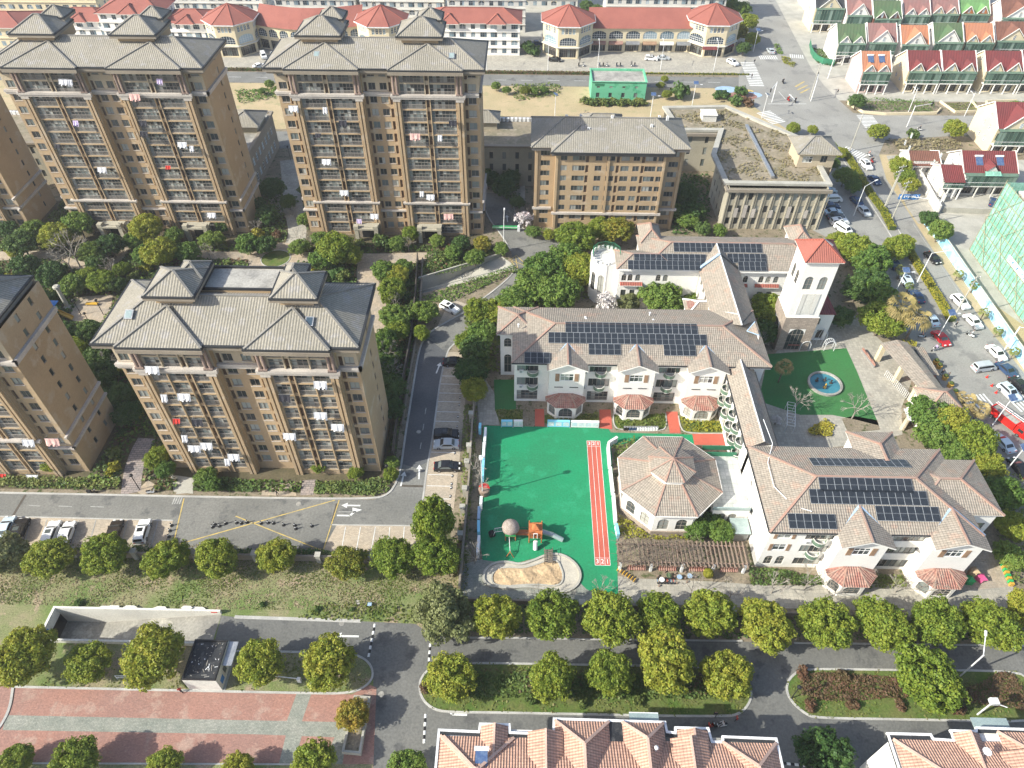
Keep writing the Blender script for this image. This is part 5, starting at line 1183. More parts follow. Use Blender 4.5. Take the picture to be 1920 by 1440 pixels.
for i in range(n8):
    a, b = P8[i], P8[(i+1) % n8]; a = (a[0]*.9, a[1]*.9); b = (b[0]*.9, b[1]*.9)
    if a[1]+b[1] > -2:
        q.bar((*a, 12.2), (*b, 12.2), .07, .07, 'greenmetal'); q.bar((*a, 11.2), (*b, 11.2), .05, .05, 'greenmetal'); q.tube((*a, 9.8), (*a, 12.2), .05, 'greenmetal', 4)
        for k in range(6): t = k/6; q.tube((a[0]+(b[0]-a[0])*t, a[1]+(b[1]-a[1])*t, 10.4), (a[0]+(b[0]-a[0])*t, a[1]+(b[1]-a[1])*t, 12.2), .03, 'greenmetal', 3)
ob('green_railing', q, TT)
# bell tower
BT = thing('clock_tower', 'tall square white tower with a red pyramid roof beside the rear wing', 'tower', (52.3, 108.9, 0))
w = MB(); th = 22.0; a_ = 6.1
facade(BT, w, (0, 0), 0, a_, 8.9, th, [(.9, 15.6, 1.5, 3.0, 'arch'), (3.6, 15.6, 1.5, 3.0, 'arch')], 'white'); facade(BT, w, (0, a_), -math.pi/2, a_, 8.9, th, [(1.2, 15.6, 1.3, 3.0, 'arch'), (3.4, 15.6, 1.3, 3.0, 'arch')], 'white'); facade(BT, w, (a_, 0), math.pi/2, a_, 8.9, th, [], 'white'); facade(BT, w, (a_, a_), math.pi, a_, 8.9, th, [], 'white'); ob('wall', w, BT)
q = MB(); facade(BT, q, (-.25, -.25), 0, a_+.5, 0, 8.8, [(1.6, .2, 3.2, 5.6, 'arch')], 'stonebase'); facade(BT, q, (-.25, a_+.25), -math.pi/2, a_+.5, 0, 8.8, [(1.6, .2, 3.2, 5.6, 'arch')], 'stonebase'); facade(BT, q, (a_+.25, -.25), math.pi/2, a_+.5, 0, 8.8, [], 'stonebase'); q.poly([(-.25, -.25, 8.81), (a_+.25, -.25, 8.81), (a_+.25, a_+.25, 8.81), (-.25, a_+.25, 8.81)], 'white'); ob('stone_base', q, BT)
for u in (1.3, 3.9): q = MB(); q.box(u, -.12, 9.6, u+.9, -.005, 14.6, 'offwhite'); ob('tall_panel', q, BT)
q = MB(); q.box(2.3, -.08, 9.6, 3.8, -.004, 14.6, 'concrete_white'); ob('centre_panel', q, BT)
r = MB(); c = MB(); hip(r, c, -.6, -.6, a_+.6, a_+.6, th+.25, 2.6, 'redroof', 'redtile', d=3.6); o = ob('roof', r, BT); ob('ridge_tiles', c, o)
q = MB(); q.bar((3.0, 3.2, th+2.95), (4.6, 2.0, th+2.3), .25, .2, 'steel'); ob('roof_hatch', q, BT)
# low annex right of the tower
AN = thing('annex', 'small white annex with dark roof behind the red roofed tower', 'building', (58.6, 112, 0)); wbox_facades(AN, 0, 0, 4.6, 9, 7.0, s=[(1, 4.2, 1.2, 1.6, 'win'), (2.4, .4, 1.4, 2.4, 'door')], e=[(1+i*2.4, 4, 1.0, 1.8, 'win') for i in range(3)]); q = MB(); q.box(-.2, -.2, 7.01, 4.8, 9, 7.2, 'maroontile'); ob('roof', q, AN)
# corridor wing
CW = thing('corridor_wing', 'long narrow white wing with curved green balconies beside the octagonal hall', 'school building')
w = MB(); ops = [(1.0+i*3.1, z, 1.9, 1.9, 'win') for i in range(5) for z in (1.0, 4.0, 7.0)]
facade(CW, w, (37.2, 92.0), -math.pi/2, 17.8, 0, 9.7, ops, 'white'); facade(CW, w, (41.6, 74), math.pi/2, 18, 0, 9.7, [(1.0+i*3.1, z, 1.9, 1.9, 'win') for i in range(5) for z in (1.0, 4.0, 7.0)], 'white'); ob('wall', w, CW)
for i in range(5):
    for z in (3.7, 6.7): semibal(CW, 37.18, 92.0-1.95-i*3.1, z, -math.pi/2, 1.0)
r = MB(); c = MB(); r.poly([(36.8, 92.2, 9.9), (36.8, 74.2, 9.9), (39.3, 74.2, 11.6), (39.3, 93.5, 11.6)], 'pinktile'); r.poly([(42.0, 74.2, 9.9), (42.0, 92.6, 9.9), (39.3, 93.5, 11.6), (39.3, 74.2, 11.6)], 'pinktile'); r.poly([(36.8, 74.2, 9.86), (36.8, 92.2, 9.86), (42.0, 92.2, 9.86), (42, 74.2, 9.86)], 'white'); capline(c, (39.3, 74.3, 11.6), (39.3, 93.4, 11.6), 'whitemetal', .18, .1); o = ob('roof', r, CW); ob('ridge_tiles', c, o); g = MB(); g.box(36.65, 74.3, 9.7, 36.79, 92, 9.95, 'gutter'); g.box(42.01, 74.3, 9.7, 42.15, 92, 9.95, 'gutter'); ob('gutter', g, CW)
# right-hand wing
SEW = thing('kindergarten_wing', 'white right hand kindergarten wing with two gables above the bare trees', 'school building')
w = MB(); fy = 58.4
ops = [(1.3, 8.2, 1.9, 1.7, 'white'), (1.3, 4.9, 1.9, 1.6, 'white'), (.9, .8, 1.2, 2.4, 'arch'), (2.7, .8, 1.2, 2.4, 'arch'), (5.4, 8.0, 4.4, 2.0, 'win'), (5.4, 4.5, 4.4, 1.9, 'win'), (5.4, .9, 4.2, 1.9, 'win'), (18.2, 8.0, 4.8, 2.0, 'win'), (18.2, 4.5, 4.8, 1.9, 'win'), (18.2, .6, 4.8, 2.2, 'win')]
facade(SEW, w, (37.2, fy), 0, 30, 0, EZ-.2, ops, 'white'); facade(SEW, w, (37.2, 73.2), -math.pi/2, 14.8, 0, EZ-.2, [(3.6, 6.6, .9, 1.2, 'win'), (6.8, 3.4, 1.1, 1.6, 'win')], 'white'); facade(SEW, w, (67.2, fy), math.pi/2, 3.4, 0, EZ-.2, [], 'white'); facade(SEW, w, (67.2, 61.8), 0, 4.4, 0, EZ-.2, [(1.0, 4, 2.6, 4.2, 'win')], 'white'); facade(SEW, w, (71.6, 61.8), math.pi/2, 9.4, 0, EZ-.2, [(2, 4, 2, 2, 'win')], 'white'); facade(SEW, w, (71.6, 71.2), math.pi, 4.4, 0, EZ-.2, [], 'white'); facade(SEW, w, (67.2, 73.2), math.pi, 30, 0, EZ-.2, [(1+i*3, 4, 1.5, 1.7, 'win') for i in range(9)], 'white')
w.box(54, 73.21, 0, 60.4, 76.6, EZ-.25, 'white')
gs = [(46.3, 54.1), (59.7, 67.7)]
for x0_, x1_ in gs:
    L = x1_-x0_-.9; facade(SEW, w, (x0_+.45, 56.2), 0, L, 0, EZ-.5, [(L/2-1.2, 7.6, 2.4, 1.7, 'white')], 'white')
    for xs, sg in ((x0_+.45, -1), (x1_-.45, 1)): w.poly([(xs, 56.2, 0), (xs, 58.4, 0), (xs, 58.4, EZ-.5), (xs, 56.2, EZ-.5)][::sg], 'white')
    xm = (x0_+x1_)/2; w.poly([(x0_+.45, 56.2, EZ-.5), (x1_-.45, 56.2, EZ-.5), (xm, 56.2, 12.25)], 'white')
ob('wall', w, SEW)
r = MB(); c = MB(); sS = 2.9/8.05
hip(r, c, 36.5, 57.6, 67.4, 73.8, EZ, 2.9, 'pinktile', 'redridge', d=8.0); hip(r, c, 58.5, 61.2, 72.0, 71.7, EZ+.02, 1.9, 'pinktile', 'redridge', d=5.2)
hip(r, c, 53.4, 66.5, 61.0, 77.2, EZ+.01, 1.5, 'pinktile', 'redridge', ridge='y', d=3.8)
for x0_, x1_ in gs:
    xm = (x0_+x1_)/2; yf = 55.3; zr = 12.4; yb = 57.6+(zr-EZ)/sS+.1; ze = 10.75; yb0 = 57.8
    r.poly([(x0_, yf, ze), (xm, yf, zr), (xm, yb, zr), (x0_, yb0, ze+.2)][::-1], 'pinktile'); r.poly([(x1_, yf, ze), (x1_, yb0, ze+.2), (xm, yb, zr), (xm, yf, zr)][::-1], 'pinktile')
    r.poly([(x0_, yf, ze-.28), (xm, yf, zr-.28), (xm, yf, zr-.01), (x0_, yf, ze-.01)], 'white'); r.poly([(xm, yf, zr-.28), (x1_, yf, ze-.28), (x1_, yf, ze-.01), (xm, yf, zr-.01)], 'white')
    r.poly([(x0_, yf, ze-.28), (x0_, yb0, ze-.28), (xm, yb0, zr-.28), (xm, yf, zr-.28)], 'offwhite'); r.poly([(xm, yf, zr-.28), (xm, yb0, zr-.28), (x1_, yb0, ze-.28), (x1_, yf, ze-.28)], 'offwhite')
    capline(c, (xm, yf, zr), (xm, yb, zr), 'redridge', .28, .14); capline(c, (x0_, yb0, ze+.15), (xm, yb, zr), 'bluemetal', .3, .1); capline(c, (x1_, yb0, ze+.15), (xm, yb, zr), 'bluemetal', .3, .1)
    baypav(SEW, xm, 56.19)
    for s_ in (-1, 1): q = MB(); q.box(0, -.06, 0, .75, 0, 1.9, 'shutter'); ob('shutter', q, SEW, (xm+s_*1.75-.37, 56.19, 7.5))
for u, z in ((37.9, 8.1), (40.6, 8.1), (37.9, 4.8), (40.6, 4.8)): q = MB(); q.box(0, -.06, 0, .5, 0, 1.8, 'shutter'); ob('shutter', q, SEW, (u, fy-.005, z))
o = ob('roof', r, SEW); ob('ridge_tiles', c, o)
g = MB()
for a, b in ((36.5, 46.3), (54.1, 59.7)): g.box(a, 57.45, EZ-.2, b, 57.6, EZ+.02, 'gutter'); g.box(a+.7, 57.62, EZ-.55, b-.1, 58.37, EZ-.21, 'white')
g.box(36.35, 57.6, EZ-.2, 36.5, 73.6, EZ+.02, 'gutter'); ob('gutter', g, SEW)
for z in (3.9, 7.5): semibal(SEW, 44.8, fy-.02, z)
ob('air_conditioner', acmesh(), SEW, (42.8, fy-.01, 7.3))
for px, py, n, z, back in ((1523, 877, 13, 12.6, 1), (1538, 922, 12, 13.2, 0), (1520, 945, 15, 12.5, 0), (1645, 977, 8, 11.7, 0), (1480, 991, 6, 11.3, 0)):
    x, y = at(px, py, z)
    if back: 
        for i in range(n): o = ob('solar_panel', panel_mesh(), SEW, (x+i*1.155, y, EZ+(73.8-y)*sS+.16)); o.rotation_euler = (-math.atan(sS), 0, 0)
    else: pvrow(SEW, x, y, n, 57.6, sS)
cb = bpy.data.curves.new('roof_cable', 'CURVE'); cb.dimensions = '3D'; cb.bevel_depth = .06; sp_ = cb.splines.new('POLY'); pts = [(40.2, 79, 11.5), (40.6, 74, 11.3), (38.6, 69.5, 12.0), (38.5, 65, 12.0), (40.5, 61.5, 12.0), (43.0, 60.5, 12.1)]; pts = [(x, y, z+.15) for x, y, z in pts]; sp_.points.add(len(pts)-1)
for p, q in zip(sp_.points, pts): p.co = (*q, 1)
t = bpy.data.objects.new('t', cb); me = bpy.data.meshes.new_from_object(t); bpy.data.objects.remove(t); me.materials.clear(); me.materials.append(MATS['whitemetal']); ob('roof_cable', me, SEW)
# octagonal hall
OC = thing('octagonal_hall', 'single storey octagonal hall with tiled roof and lantern beside the running track', 'pavilion', (24.5, 71.5, 0))
w = MB()
def octp(ap): Rr = ap/math.cos(math.pi/8); return [(Rr*math.cos(math.pi/8+math.pi/4*i), Rr*math.sin(math.pi/8+math.pi/4*i)) for i in range(8)]
P8 = octp(7.5); Q8 = octp(8.15); L8 = octp(3.25); C8 = octp(3.65)
for i in range(8):
    a, b = P8[i], P8[(i+1) % 8]; L = math.hypot(b[0]-a[0], b[1]-a[1]); facade(OC, w, a, math.atan2(b[1]-a[1], b[0]-a[0]), L, 0, 5.8, [(.8, 1.3, 1.7, 2.9, 'arch'), (L-2.5, 1.3, 1.7, 2.9, 'arch')], 'white')
ob('wall', w, OC); q = MB(); ribbon(q, octp(7.6), .2, 0, .9, 'stonebase', True); ob('plinth', q, OC)
r = MB(); c = MB()
for i in range(8):
    a, b, p, q_ = Q8[i], Q8[(i+1) % 8], L8[i], L8[(i+1) % 8]; r.poly([(*a, 6.0), (*b, 6.0), (*q_, 7.7), (*p, 7.7)], 'pinktile'); capline(c, (*a, 6.0), (*p, 7.7), 'redridge', .26, .16)
r.poly([(*p, 5.85) for p in Q8[::-1]], 'white'); o = ob('roof', r, OC); ob('ridge_tiles', c, o)
q = MB(); q.prism(L8, 7.4, 8.75, 'white'); ob('lantern_wall', q, OC); r = MB(); c = MB()
for i in range(8): r.poly([(*C8[i], 8.75), (*C8[(i+1) % 8], 8.75), (0, 0, 10.3)], 'pinktile'); capline(c, (*C8[i], 8.75), (0, 0, 10.3), 'redridge', .22, .14)
r.poly([(*p, 8.7) for p in C8[::-1]], 'white'); o = ob('lantern_roof', r, OC); ob('ridge_tiles', c, o)
g = MB(); ribbon(g, Q8, .14, 5.7, 6.0, 'white', True); ob('gutter', g, OC)
# glazed link and terrace
LK = thing('terrace_link', 'flat slate terrace linking the octagonal hall with the white wings', 'terrace'); w = MB(); w.box(31.2, 66.0, 4.0, 37.1, 77.0, 4.25, 'slate'); ribbon(w, [(31, 66), (37.1, 66)], .2, 4.25, 4.9, 'canopyglass'); facade(LK, w, (31.2, 66.0), 0, 5.9, 0, 3.99, [(.9, .3, 1.3, 2.9, 'arch'), (2.7, .3, 1.3, 2.9, 'arch')], 'white'); w.box(31.2, 66.3, 0, 37.1, 76.9, 3.9, 'white'); ob('terrace_body', w, LK); q = MB(); ribbon(q, [(31.3, 77), (36.9, 77)], .08, 4.25, 5.3, 'greenmetal'); ribbon(q, [(31.3, 78.4), (36.9, 78.4)], .08, 4.25, 5.3, 'greenmetal'); ob('green_railing', q, LK)
q = MB(); q.box(34.0, 62.6, 2.5, 36.9, 65.6, 2.62, 'canopyglass'); q.box(34.1, 63.0, 0, 36.8, 65.0, 2.4, 'steel'); ob('porch', q, LK)
# ---------------------------------------------------------------- cream arcades along the back road
def arcade_tower(B, cx, cy, ap, eave, top, wallm='creamwall'):
    w = MB(); P8 = octp(ap); E8 = octp(ap+.8); r = MB(); c = MB()
    for i in range(8):
        a, b = P8[i], P8[(i+1) % 8]; L = math.hypot(b[0]-a[0], b[1]-a[1]); ops = []
        if i >= 3 or i == 7:
            ops = [(.6, .3, L-1.2, 3.0, 'shop'), (.7, 4.4, L-1.4, 2.7, 'awhite')]+[(L/2-2.45+k*1.28, 8.2, .95, 1.9, 'awhite') for k in range(4)]
        facade(B, w, (cx+a[0], cy+a[1]), math.atan2(b[1]-a[1], b[0]-a[0]), L, 0, eave-.2, ops, wallm)
        a, b = E8[i], E8[(i+1) % 8]; r.poly([(cx+a[0], cy+a[1], eave), (cx+b[0], cy+b[1], eave), (cx, cy, top)], 'redroof'); capline(c, (cx+a[0], cy+a[1], eave), (cx, cy, top), 'redtile', .25, .15)
    r.poly([(cx+p[0], cy+p[1], eave-.15) for p in E8[::-1]], 'white'); ob('tower_wall', w, B); o = ob('tower_roof', r, B); ob('ridge_tiles', c, o)
    g = MB(); ribbon(g, [(cx+p[0], cy+p[1]) for p in octp(ap+.25)], .5, 3.7, 4.0, 'offwhite', True); ribbon(g, [(cx+p[0], cy+p[1]) for p in octp(ap+.8)], .2, eave-.35, eave-.02, 'whitemetal', True); ob('cornice', g, B)
AR = thing('shop_arcade', 'cream shop arcade with straight red roof between two octagonal towers', 'building')
arcade_tower(AR, 14.2, 268.2, 8.7, 11, 15.2); arcade_tower(AR, 66.0, 271.0, 8.7, 11, 15.2)
w = MB(); facade(AR, w, (22, 266.2), R(1), 37, 0, 8.0, [(1.0+i*6.05, .2, 5.0, 3.2, 'shop') for i in range(6)]+[(1.0+i*6.05, 4.5, 5.0, 2.7, 'awhite') for i in range(6)], 'creamwall'); ob('wall', w, AR)
r = MB(); r.poly([(21.5, 265.5, 8.2), (59.6, 266.2, 8.2), (58.0, 275, 12.4), (21.8, 274.4, 12.4)], 'redroof'); r.box(22, 275.2, 0, 58, 280, 8, 'creamwall'); ob('roof', r, AR)
for i in range(6):
    q = MB(); m_ = ['baytile', 'baytile', 'steel', 'shutter', 'offwhite', 'steel'][i]; x = 23+i*6.05; q.poly([(x, 264.8, 3.3), (x+5, 264.9, 3.3), (x+5, 266.1, 3.9), (x, 266.1, 3.9)], m_); q.poly([(x, 264.8, 3.0), (x+5, 264.9, 3.0), (x+5, 264.9, 3.3), (x, 264.8, 3.3)], m_); ob('awning', q, AR)
for a in (64.5, 71.0): q = MB(); q.poly([(a-3, 260.6+(a > 70)*2.0, 3.2), (a+2.6, 260.6+(a > 70)*3.5, 3.2), (a+2.2, 262+(a > 70)*4, 4.0), (a-2.6, 262+(a > 70)*2, 4.0)], 'maroontile'); ob('awning', q, AR)
AL = thing('shop_arcade', 'cream shop arcade with curved red roof between two octagonal towers', 'building')
arcade_tower(AL, -105.2, 266, 8.4, 11, 15.2); arcade_tower(AL, -51.5, 266, 8.4, 11, 15.2)
w = MB(); r = MB(); N_ = 9; arc = []
for i in range(N_+1):
    t = i/N_; x = -97+t*37.5; y = 262.5-4.5*math.sin(math.pi*t)+3*0; arc.append((x, y+4-0))
for i in range(N_):
    a, b = arc[i], arc[i+1]; L = math.hypot(b[0]-a[0], b[1]-a[1]); facade(AL, w, a, math.atan2(b[1]-a[1], b[0]-a[0]), L, 0, 8.0, [(.4, .2, L-.8, 3.2, 'shop'), (.45, 4.5, L-.9, 2.7, 'awhite')], 'creamwall')
    r.poly([(a[0], a[1]-.8, 8.2), (b[0], b[1]-.8, 8.2), (b[0], b[1]+8.5, 12.4), (a[0], a[1]+8.5, 12.4)], 'redroof')
ob('wall', w, AL); ob('roof', r, AL)
def block(name, label, x0, y0, x1, y1, h, floors, roofm=None, wallm='white', kind='house', rh=2.6, rz=0, hips=True, bays=0, cat='building', wins=None, ov=.8):
    o = thing(name, label, cat, (x0, y0, 0), rz); L, D_ = x1-x0, y1-y0; fh = h/floors; w = MB()
    n = max(2, int(L/3.3)); ops = []
    for f in range(floors):
        for i in range(n): ww = 2.3 if i % 3 != 1 else 1.5; ops.append((i*L/n+(L/n-ww)/2, f*fh+.8, ww, min(1.6, fh-1.1), kind if (i+f) % 3 else ('awhite' if kind == 'house' else kind)))
    facade(o, w, (0, 0), 0, L, 0, h, ops, wallm); m = max(1, int(D_/4)); so_ = [(i*D_/m+1, f*fh+.9, 1.1, 1.3, 'house') for i in range(m) for f in range(floors)]
    facade(o, w, (L, 0), math.pi/2, D_, 0, h, so_, wallm); facade(o, w, (L, D_), math.pi, L, 0, h, [], wallm); facade(o, w, (0, D_), -math.pi/2, D_, 0, h, so_, wallm); ob('wall', w, o)
    g = MB()
    for f in range(1, floors): g.box(-.12, -.35, f*fh-.12, L+.12, -.004, f*fh+.12, wallm)
    ob('floor_band', g, o)
    if roofm:
        r = MB(); c = MB(); hip(r, c, -ov, -ov, L+ov, D_+ov, h+.15, rh, roofm, roofm, soffit='white')
        for k in range(bays): a = L*(k+.5)/bays; hip(r, c, a-3.4, -ov-.9, a+3.4, D_*.5, h+.17, rh*.72, roofm, roofm, ridge='y', d=3.4, soffit='white')
        q = ob('roof', r, o); ob('ridge_tiles', c, q)
    return o
block('red_roofed_house', 'wide white four storey house with red hipped roof and two hip bays between the arcades', -35.5, 262, -2.8, 274, 10.8, 4, 'redroof', bays=2, cat='house', rh=3)
block('red_roofed_house', 'left low part of the red roofed white house trio at the top left', -171, 268, -152, 280, 8, 3, 'redroof', bays=1, cat='house'); block('red_roofed_house', 'tall middle house of the red roofed white trio at the top left', -152.5, 266, -130, 279, 11.5, 4, 'redroof', bays=1, cat='house', rh=3); block('red_roofed_house', 'right low part of the red roofed white house trio at the top left', -130, 266, -113.5, 278.5, 8.4, 3, 'redroof', bays=1, cat='house')
block('yellow_house', 'cream house with plain red roof at the far left edge below the upper one', -215, 264, -181, 280, 7, 2, 'redroof', 'creamwall', cat='house'); block('yellow_house', 'cream house with red roof at the top left corner, farthest back', -212, 292, -166, 306, 10, 3, 'redroof', 'creamwall', cat='house')
for i, (a, b, y, n_) in enumerate(((-142, -103, 296, 'white apartment block with plain facade behind the left arcade tower'), (-97, -66, 292, 'white apartment block rising behind the curved arcade roof'), (-64, -32, 291, 'white apartment block behind the right tower of the curved arcade'), (-30, -1, 284.5, 'white apartment block behind the red roofed house with two bays'), (30, 76, 297, 'white apartment block behind the straight arcade roof'))):
    block('white_apartment_block', n_, a, y, b, y+12, 17, 6, 'redroof', 'offwhite', kind='house', cat='apartment block')
block('white_apartment_block', 'white apartment block in a shallow gap at top centre behind dark trees', -3, 312, 20, 322, 16, 5, None, 'offwhite', cat='apartment block')
# ---------------------------------------------------------------- villas on the right
def villa(x0, x1, y, h, roofm, wallm, gables, label, ridge=4.2, depth_=11, glz=True, slab='white', solar=0, rz=0):
    o = thing('villa', label, 'villa', (x0, y, 0), rz); L = x1-x0; w = MB()
    ops = [(.6, .2, L*.28, 2.5, 'shop'), (L*.36, .1, L*.28, 2.6, 'shop'), (L*.7, .2, L*.24, 2.5, 'shop')] if glz else [(1, 1, 1.6, 1.5, 'house'), (L-3, 1, 1.6, 1.5, 'house')]
    facade(o, w, (0, 0), 0, L, 0, 3.3, ops, wallm); facade(o, w, (0, 0), 0, L, 3.31, h, [(.5, 4.2, L-1, min(2.0, h-4.6), 'green')], wallm)
    D = depth_; ym = D/2; rt_ = h+ridge
    for u, sg in ((0, 1), (L, -1)): w.poly([(u, 0, 0), (u, D, 0), (u, D, h), (u, ym, rt_-.1), (u, 0, h)][::-1 if sg > 0 else 1], wallm)
    for z in (2.2, 5.4, 8.2):
        q = winmesh('awhite', .8, 1.4)
        for v in (3.4, 6.6): 
            if z < 8 or v < 4: ob('window', q, o, (-.01, v+(1.6 if z > 8 else 0)+.8, z), -math.pi/2)
    w.poly([(L, D, 0), (0, D, 0), (0, D, h), (L, D, h)], wallm); ob('wall', w, o)
    b = MB(); b.box(-.05, -1.5, 3.1, L+.05, -.005, 3.35, slab); 
    for u in (.1, L*.33, L*.66, L-.35): b.box(u, -1.5, 0, u+.25, -1.25, 3.09, slab)
    b.poly([(-.1, -1.6, h-.35), (L+.1, -1.6, h-.35), (L+.1, 0, h+.05), (-.1, 0, h+.05)], 'greenglassframe' if glz else roofm); ob('balcony_frame', b, o)
    q = MB(); n = int(L/1.0); 
    for i in range(n): q.box(i*L/n, -1.42, 3.4, i*L/n+L/n-.1, -1.36, h-.45, 'glassgreen')
    for i in range(n+1): q.box(i*(L-.1)/n, -1.46, 3.36, i*(L-.1)/n+.1, -1.43, h-.4, 'greenglassframe')
    q.box(0, -1.47, 4.3, L, -1.44, 4.42, 'whitemetal'); ob('glazed_balcony', q, o)
    r = MB(); ov = .35; zz = h-.1
    r.poly([(-ov, -.5, zz), (L+ov, -.5, zz), (L+ov, ym, rt_), (-ov, ym, rt_)], roofm); r.poly([(L+ov, D+.5, zz), (-ov, D+.5, zz), (-ov, ym, rt_), (L+ov, ym, rt_)], roofm)
    for u in (-ov, L+ov): r.bar((u, -.55, zz), (u, ym, rt_+.05), .18, .25, slab); r.bar((u, D+.55, zz), (u, ym, rt_+.05), .18, .25, slab)
    ob('roof', r, o)
    for k in range(gables):
        g = MB(); wd = min(3.3, L/gables*.42) if gables > 1 else L*.4; a = L*(k+.5)/gables if gables > 1 else L*.5; tz = min(rt_-.3, h+wd*1.15); y0_ = -.7; yb = (tz-zz)/(rt_-zz)*ym-.2; hw = wd
        g.poly([(a-hw, y0_, h), (a, y0_, tz), (a, yb, tz), (a-hw, .3, h+.1)][::-1], roofm); g.poly([(a+hw, y0_, h), (a+hw, .3, h+.1), (a, yb, tz), (a, y0_, tz)][::-1], roofm); g.poly([(a-hw+.3, y0_+.25, h-.1), (a+hw-.3, y0_+.25, h-.1), (a, y0_+.25, tz-.3)], wallm)
        g.bar((a-hw, y0_-.02, h-.05), (a, y0_-.02, tz), .16, .2, slab); g.bar((a+hw, y0_-.02, h-.05), (a, y0_-.02, tz), .16, .2, slab)
        q = ob('gable', g, o); ob('window', winmesh('awhite', .75, 1.5), q, (a-.37, y0_+.22, h+.2))
    for k in range(solar): 
        s = thing('solar_water_heater', 'white solar water heater on the '+('orange' if roofm == 'orangeroof' else 'maroon')+' roof, '+('left' if k == 0 else 'right')+' one', 'water heater', (x0+L*(.3+.4*k), y+ym-2.4, rt_-1.9)); m = MB(); m.poly([(-.9, -1.2, -.3), (.9, -1.2, -.3), (.9, .9, 1.0), (-.9, .9, 1.0)], 'solarblue'); m.poly([(-.9, -1.2, -.36), (-.9, .9, .94), (.9, .9, .94), (.9, -1.2, -.36)], 'steel'); ob('collector', m, s); m = MB(); m.tube((-1.0, 1.0, 1.1), (1.0, 1.0, 1.1), .28, 'whitemetal', 8); m.bar((-.8, 1, -.8), (-.8, 1, 1), .06, .06, 'steel'); m.bar((.8, 1, -.8), (.8, 1, 1), .06, .06, 'steel'); ob('tank', m, s)
    return o
V = [(108, 116.8, 234.2, 7.0, 'orangeroof', 'pinkwall', 2, 'pink walled villa with orange roof at the street corner, front row', 2),
     (123.2, 133.5, 235.2, 7.0, 'maroontile', 'creamwall', 2, 'maroon roofed cream villa with long shadowed side wall, second in the front row', 0),
     (133.9, 144.6, 235.4, 7.0, 'maroontile', 'creamwall', 2, 'maroon roofed cream villa with orange terrace edge, third in the front row', 0),
     (148.2, 159.6, 235.6, 7.0, 'maroontile', 'creamwall', 2, 'maroon roofed cream villa with red railing, fourth in the front row', 0), (160.2, 171, 235.8, 7.0, 'maroontile', 'creamwall', 2, 'maroon roofed villa cut by the right edge of the front row', 0),
     (107.2, 116.4, 258, 7.2, 'greenroof', 'white', 2, 'white villa with dark green roof and two green gables, leftmost of the second row', 0),
     (118, 127.4, 259, 7.2, 'mauveroof', 'white', 1, 'villa with dusty mauve roof beside the green gabled one, second row', 0),
     (129.4, 138.4, 258.6, 6.8, 'orangeroof', 'white', 1, 'orange roofed villa with blue edged balcony in the second row', 0),
     (140.6, 150.2, 259.4, 7.4, 'greenroof', 'white', 1, 'villa with big single dark green gable in the second row', 0),
     (151.8, 161.4, 260.6, 7.0, 'orangeroof', 'creamwall', 2, 'villa with plain orange roof and two small orange gables, second row', 0),
     (163.4, 174.5, 262.4, 7.0, 'brownroof', 'creamwall', 1, 'villa with brown roof at the right of the second row', 0),
     (107.6, 118.0, 288.5, 8.6, 'charcoalroof', 'creamwall', 1, 'tall cream villa with charcoal roof at the top of the side street', 0),
     (118.8, 127.6, 285.6, 7.2, 'mauveroof', 'white', 1, 'mauve roofed villa beside the charcoal roofed one, third row', 0),
     (128.2, 138.0, 283.6, 6.8, 'greenroof', 'brownroof', 2, 'olive green roofed villa with rust coloured gables, third row', 0),
     (140, 149.4, 286.4, 7.2, 'mauveroof', 'white', 2, 'dull red roofed villa with patched gables, third row', 0),
     (150.6, 160.6, 288, 7.2, 'mauveroof', 'creamwall', 2, 'pinkish red roofed villa left of the bright green one', 0),
     (162.0, 172.6, 289, 7.0, 'brightgreenroof', 'orangewood', 2, 'villa with bright green roof and orange gable fronts', 0), (175, 187, 284, 7.4, 'brownroof', 'white', 1, 'white villa with brown roof at the top right corner', 0)]
for (x0_, x1_, y_, h_, rm, wm, gb, lb, so_) in V: villa(x0_, x1_, y_, h_, rm, wm, gb, lb, solar=so_)
for i, (x0_, x1_, y_, rm) in enumerate(((112, 124, 312, 'mauveroof'), (127, 138, 312, 'maroontile'), (141, 152, 313, 'maroontile'), (155, 166, 314, 'mauveroof'), (170, 184, 315, 'maroontile'))):
    villa(x0_, x1_, y_, 7, rm, 'white', 2, ['far villa with mauve roof behind the charcoal roofed one', 'far maroon roofed villa behind the rust gabled one', 'far maroon roofed villa behind the patched gables', 'far mauve roofed villa behind the pinkish red one', 'far maroon roofed villa at the very top right'][i])
villa(132.6, 144, 193.6, 7.8, 'maroontile', 'creamwall', 1, 'tall cream villa with maroon roof cut by the right edge, apart from the rows', ridge=4.6, depth_=13)
H1 = villa(114.2, 127.6, 171.0, 6.6, 'maroontile', 'offwhite', 0, 'grey farmhouse with maroon roof, green glazing and solar heaters', ridge=3.4, depth_=10, solar=2, slab='offwhite')
H1b = villa(108.8, 114.0, 169.8, 5.4, 'maroontile', 'white', 0, 'small white lean-to house with maroon roof joined to the farmhouse', ridge=1.8, depth_=7, glz=False)
q = MB(); q.poly([(-1.7, -.6, 0), (0, -.6, 1.7), (0, 3.2, 1.7), (-1.7, 2.2, .9)][::-1], 'maroontile'); q.poly([(1.7, -.6, 0), (1.7, 2.2, .9), (0, 3.2, 1.7), (0, -.6, 1.7)][::-1], 'maroontile'); q.poly([(-1.5, -.4, 0), (1.5, -.4, 0), (0, -.4, 1.5)], 'offwhite'); q.poly([(-2.2, -1.8, -.5), (2.2, -1.8, -.5), (2, -.5, .1), (-2, -.5, .1)], 'scaffnet'); ob('gable', q, H1, (6.8, 0, 7.0))
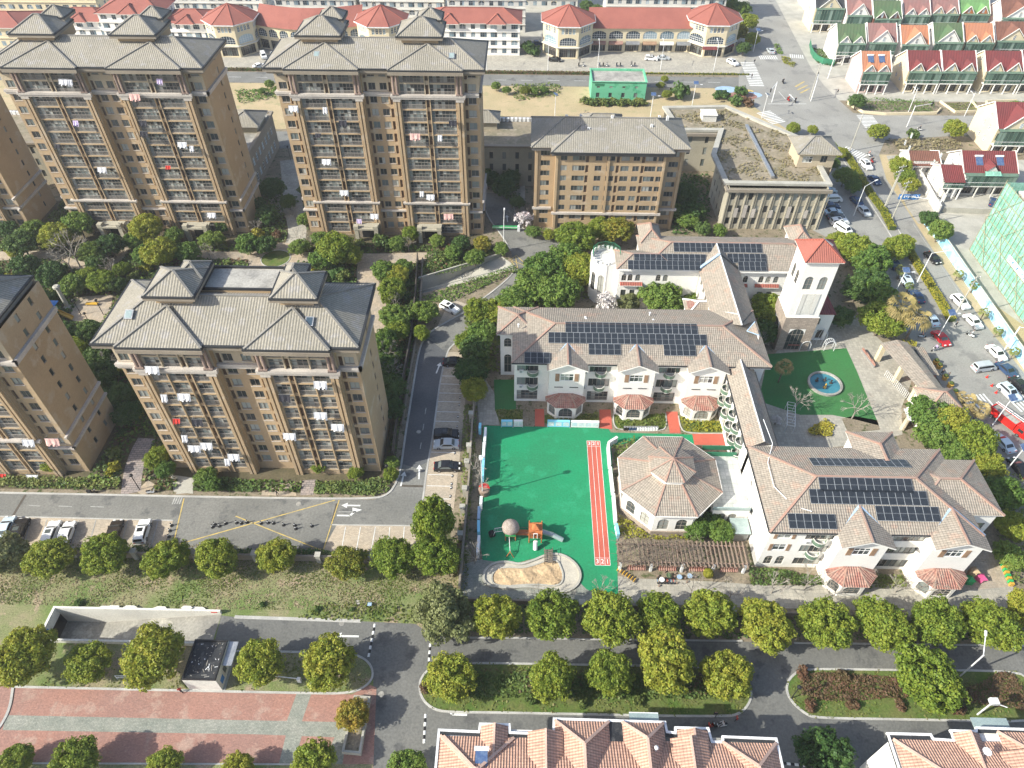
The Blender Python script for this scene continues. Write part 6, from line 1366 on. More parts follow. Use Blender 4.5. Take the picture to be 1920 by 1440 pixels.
H2 = villa(105.2, 112.9, 180.8, 3.6, 'brownroof', 'white', 0, 'white bungalow with brick red roof behind the white yard wall', ridge=1.9, depth_=7, glz=False)
q = MB(); ribbon(q, PL('1684,300 1722,340 1745,382 1757,402'), .4, 0, 2.6, 'offwhite'); tag(ob('yard_wall', q), 'tall white yard wall beside the avenue and the bungalow', 'wall')
q = MB(); ribbon(q, PL('1765,398 1905,404'), .3, 0, 1.6, 'concrete'); tag(ob('yard_wall', q), 'low concrete wall along the south edge of the farmyard', 'wall')
q = MB(); ribbon(q, PL('1745,330 1768,380'), .25, 0, 2.0, 'offwhite'); tag(ob('yard_wall', q), 'low pale wall in front of the bungalow yard', 'wall')
# scaffolded building under green netting
SC_ = thing('scaffolded_building', 'building wrapped in pale green scaffold netting at the right edge', 'construction site', (107.8, 98, 0))
w = MB(); w.box(2, 2, 0, 30, 45.2, 17.0, 'concrete'); w.box(1.9, 1.9, 17.01, 30, 45.3, 17.3, 'concrete_white'); ob('concrete_frame', w, SC_)
n = MB(); nb = 16
for i in range(nb):
    for k in range(6):
        y0_, y1_ = i*47.6/nb, (i+1)*47.6/nb; z0_, z1_ = k*3.0, (k+1)*3.0; dx = lambda i_, k_: .12*math.sin(i_*2.1+k_*1.3)
        n.poly([(dx(i, k), y1_, z0_) if False else (dx(i+1, k), y1_, z0_), (dx(i, k), y0_, z0_), (dx(i, k+1), y0_, z1_), (dx(i+1, k+1), y1_, z1_)], 'scaffnet')
for i in range(8):
    x0_, x1_ = i*4, (i+1)*4; n.poly([(x1_, 47.6, 0), (x0_, 47.6, 0), (x0_, 47.6, 18), (x1_, 47.6, 18)], 'scaffnet')
ob('netting', n, SC_)
for i in range(0, 33): p = MB(); p.tube((-.2, i*1.49, 0), (-.2+.1*math.sin(i), i*1.49, 18.6), .06, 'bamboo', 4); ob('scaffold_pole', p, SC_)
for k in range(7): p = MB(); p.tube((-.3, 0, k*3.0+.1), (-.3, 47.6, k*3.0+.1), .06, 'bamboo', 4); ob('scaffold_ledger', p, SC_)
for i in range(6): p = MB(); a = i*8; p.tube((-.35, a, 0), (-.35, a+8, 8.8), .06, 'bamboo', 4); p.tube((-.35, a+8, 8.8), (-.35, a, 17.8), .06, 'bamboo', 4); ob('scaffold_brace', p, SC_)
bn = MB(); bn.poly([(-.45, 34.5, 6.4), (-.45, 18, 6.4), (-.45, 18, 7.9), (-.45, 34.5, 7.9)], 'whiteplastic'); bo = ob('banner', bn, SC_)
for i in range(15): q = MB(); y = 33.6-i*1.05; q.box(-.5, y-.35, 6.8+(i%3)*.15, -.46, y, 7.1+(i%2)*.3, ['blueplastic', 'greenplastic'][i % 7 == 4]); q.box(-.5, y-.45, 7.3, -.46, y-.3, 7.6, 'blueplastic'); ob('banner_mark', q, bo)
# blue hoarding
bw = thing('hoarding', 'light blue painted site wall along the east side of the avenue', 'wall'); Lx = PL('1733,420 1760,455 1793,504 1846,582 1920,690 1990,800')
q = MB(); ribbon(q, Lx, .3, 0, 2.4, 'bluefence'); ob('wall_panels', q, bw); q = MB(); ribbon(q, [(x+.45, y) for x, y in Lx], .5, 0, 2.2, 'concrete_white'); q2 = ob('backing', q, bw)
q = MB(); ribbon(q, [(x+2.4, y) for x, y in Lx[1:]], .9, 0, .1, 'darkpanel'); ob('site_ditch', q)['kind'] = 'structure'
# billboard arrow sign
sg = thing('direction_sign', 'blue overhead direction sign with white lettering on an arm over the avenue', 'sign', (*at(1745, 418), 0)); m = MB(); m.tube((0, 0, 0), (0, 0, 6.8), .13, 'whitemetal', 6); m.tube((0, 0, 6.5), (-8.5, 1.5, 6.6), .08, 'whitemetal', 5); ob('mast', m, sg)
m = MB(); m.box(-10.1, 1.3, 5.8, -5.0, 1.4, 7.2, 'bluepaint'); b_ = ob('sign_board', m, sg)
q = MB()
for i, (a, b, c) in enumerate(((-9.8, -9.3, .5), (-9.8, -9.3, -.5), (-5.2, -5.7, .5), (-5.2, -5.7, -.5))): q.bar((a, 1.26, 6.55), (b, 1.26, 6.55+c), .06, .16, 'whiteplastic')
for i in range(6): q.box(-8.8+i*.5, 1.24, 6.3+(i % 2)*.2, -8.55+i*.5, 1.28, 6.9, 'whiteplastic')
ob('sign_marks', q, b_)
# ---------------------------------------------------------------- kindergarten gatehouse
GH = thing('gatehouse', 'tiled gatehouse with hipped roof and cream arch at the school entrance', 'gatehouse')
r = MB(); c = MB(); w = MB()
r.poly([(71.2, 106.2, 4.6), (74.8, 90.8, 4.6), (77.4, 91.2, 5.4), (74.4, 106.4, 5.4)][::1], 'pinktile'); r.poly([(77.4, 91.2, 5.4), (79.0, 91.4, 4.8), (76.6, 106.4, 4.8), (74.4, 106.4, 5.4)], 'pinktile')
hx0, hy0, hx1, hy1 = 72.4, 86.6, 79.6, 93.0; hip(r, c, hx0, hy0, hx1, hy1, 5.6, 2.2, 'pinktile', 'redridge', d=3.3, soffit='creamwall')
facade(GH, w, (73.0, 87.2), 0, 6.0, 0, 5.3, [(1.4+i*.95, 2.6, .6, 1.4, 'awhite') for i in range(3)], 'creamwall'); facade(GH, w, (73.0, 92.4), -math.pi/2, 5.2, 0, 5.3, [(2.2, .3, 1.8, 3.0, 'arch')], 'white'); w.poly([(79, 87.2, 0), (79, 92.4, 0), (79, 92.4, 5.3), (79, 87.2, 5.3)], 'creamwall')
for x, y in ((71.7, 105.6), (73.2, 99.5), (74.4, 94.4)): w.box(x, y, 0, x+.9, y+.9, 4.4, 'creamwall')
ob('wall', w, GH); o = ob('roof', r, GH); ob('ridge_tiles', c, o)
for i in range(22): q = MB(); t = i/21; x, y = 72.2+t*2.6, 101.6-t*8; q.box(x-.04, y-.04, .05, x+.04, y+.04, 1.6, 'whitemetal'); q.bar((x, y, 1.6), (x+.5, y-.1, 1.2), .06, .06, 'whitemetal'); ob('gate_rail', q, GH)
GB2 = thing('guard_booth', 'small guard booth with brown roof beside the gatehouse', 'booth', (77.6, 99.2, 0)); w = MB(); w.box(0, 0, 0, 2.8, 7.4, 3.0, 'redtile'); w.box(.2, -.02, .9, 2.6, -.005, 2.3, 'glassblue'); ob('wall', w, GB2); r = MB(); r.box(-.4, -.3, 3.01, 3.1, 7.7, 3.15, 'pinktile'); r.box(.3, .6, 3.16, 1.2, 6.8, 3.22, 'gutter'); ob('roof', r, GB2)
tag(ob('tent', MB().poly([(70.3, 87.0, 3.2), (73.9, 86.0, 2.7), (74.3, 89.2, 2.7), (70.6, 90.0, 3.1)], 'whiteplastic').tube((70.4, 87.1, 0), (70.4, 87.1, 3.1), .05, 'steel', 4).tube((70.7, 89.9, 0), (70.7, 89.9, 3.0), .05, 'steel', 4)), 'white canopy tent beside the gatehouse arch', 'tent')
q = MB(); ribbon(q, PL('1708,776 1690,806'), .8, 0, 2.8, 'creamwall'); tag(ob('gate_wall', q), 'short cream wall with niche south of the white tent', 'wall')
q = MB(); a, b = at(1620, 648, 1.5), at(1644, 680, 1.5); q.bar((*a, .7), (*b, .7), .2, .5, 'baytile'); q.bar((*a, .3), (*b, .3), .12, .6, 'steel'); tag(ob('red_banner', q), 'long red banner board beside the school entrance roof', 'banner')
# ---------------------------------------------------------------- salmon roofed houses at the bottom edge
def salmon(label, ox, oy, pts_front, H=10.5, north_wall=True):
    return thing('terraced_house', label, 'house', (ox, oy, 0))
SH = salmon('salmon tiled terrace of houses in the centre of the bottom edge', 0, 0, None)
def sroof(B, prisms, zE):
    r = MB(); c = MB()
    for (x0, y0, x1, y1, z, h, rd) in prisms:
        if rd == 'x' or rd == 'y': hip(r, c, x0, y0, x1, y1, z, h, 'salmontile', 'salmoncap', ridge=rd, soffit='white')
        else:   # gable, ridge along y
            xm = (x0+x1)/2; r.poly([(x0, y0, z), (xm, y0, z+h), (xm, y1, z+h), (x0, y1, z)][::-1], 'salmontile'); r.poly([(x1, y0, z), (x1, y1, z), (xm, y1, z+h), (xm, y0, z+h)][::-1], 'salmontile'); r.poly([(x0+.1, y1-.05, z-.5), (x0+.1, y1-.05, z), (xm, y1-.05, z+h-.1), (x1-.1, y1-.05, z), (x1-.1, y1-.05, z-.5)], 'white'); capline(c, (xm, y0, z+h), (xm, y1, z+h), 'salmoncap', .25, .12)
    o = ob('roof', r, B); ob('ridge_tiles', c, o)
def gut(B, pts, z): g = MB(); ribbon(g, pts, .28, z-.18, z+.12, 'whitemetal'); ribbon(g, [(x, y-.32) for x, y in pts], .34, z-.22, z+.02, 'gutter'); ob('gutter', g, B)
zE = 10.0
w = MB(); w.box(-8.6, 10, 0, 30.2, 28.6, zE-.4, 'white'); w.box(-3.0, 28.61, 0, 2.0, 30.0, zE-.4, 'white'); w.box(4.9, 28.61, 0, 17.4, 30.6, zE-.4, 'white'); ob('wall', w, SH)
sroof(SH, [(-9.0, 14, 31, 29.0, zE, 3.2, 'x'), (-8.6, 20.8, -.2, 28.9, zE+.1, 2.0, 'y'), (4.7, 21, 11.2, 31.0, zE+.12, 2.2, 'y'), (12.8, 21, 17.8, 31.0, zE+.12, 2.2, 'y'), (-4.2, 22, -.9, 30.2, zE+.15, 1.0, 'g'), (1.4, 19, 5.6, 29.4, zE+.9, 1.2, 'g'), (18.2, 19, 22.6, 29.0, zE+.9, 1.2, 'g'), (19.3, 22, 23.0, 30.2, zE+.15, 1.0, 'g'), (24.5, 20, 30.8, 29.0, zE+.1, 2.0, 'y')], zE)
r2 = MB(); r2.box(11.2, 24, zE-.3, 12.8, 30.8, zE+.1, 'bitumen'); r2.box(-8.3, 28.6, zE-.3, -4.3, 29.4, zE-.02, 'steel'); r2.box(23.2, 28.8, zE-.3, 30.4, 29.5, zE-.02, 'weathered'); ob('flat_valley', r2, SH)
gut(SH, [(-9.2, 14), (-9.2, 29.6), (-4.4, 29.5), (-4.3, 30.4), (-.8, 30.4), (-.7, 29.5), (4.5, 29.4), (4.6, 31.2), (18.0, 31.1), (18.1, 30.0), (19.1, 29.9), (19.2, 30.5), (23.1, 30.5), (23.3, 29.0), (24.6, 29.0), (24.7, 29.6), (31.0, 29.5), (31.1, 14)], zE)
q = MB(); q.box(0, 0, 0, 3.6, 1.4, .1, 'canopyglass'); q.bar((0, 0, .1), (3.6, 0, .1), .1, .1, 'whitemetal'); q.bar((0, 1.4, .1), (3.6, 1.4, .1), .1, .1, 'whitemetal'); ob('glass_canopy', q, SH, (11.9+2.1, 31.3, 8.4))
s = thing('solar_water_heater', 'solar water heater with blue tubes on the salmon roof at the bottom', 'water heater', (*at(903, 1420, 11.5), 11.4)); m = MB(); m.poly([(-.7, -1.6, -.1), (.7, -1.6, -.1), (.7, .6, .9), (-.7, .6, .9)], 'solarblue'); ob('collector', m, s); m = MB(); m.tube((-.85, .7, .95), (.85, .7, .95), .26, 'whitemetal', 8); m.bar((-.7, .7, -1), (-.7, .7, .9), .06, .06, 'steel'); m.bar((.7, .7, -1), (.7, .7, .9), .06, .06, 'steel'); ob('tank', m, s)
m = MB(); m.tube((0, 0, -1.3), (0, 0, .4), .16, 'whitemetal', 8); m.lathe([(.2, 0), (.26, .15), (.1, .3)], 'whitemetal', 8, (0, 0, .3)); ob('roof_vent', m, SH, (*at(1230, 1404, 12), 12))
SR = salmon('salmon tiled house with white gable wall in the bottom right corner', 0, 0, None)
w = MB(); w.box(44.4, 10, 0, 75, 29.6, zE-.4, 'white'); w.box(55.2, 29.61, 0, 64, 31, zE-.4, 'white'); ob('wall', w, SR)
sroof(SR, [(44.9, 14, 76, 29.8, zE, 3.0, 'x'), (52.2, 21, 55.4, 30.6, zE+.12, 1.1, 'g'), (57.6, 21, 70, 30.9, zE+.14, 2.0, 'x'), (56.4, 19, 61.6, 28.4, zE+.9, 1.3, 'g')], zE)
gut(SR, [(44.5, 14), (44.5, 30.4), (49.6, 30.4), (49.7, 29.9), (52.1, 29.8), (52.2, 30.9), (55.2, 30.9), (55.4, 31.3), (66, 31.2)], zE)
r2 = MB(); r2.box(44.9, 29.6, zE-.3, 49.5, 30.2, zE-.02, 'bitumen'); ob('flat_valley', r2, SR); q = MB(); q.box(56.0, 31.4, 8.6, 60.4, 33.0, 8.7, 'canopyglass'); ob('glass_canopy', q, SR)
s = thing('satellite_dish', 'white satellite dish mount on the bottom right salmon roof', 'dish', (*at(1850, 1410, 12), 12)); m = MB(); m.lathe([(.05, 0), (.3, .05), (.5, .16)], 'whitemetal', 10); ob('dish', m, s); m = MB(); m.tube((0, 0, -1.2), (0, 0, 0), .05, 'steel', 5); ob('mast', m, s)
# ---------------------------------------------------------------- underground ramp and hut
RP = thing('garage_ramp', 'walled concrete ramp going down to an underground garage in the meadow', 'ramp', (-68.9, 43.9, 0))
w = MB(); L = 24.7; W_ = 4.6
w.poly([(0, 0, -3.4), (6, 0, -3.4), (6, W_, -3.4), (0, W_, -3.4)], 'rampfloor'); w.poly([(6, 0, -3.4), (L, 0, .02), (L, W_, .02), (6, W_, -3.4)], 'rampfloor'); ob('ramp_floor', w, RP)
w = MB(); w.box(0, W_, -3.4, L, W_+.3, .9, 'concrete_white'); ob('north_wall', w, RP); w = MB(); w.box(0, -.3, -3.4, L, 0, .8, 'concrete_white'); ob('south_wall', w, RP); w = MB(); w.box(-.35, -.3, -.9, 0, W_+.3, .9, 'concrete_white'); w.box(-5, -.3, -3.4, -4.9, W_+.3, -.9, 'gutter'); w.box(-5, 0, -3.5, 0, W_, -3.45, 'darkpanel'); w.box(-5, 0, -.95, -.001, W_, -.91, 'gutter'); w.box(-4.9, -.1, -3.4, -.01, 0, -.95, 'gutter'); w.box(-4.9, W_, -3.4, -.01, W_+.1, -.95, 'gutter'); ob('portal', w, RP)
q = MB(); q.box(-.0, 0, 0, .03, .7, .7, 'bluepaint'); ob('ramp_sign', q, RP, (.01, 1.0, -.4)); q = MB(); q.box(0, -.03, 0, .9, 0, .25, 'redplastic'); ob('red_plate', q, RP, (L-1.4, W_-.002, .45)); w = MB(); w.box(L-.1, -.3, .02, L+.3, 0, .85, 'concrete_white'); ob('end_post', w, RP)
HT = thing('guard_hut', 'small white hut with black flat roof full of debris beside the ramp', 'hut', (-45.2, 37.4, 0)); w = MB(); w.box(0, 0, 0, 4.6, 5.6, 3.3, 'concrete_white'); w.box(4.605, .6, .8, 4.64, 1.5, 1.9, 'bluepaint'); w.box(4.605, 2.0, 1.0, 4.64, 2.7, 2.3, 'glassdark'); w.box(4.605, 3.1, 1.0, 4.64, 3.8, 2.3, 'glassdark'); ob('wall', w, HT)
w = MB(); w.box(.15, .15, 3.31, 4.45, 5.45, 3.36, 'bitumen'); ribbon(w, [(.1, .1), (4.5, .1), (4.5, 5.5), (.1, 5.5)], .2, 3.31, 3.6, 'blackmetal', True); ob('flat_roof', w, HT); w = MB(); w.box(4.7, 2.2, 3.0, 6.0, 5.6, 3.1, 'steel'); w.box(4.62, 0, .0, 4.95, 5.6, .12, 'concrete'); ob('canopy', w, HT)
rg = random.Random(3); w = MB()
for i in range(46): x, y, a = rg.uniform(.5, 4.2), rg.uniform(.4, 5.2), rg.uniform(0, 3.1); w.obox(x, y, a, rg.uniform(.2, .9) if x > 2 and y < 2.5 else .2, .08, 3.37, 3.42, rg.choice(['whitemetal', 'bark', 'weathered', 'palebark']))
k = ob('roof_debris', w, HT); k['kind'] = 'stuff'
# garage ramp by the gate
GR = thing('garage_ramp', 'cream garage ramp with long retaining wall beside the school gate road', 'ramp'); A, B_, C_, D_ = GAR; w = MB()
w.poly([(*A, -3.6), (*B_, 0.01), (*C_, 0.01), (*D_, -3.6)], 'concrete'); ob('ramp_floor', w, GR); w = MB()
w.poly([(*D_, -3.7), (*C_, 0), (*C_, .8), (*D_, .8)][::-1], 'concrete'); ribbon(w, [D_, C_], .3, .5, .9, 'concrete'); ob('retaining_wall', w, GR); w = MB(); w.poly([(*A, -3.7), (*B_, 0), (*B_, .01), (*A, .01)], 'concrete'); w.poly([(*D_, -3.7), (*A, -3.7), (*A, 0), (*D_, 0)], 'darkpanel'); ob('side_wall', w, GR)
w = MB(); ribbon(w, [A, B_], .08, .85, .93, 'steel')
for i in range(14): t = i/13; w.tube((A[0]+(B_[0]-A[0])*t, A[1]+(B_[1]-A[1])*t, 0), (A[0]+(B_[0]-A[0])*t, A[1]+(B_[1]-A[1])*t, .9), .04, 'steel', 4)
ob('handrail', w, GR)
# ---------------------------------------------------------------- trees and planting
ORD = ['first', 'second', 'third', 'fourth', 'fifth', 'sixth', 'seventh', 'eighth', 'ninth', 'tenth', 'eleventh', 'twelfth', 'thirteenth']
KN = {'camphor': 'yellow-green camphor tree', 'orange': 'orange-tinged tree', 'green': 'mid green tree', 'dark': 'dark evergreen tree', 'olive': 'greyish olive tree', 'bare': 'leafless pale-branched tree', 'bush': 'green bush', 'goldbush': 'yellow-green bush', 'redbush': 'clipped reddish bush', 'palm': 'fan palm', 'darkbush': 'dark bush', 'palmgreen': 'small green palm', 'blossom': 'blossoming tree'}
def row(spec, where, group, stretch=1.0):
    for i, s in enumerate(spec.split()):
        a = s.split(','); k = {'c': 'camphor', 'o': 'orange', 'g': 'green', 'd': 'dark', 'v': 'olive', 'b': 'bare', 'u': 'bush', 'y': 'goldbush', 'r': 'redbush', 'k': 'darkbush', 'p': 'palmgreen', 'P': 'palm', 'm': 'blossom'}[a[3] if len(a) > 3 else 'c']
        tree(k, float(a[0]), float(a[1]), float(a[2]), KN[k]+', '+ORD[i]+' '+where, group, stretch=stretch)
row('930,1158,44 1035,1155,47 1143,1160,50 1235,1152,43 1330,1152,44 1437,1172,48 1550,1168,50 1655,1172,46 1755,1172,46 1855,1172,47 1925,1140,34', 'from the left along the hedge south of the kindergarten', 'camphor trees south of the kindergarten')
row('845,1268,42 1036,1272,44 1145,1262,40 1248,1240,54 1362,1268,44', 'from the left on the long planted island', 'trees on the long island')
tree('camphor', 1738, 1272, 56, 'big yellow-green camphor tree alone on the right hand planted island')
row('92,1047,38 197,1040,40 312,1047,38 408,1049,37 518,1042,33 650,1054,32,o 737,1045,39', 'from the left along the wall below the parking bays', 'trees along the parking wall')
tree('olive', 5, 1040, 38, 'pale green weeping tree at the left edge below the parked cars')
tree('camphor', 811, 978, 38, 'upper yellow-green tree at the corner of the parking strip', hc=6.6); tree('camphor', 817, 1043, 43, 'lower yellow-green tree at the corner of the parking strip, touching the upper one'); tree('olive', 832, 1150, 52, 'tall greyish olive tree at the edge of the meadow and lower road')
row('50,1232,52 165,1242,38 290,1230,52 490,1242,42 617,1245,48', 'from the left on the verge between ramp and red paving', 'trees beside the red paving')
row('25,1428,30 140,1428,46 308,1436,28 448,1440,28 588,1428,40 762,1438,32,g', 'from the left along the bottom edge', 'trees along the bottom edge')
tree('orange', 662, 1340, 30, 'small orange-tinged tree in the stone planter beside the lower road'); tree('dark', 1550, 1408, 50, 'dark green tree between the two salmon roofed houses')
# kindergarten grounds
for a in ('camphor,1080,448,34,yellow-green tree behind the turret next to the tan block', 'orange,1155,432,28,golden tree just above the green turret railing', 'camphor,1125,430,26,bright tree between the turret and the tan block', 'green,1062,482,34,green tree in the cluster west of the turret', 'green,1020,500,36,broad tree beside the gate road bend', 'camphor,1085,505,34,yellow-green tree right below the turret cluster', 'green,1000,530,38,tree overhanging the curved road', 'green,1050,545,36,green tree above the back lawn of the kindergarten', 'green,965,560,34,tree left of the back lawn beside the road', 'camphor,930,585,28,small tree in the hedge line beside the bend', 'camphor,897,585,26,leftmost small tree near the white parked car', 'green,905,622,28,tree above the dark parked car', 'dark,893,655,30,dark tree shading the top parking bay', 'dark,882,690,30,dark tree beside the upper parking bays', 'camphor,889,728,26,olive-lit tree beside the school path', 'camphor,875,640,22,small tree at the bend above the parking strip',
          'green,1240,552,37,round green tree in the rear court beside the blossom tree', 'green,1280,517,28,green tree against the rear wing wall', 'green,1299,568,22,low green tree under the spine roof', 'blossom,1137,556,20,pale pink blossoming tree behind the gabled wing', 'olive,1178,566,20,greyish shrub tree between blossom and round tree', 'camphor,1440,580,32,yellow-green tree between spine and bell tower', 'dark,1432,618,24,dark tree in the shade right of the spine', 'dark,1446,598,22,dark tree left of the tower foot',
          'camphor,1573,452,20,small tree above the red tower roof', 'camphor,1605,465,36,camphor tree right of the red tower roof', 'green,1638,478,36,broad camphor tree beside the avenue near the tower', 'camphor,1680,466,24,tree at the west kerb of the avenue', 'dark,1640,520,32,shaded tree between tower and avenue', 'green,1650,548,30,green tree below the shaded one beside the tower', 'camphor,1655,598,38,big camphor tree left of the two tall palms', 'dark,1580,590,22,dark round shrub tree at the foot of the tower', 'dark,1612,535,28,dark tree behind the white annex',
          'green,1740,775,36,left part of the broad camphor clump by the gatehouse', 'camphor,1778,795,36,right part of the broad camphor clump by the gatehouse', 'green,1757,812,34,lowest tree of the clump by the gatehouse', 'camphor,1822,828,38,golden camphor tree below the small palms', 'camphor,1850,872,30,golden tree right of the right hand wing', 'green,1795,850,28,green tree touching the rear of the right hand wing', 'green,1885,925,32,tree on the east edge above the play corner', 'camphor,1900,985,30,yellow tree on the east edge', 'green,1895,1040,28,green tree on the east edge beside the play yard', 'dark,1862,905,26,dark tree close to the right hand wing',
          'dark,1335,968,18,dark round shrub tree below the terrace link', 'green,1308,990,22,round green tree beside the octagonal hall', 'green,1352,992,24,round green tree left of the glazed porch', 'palm,1470,688,17,single palm with golden fronds in the courtyard'):
    k, x, y, r_, lb = a.split(','); tree(k, float(x), float(y), float(r_), lb)
tree('palm', 1690, 580, 27, 'left one of two tall palms with golden fronds beside the avenue'); tree('palm', 1722, 592, 27, 'right one of two tall palms with golden fronds beside the avenue')
tree('palm', 1806, 753, 19, 'short thick palm left of the fire engine'); tree('palm', 1838, 768, 19, 'short thick palm right beside the fire engine')
row('1798,512,9,p 1828,534,9,p 1846,586,9,p 1872,618,9,p 1903,660,9,p 1690,507,10,p 1706,534,8,p', 'young palm along the avenue verges', 'young palms along the avenue verges')
for i, s in enumerate('1500,745,22 1610,760,24 1505,620,18 1425,640,18 900,900,20 890,870,18 1010,1115,20 1060,1120,20 1130,1100,20 1300,1100,22 1375,1105,22 1455,1095,22 1520,1085,24 1640,1045,26 1620,1075,22 1690,1095,20 1750,1100,22 1830,1045,20 1560,1105,20 1585,1030,18 890,1040,20'.split()):
    x, y, r_ = map(float, s.split(',')); tree('bare', x, y, r_, 'leafless pale-branched tree', 'leafless trees in the kindergarten grounds')
# avenue and farm trees
for a in ('camphor,1687,315,20,small street tree above two others on the east pavement', 'camphor,1698,334,18,street tree in the middle of three on the east pavement', 'camphor,1708,348,16,lowest street tree of three on the east pavement', 'dark,1745,405,18,dark tree above the low farmyard wall', 'green,1765,430,22,green tree at the end of the blue site wall', 'camphor,1647,247,17,round tree south of the crossing on the east side', 'camphor,1790,242,19,tree beside the maroon villa on the side road', 'dark,1608,186,15,round dark shrub at the tip of the villa garden', 'camphor,1555,272,13,tree at the corner of the grass roofed building', 'camphor,1572,287,13,second tree along the west lane by the office', 'dark,1565,305,11,dark tree beside the corner pavilion', 'green,1585,330,18,tree over the west lane', 'green,1602,345,16,tree over the west lane beside the hedge', 'camphor,1488,240,12,low tree at the tip of the grass roof', 'camphor,1524,243,10,small tree beside the crosswalk tip', 'camphor,1692,460,20,leafy tree at the gap of the median hedge', 'bush,1712,252,11,green shrub beside the side road'):
    k, x, y, r_, lb = a.split(','); tree(k, float(x), float(y), float(r_), lb)
row('1392,12,16,g 1402,40,18,c 1385,60,16,o 1410,75,14,c 1372,30,14,g 1370,8,14,g 1395,88,12,d', 'from the top in the grove right of the arcade', 'trees right of the arcade')
row('365,52,14,d 355,62,12,d 540,12,10,d 828,20,10,d 990,85,12,d 1000,95,12,k 1120,18,12,d 1100,10,12,d 560,8,8,d', 'of the dark trees between the far houses', 'dark trees between the far houses')
row('1238,160,8,c 1246,148,7,c 1250,178,9,c 1275,172,16,k 930,160,9,g 950,168,8,g 985,170,9,o 1002,168,9,g 1020,166,8,g 505,155,9,g 520,165,8,g 490,170,7,g', 'of the young trees on the dry lawn', 'young trees on the dry lawn')
for i in range(14): tree('bush', 0, 0, 0, 'low shrub in the hedge in front of the green substation', 'hedge in front of the green substation', world=(18.5+i*1.45, 223.2-(i % 3)*.5), rm=1.3)
row('1352,178,12,k 1380,190,11,k 1402,193,10,r 1390,172,10,k', 'shrub in the colourful round bed', 'shrubs of the round bed')
for c_, s in (('redplastic', '1392,180,3.2'), ('blueplastic', '1362,168,2.6'), ('blueplastic', '1410,178,2.2'), ('yellowplastic', '1398,172,1.8')):
    x, y, r_ = map(float, s.split(',')); X, Y = at(x, y); sheet('flower_bed', [(X+r_*1.5*math.cos(t*.6), Y+r_*math.sin(t*.6)) for t in range(11)], .06+r_*.003, {'redplastic': 'baytile', 'blueplastic': 'bluemetal', 'yellowplastic': 'yellowpaint'}[c_])
# garden trees between the towers
G_ = []
gs_ = '38,452,26,d 60,430,22,g 102,442,30,c 145,418,26,g 15,430,20,d 45,495,24,d 95,510,26,d 135,530,22,g 165,520,18,c 190,527,24,c 212,530,18,d 228,505,15,c 180,492,18,d 170,470,22,g 205,455,24,d 275,430,28,c 300,475,30,c 270,475,22,g 348,470,22,g 325,440,18,g 395,445,20,g 415,420,14,d 463,455,22,g 495,455,20,d 115,620,28,d 160,615,24,d 135,655,28,c 175,665,26,d 185,700,30,d 215,735,28,d 235,770,26,d 205,640,20,d 630,465,32,c 605,480,24,g 655,478,22,c 600,445,18,g 560,460,18,g 720,505,22,g 745,515,22,c 735,545,24,c 755,500,18,g 700,540,0,g 727,560,14,c 740,590,26,g 745,620,22,c 720,640,24,g 715,680,26,d 730,720,28,d 735,760,24,d 795,580,24,g 790,625,16,c 850,470,16,g 890,480,18,g 865,455,16,d 940,465,14,g 905,455,18,o 770,440,16,c 745,455,14,g 820,450,14,g 715,455,16,u 385,890,18,g 398,905,16,g 598,872,16,c 668,885,15,c 97,868,18,c 295,860,22,c 310,880,18,g 735,865,14,g 733,890,14,c 510,345,22,d 540,375,16,d 575,350,16,d 500,400,20,d 480,380,16,d 570,410,14,g 945,345,22,d 915,330,20,d 960,330,18,d 970,375,14,d 1000,432,14,g 1030,440,12,c 1285,360,24,d 1300,390,22,d 1265,390,18,g 1290,410,18,g 1320,425,16,d 1350,430,14,g 75,555,20,d 90,590,16,d 30,470,18,c 250,450,18,g'
for i, s in enumerate(gs_.split()):
    x, y, r_, k = s.split(','); x, y, r_ = float(x), float(y), float(r_)
    if r_ < 2: continue
    k = {'c': 'camphor', 'g': 'green', 'd': 'dark', 'o': 'orange', 'u': 'bush'}[k]
    tree(k, x, y, r_, {'camphor': 'yellow-green', 'green': 'mid green', 'dark': 'dark evergreen', 'orange': 'orange-tinged', 'bush': 'green'}[k]+' tree', 'trees in the garden around the towers, '+k)
for s in '130,462,28 120,480,24 240,430,16 205,500,16 390,470,14 560,440,14 575,455,12 740,565,16 725,655,20 730,690,20 480,420,12 550,395,12 220,650,18 200,680,18 765,455,12 960,400,10 985,405,12 300,890,12 880,520,10 865,640,8'.split():
    x, y, r_ = map(float, s.split(',')); tree('bare', x, y, r_, 'leafless grey tree', 'leafless trees in the tower garden')
tree('blossom', 983, 400, 15, 'white blossoming tree at the bend beside the eight storey block')
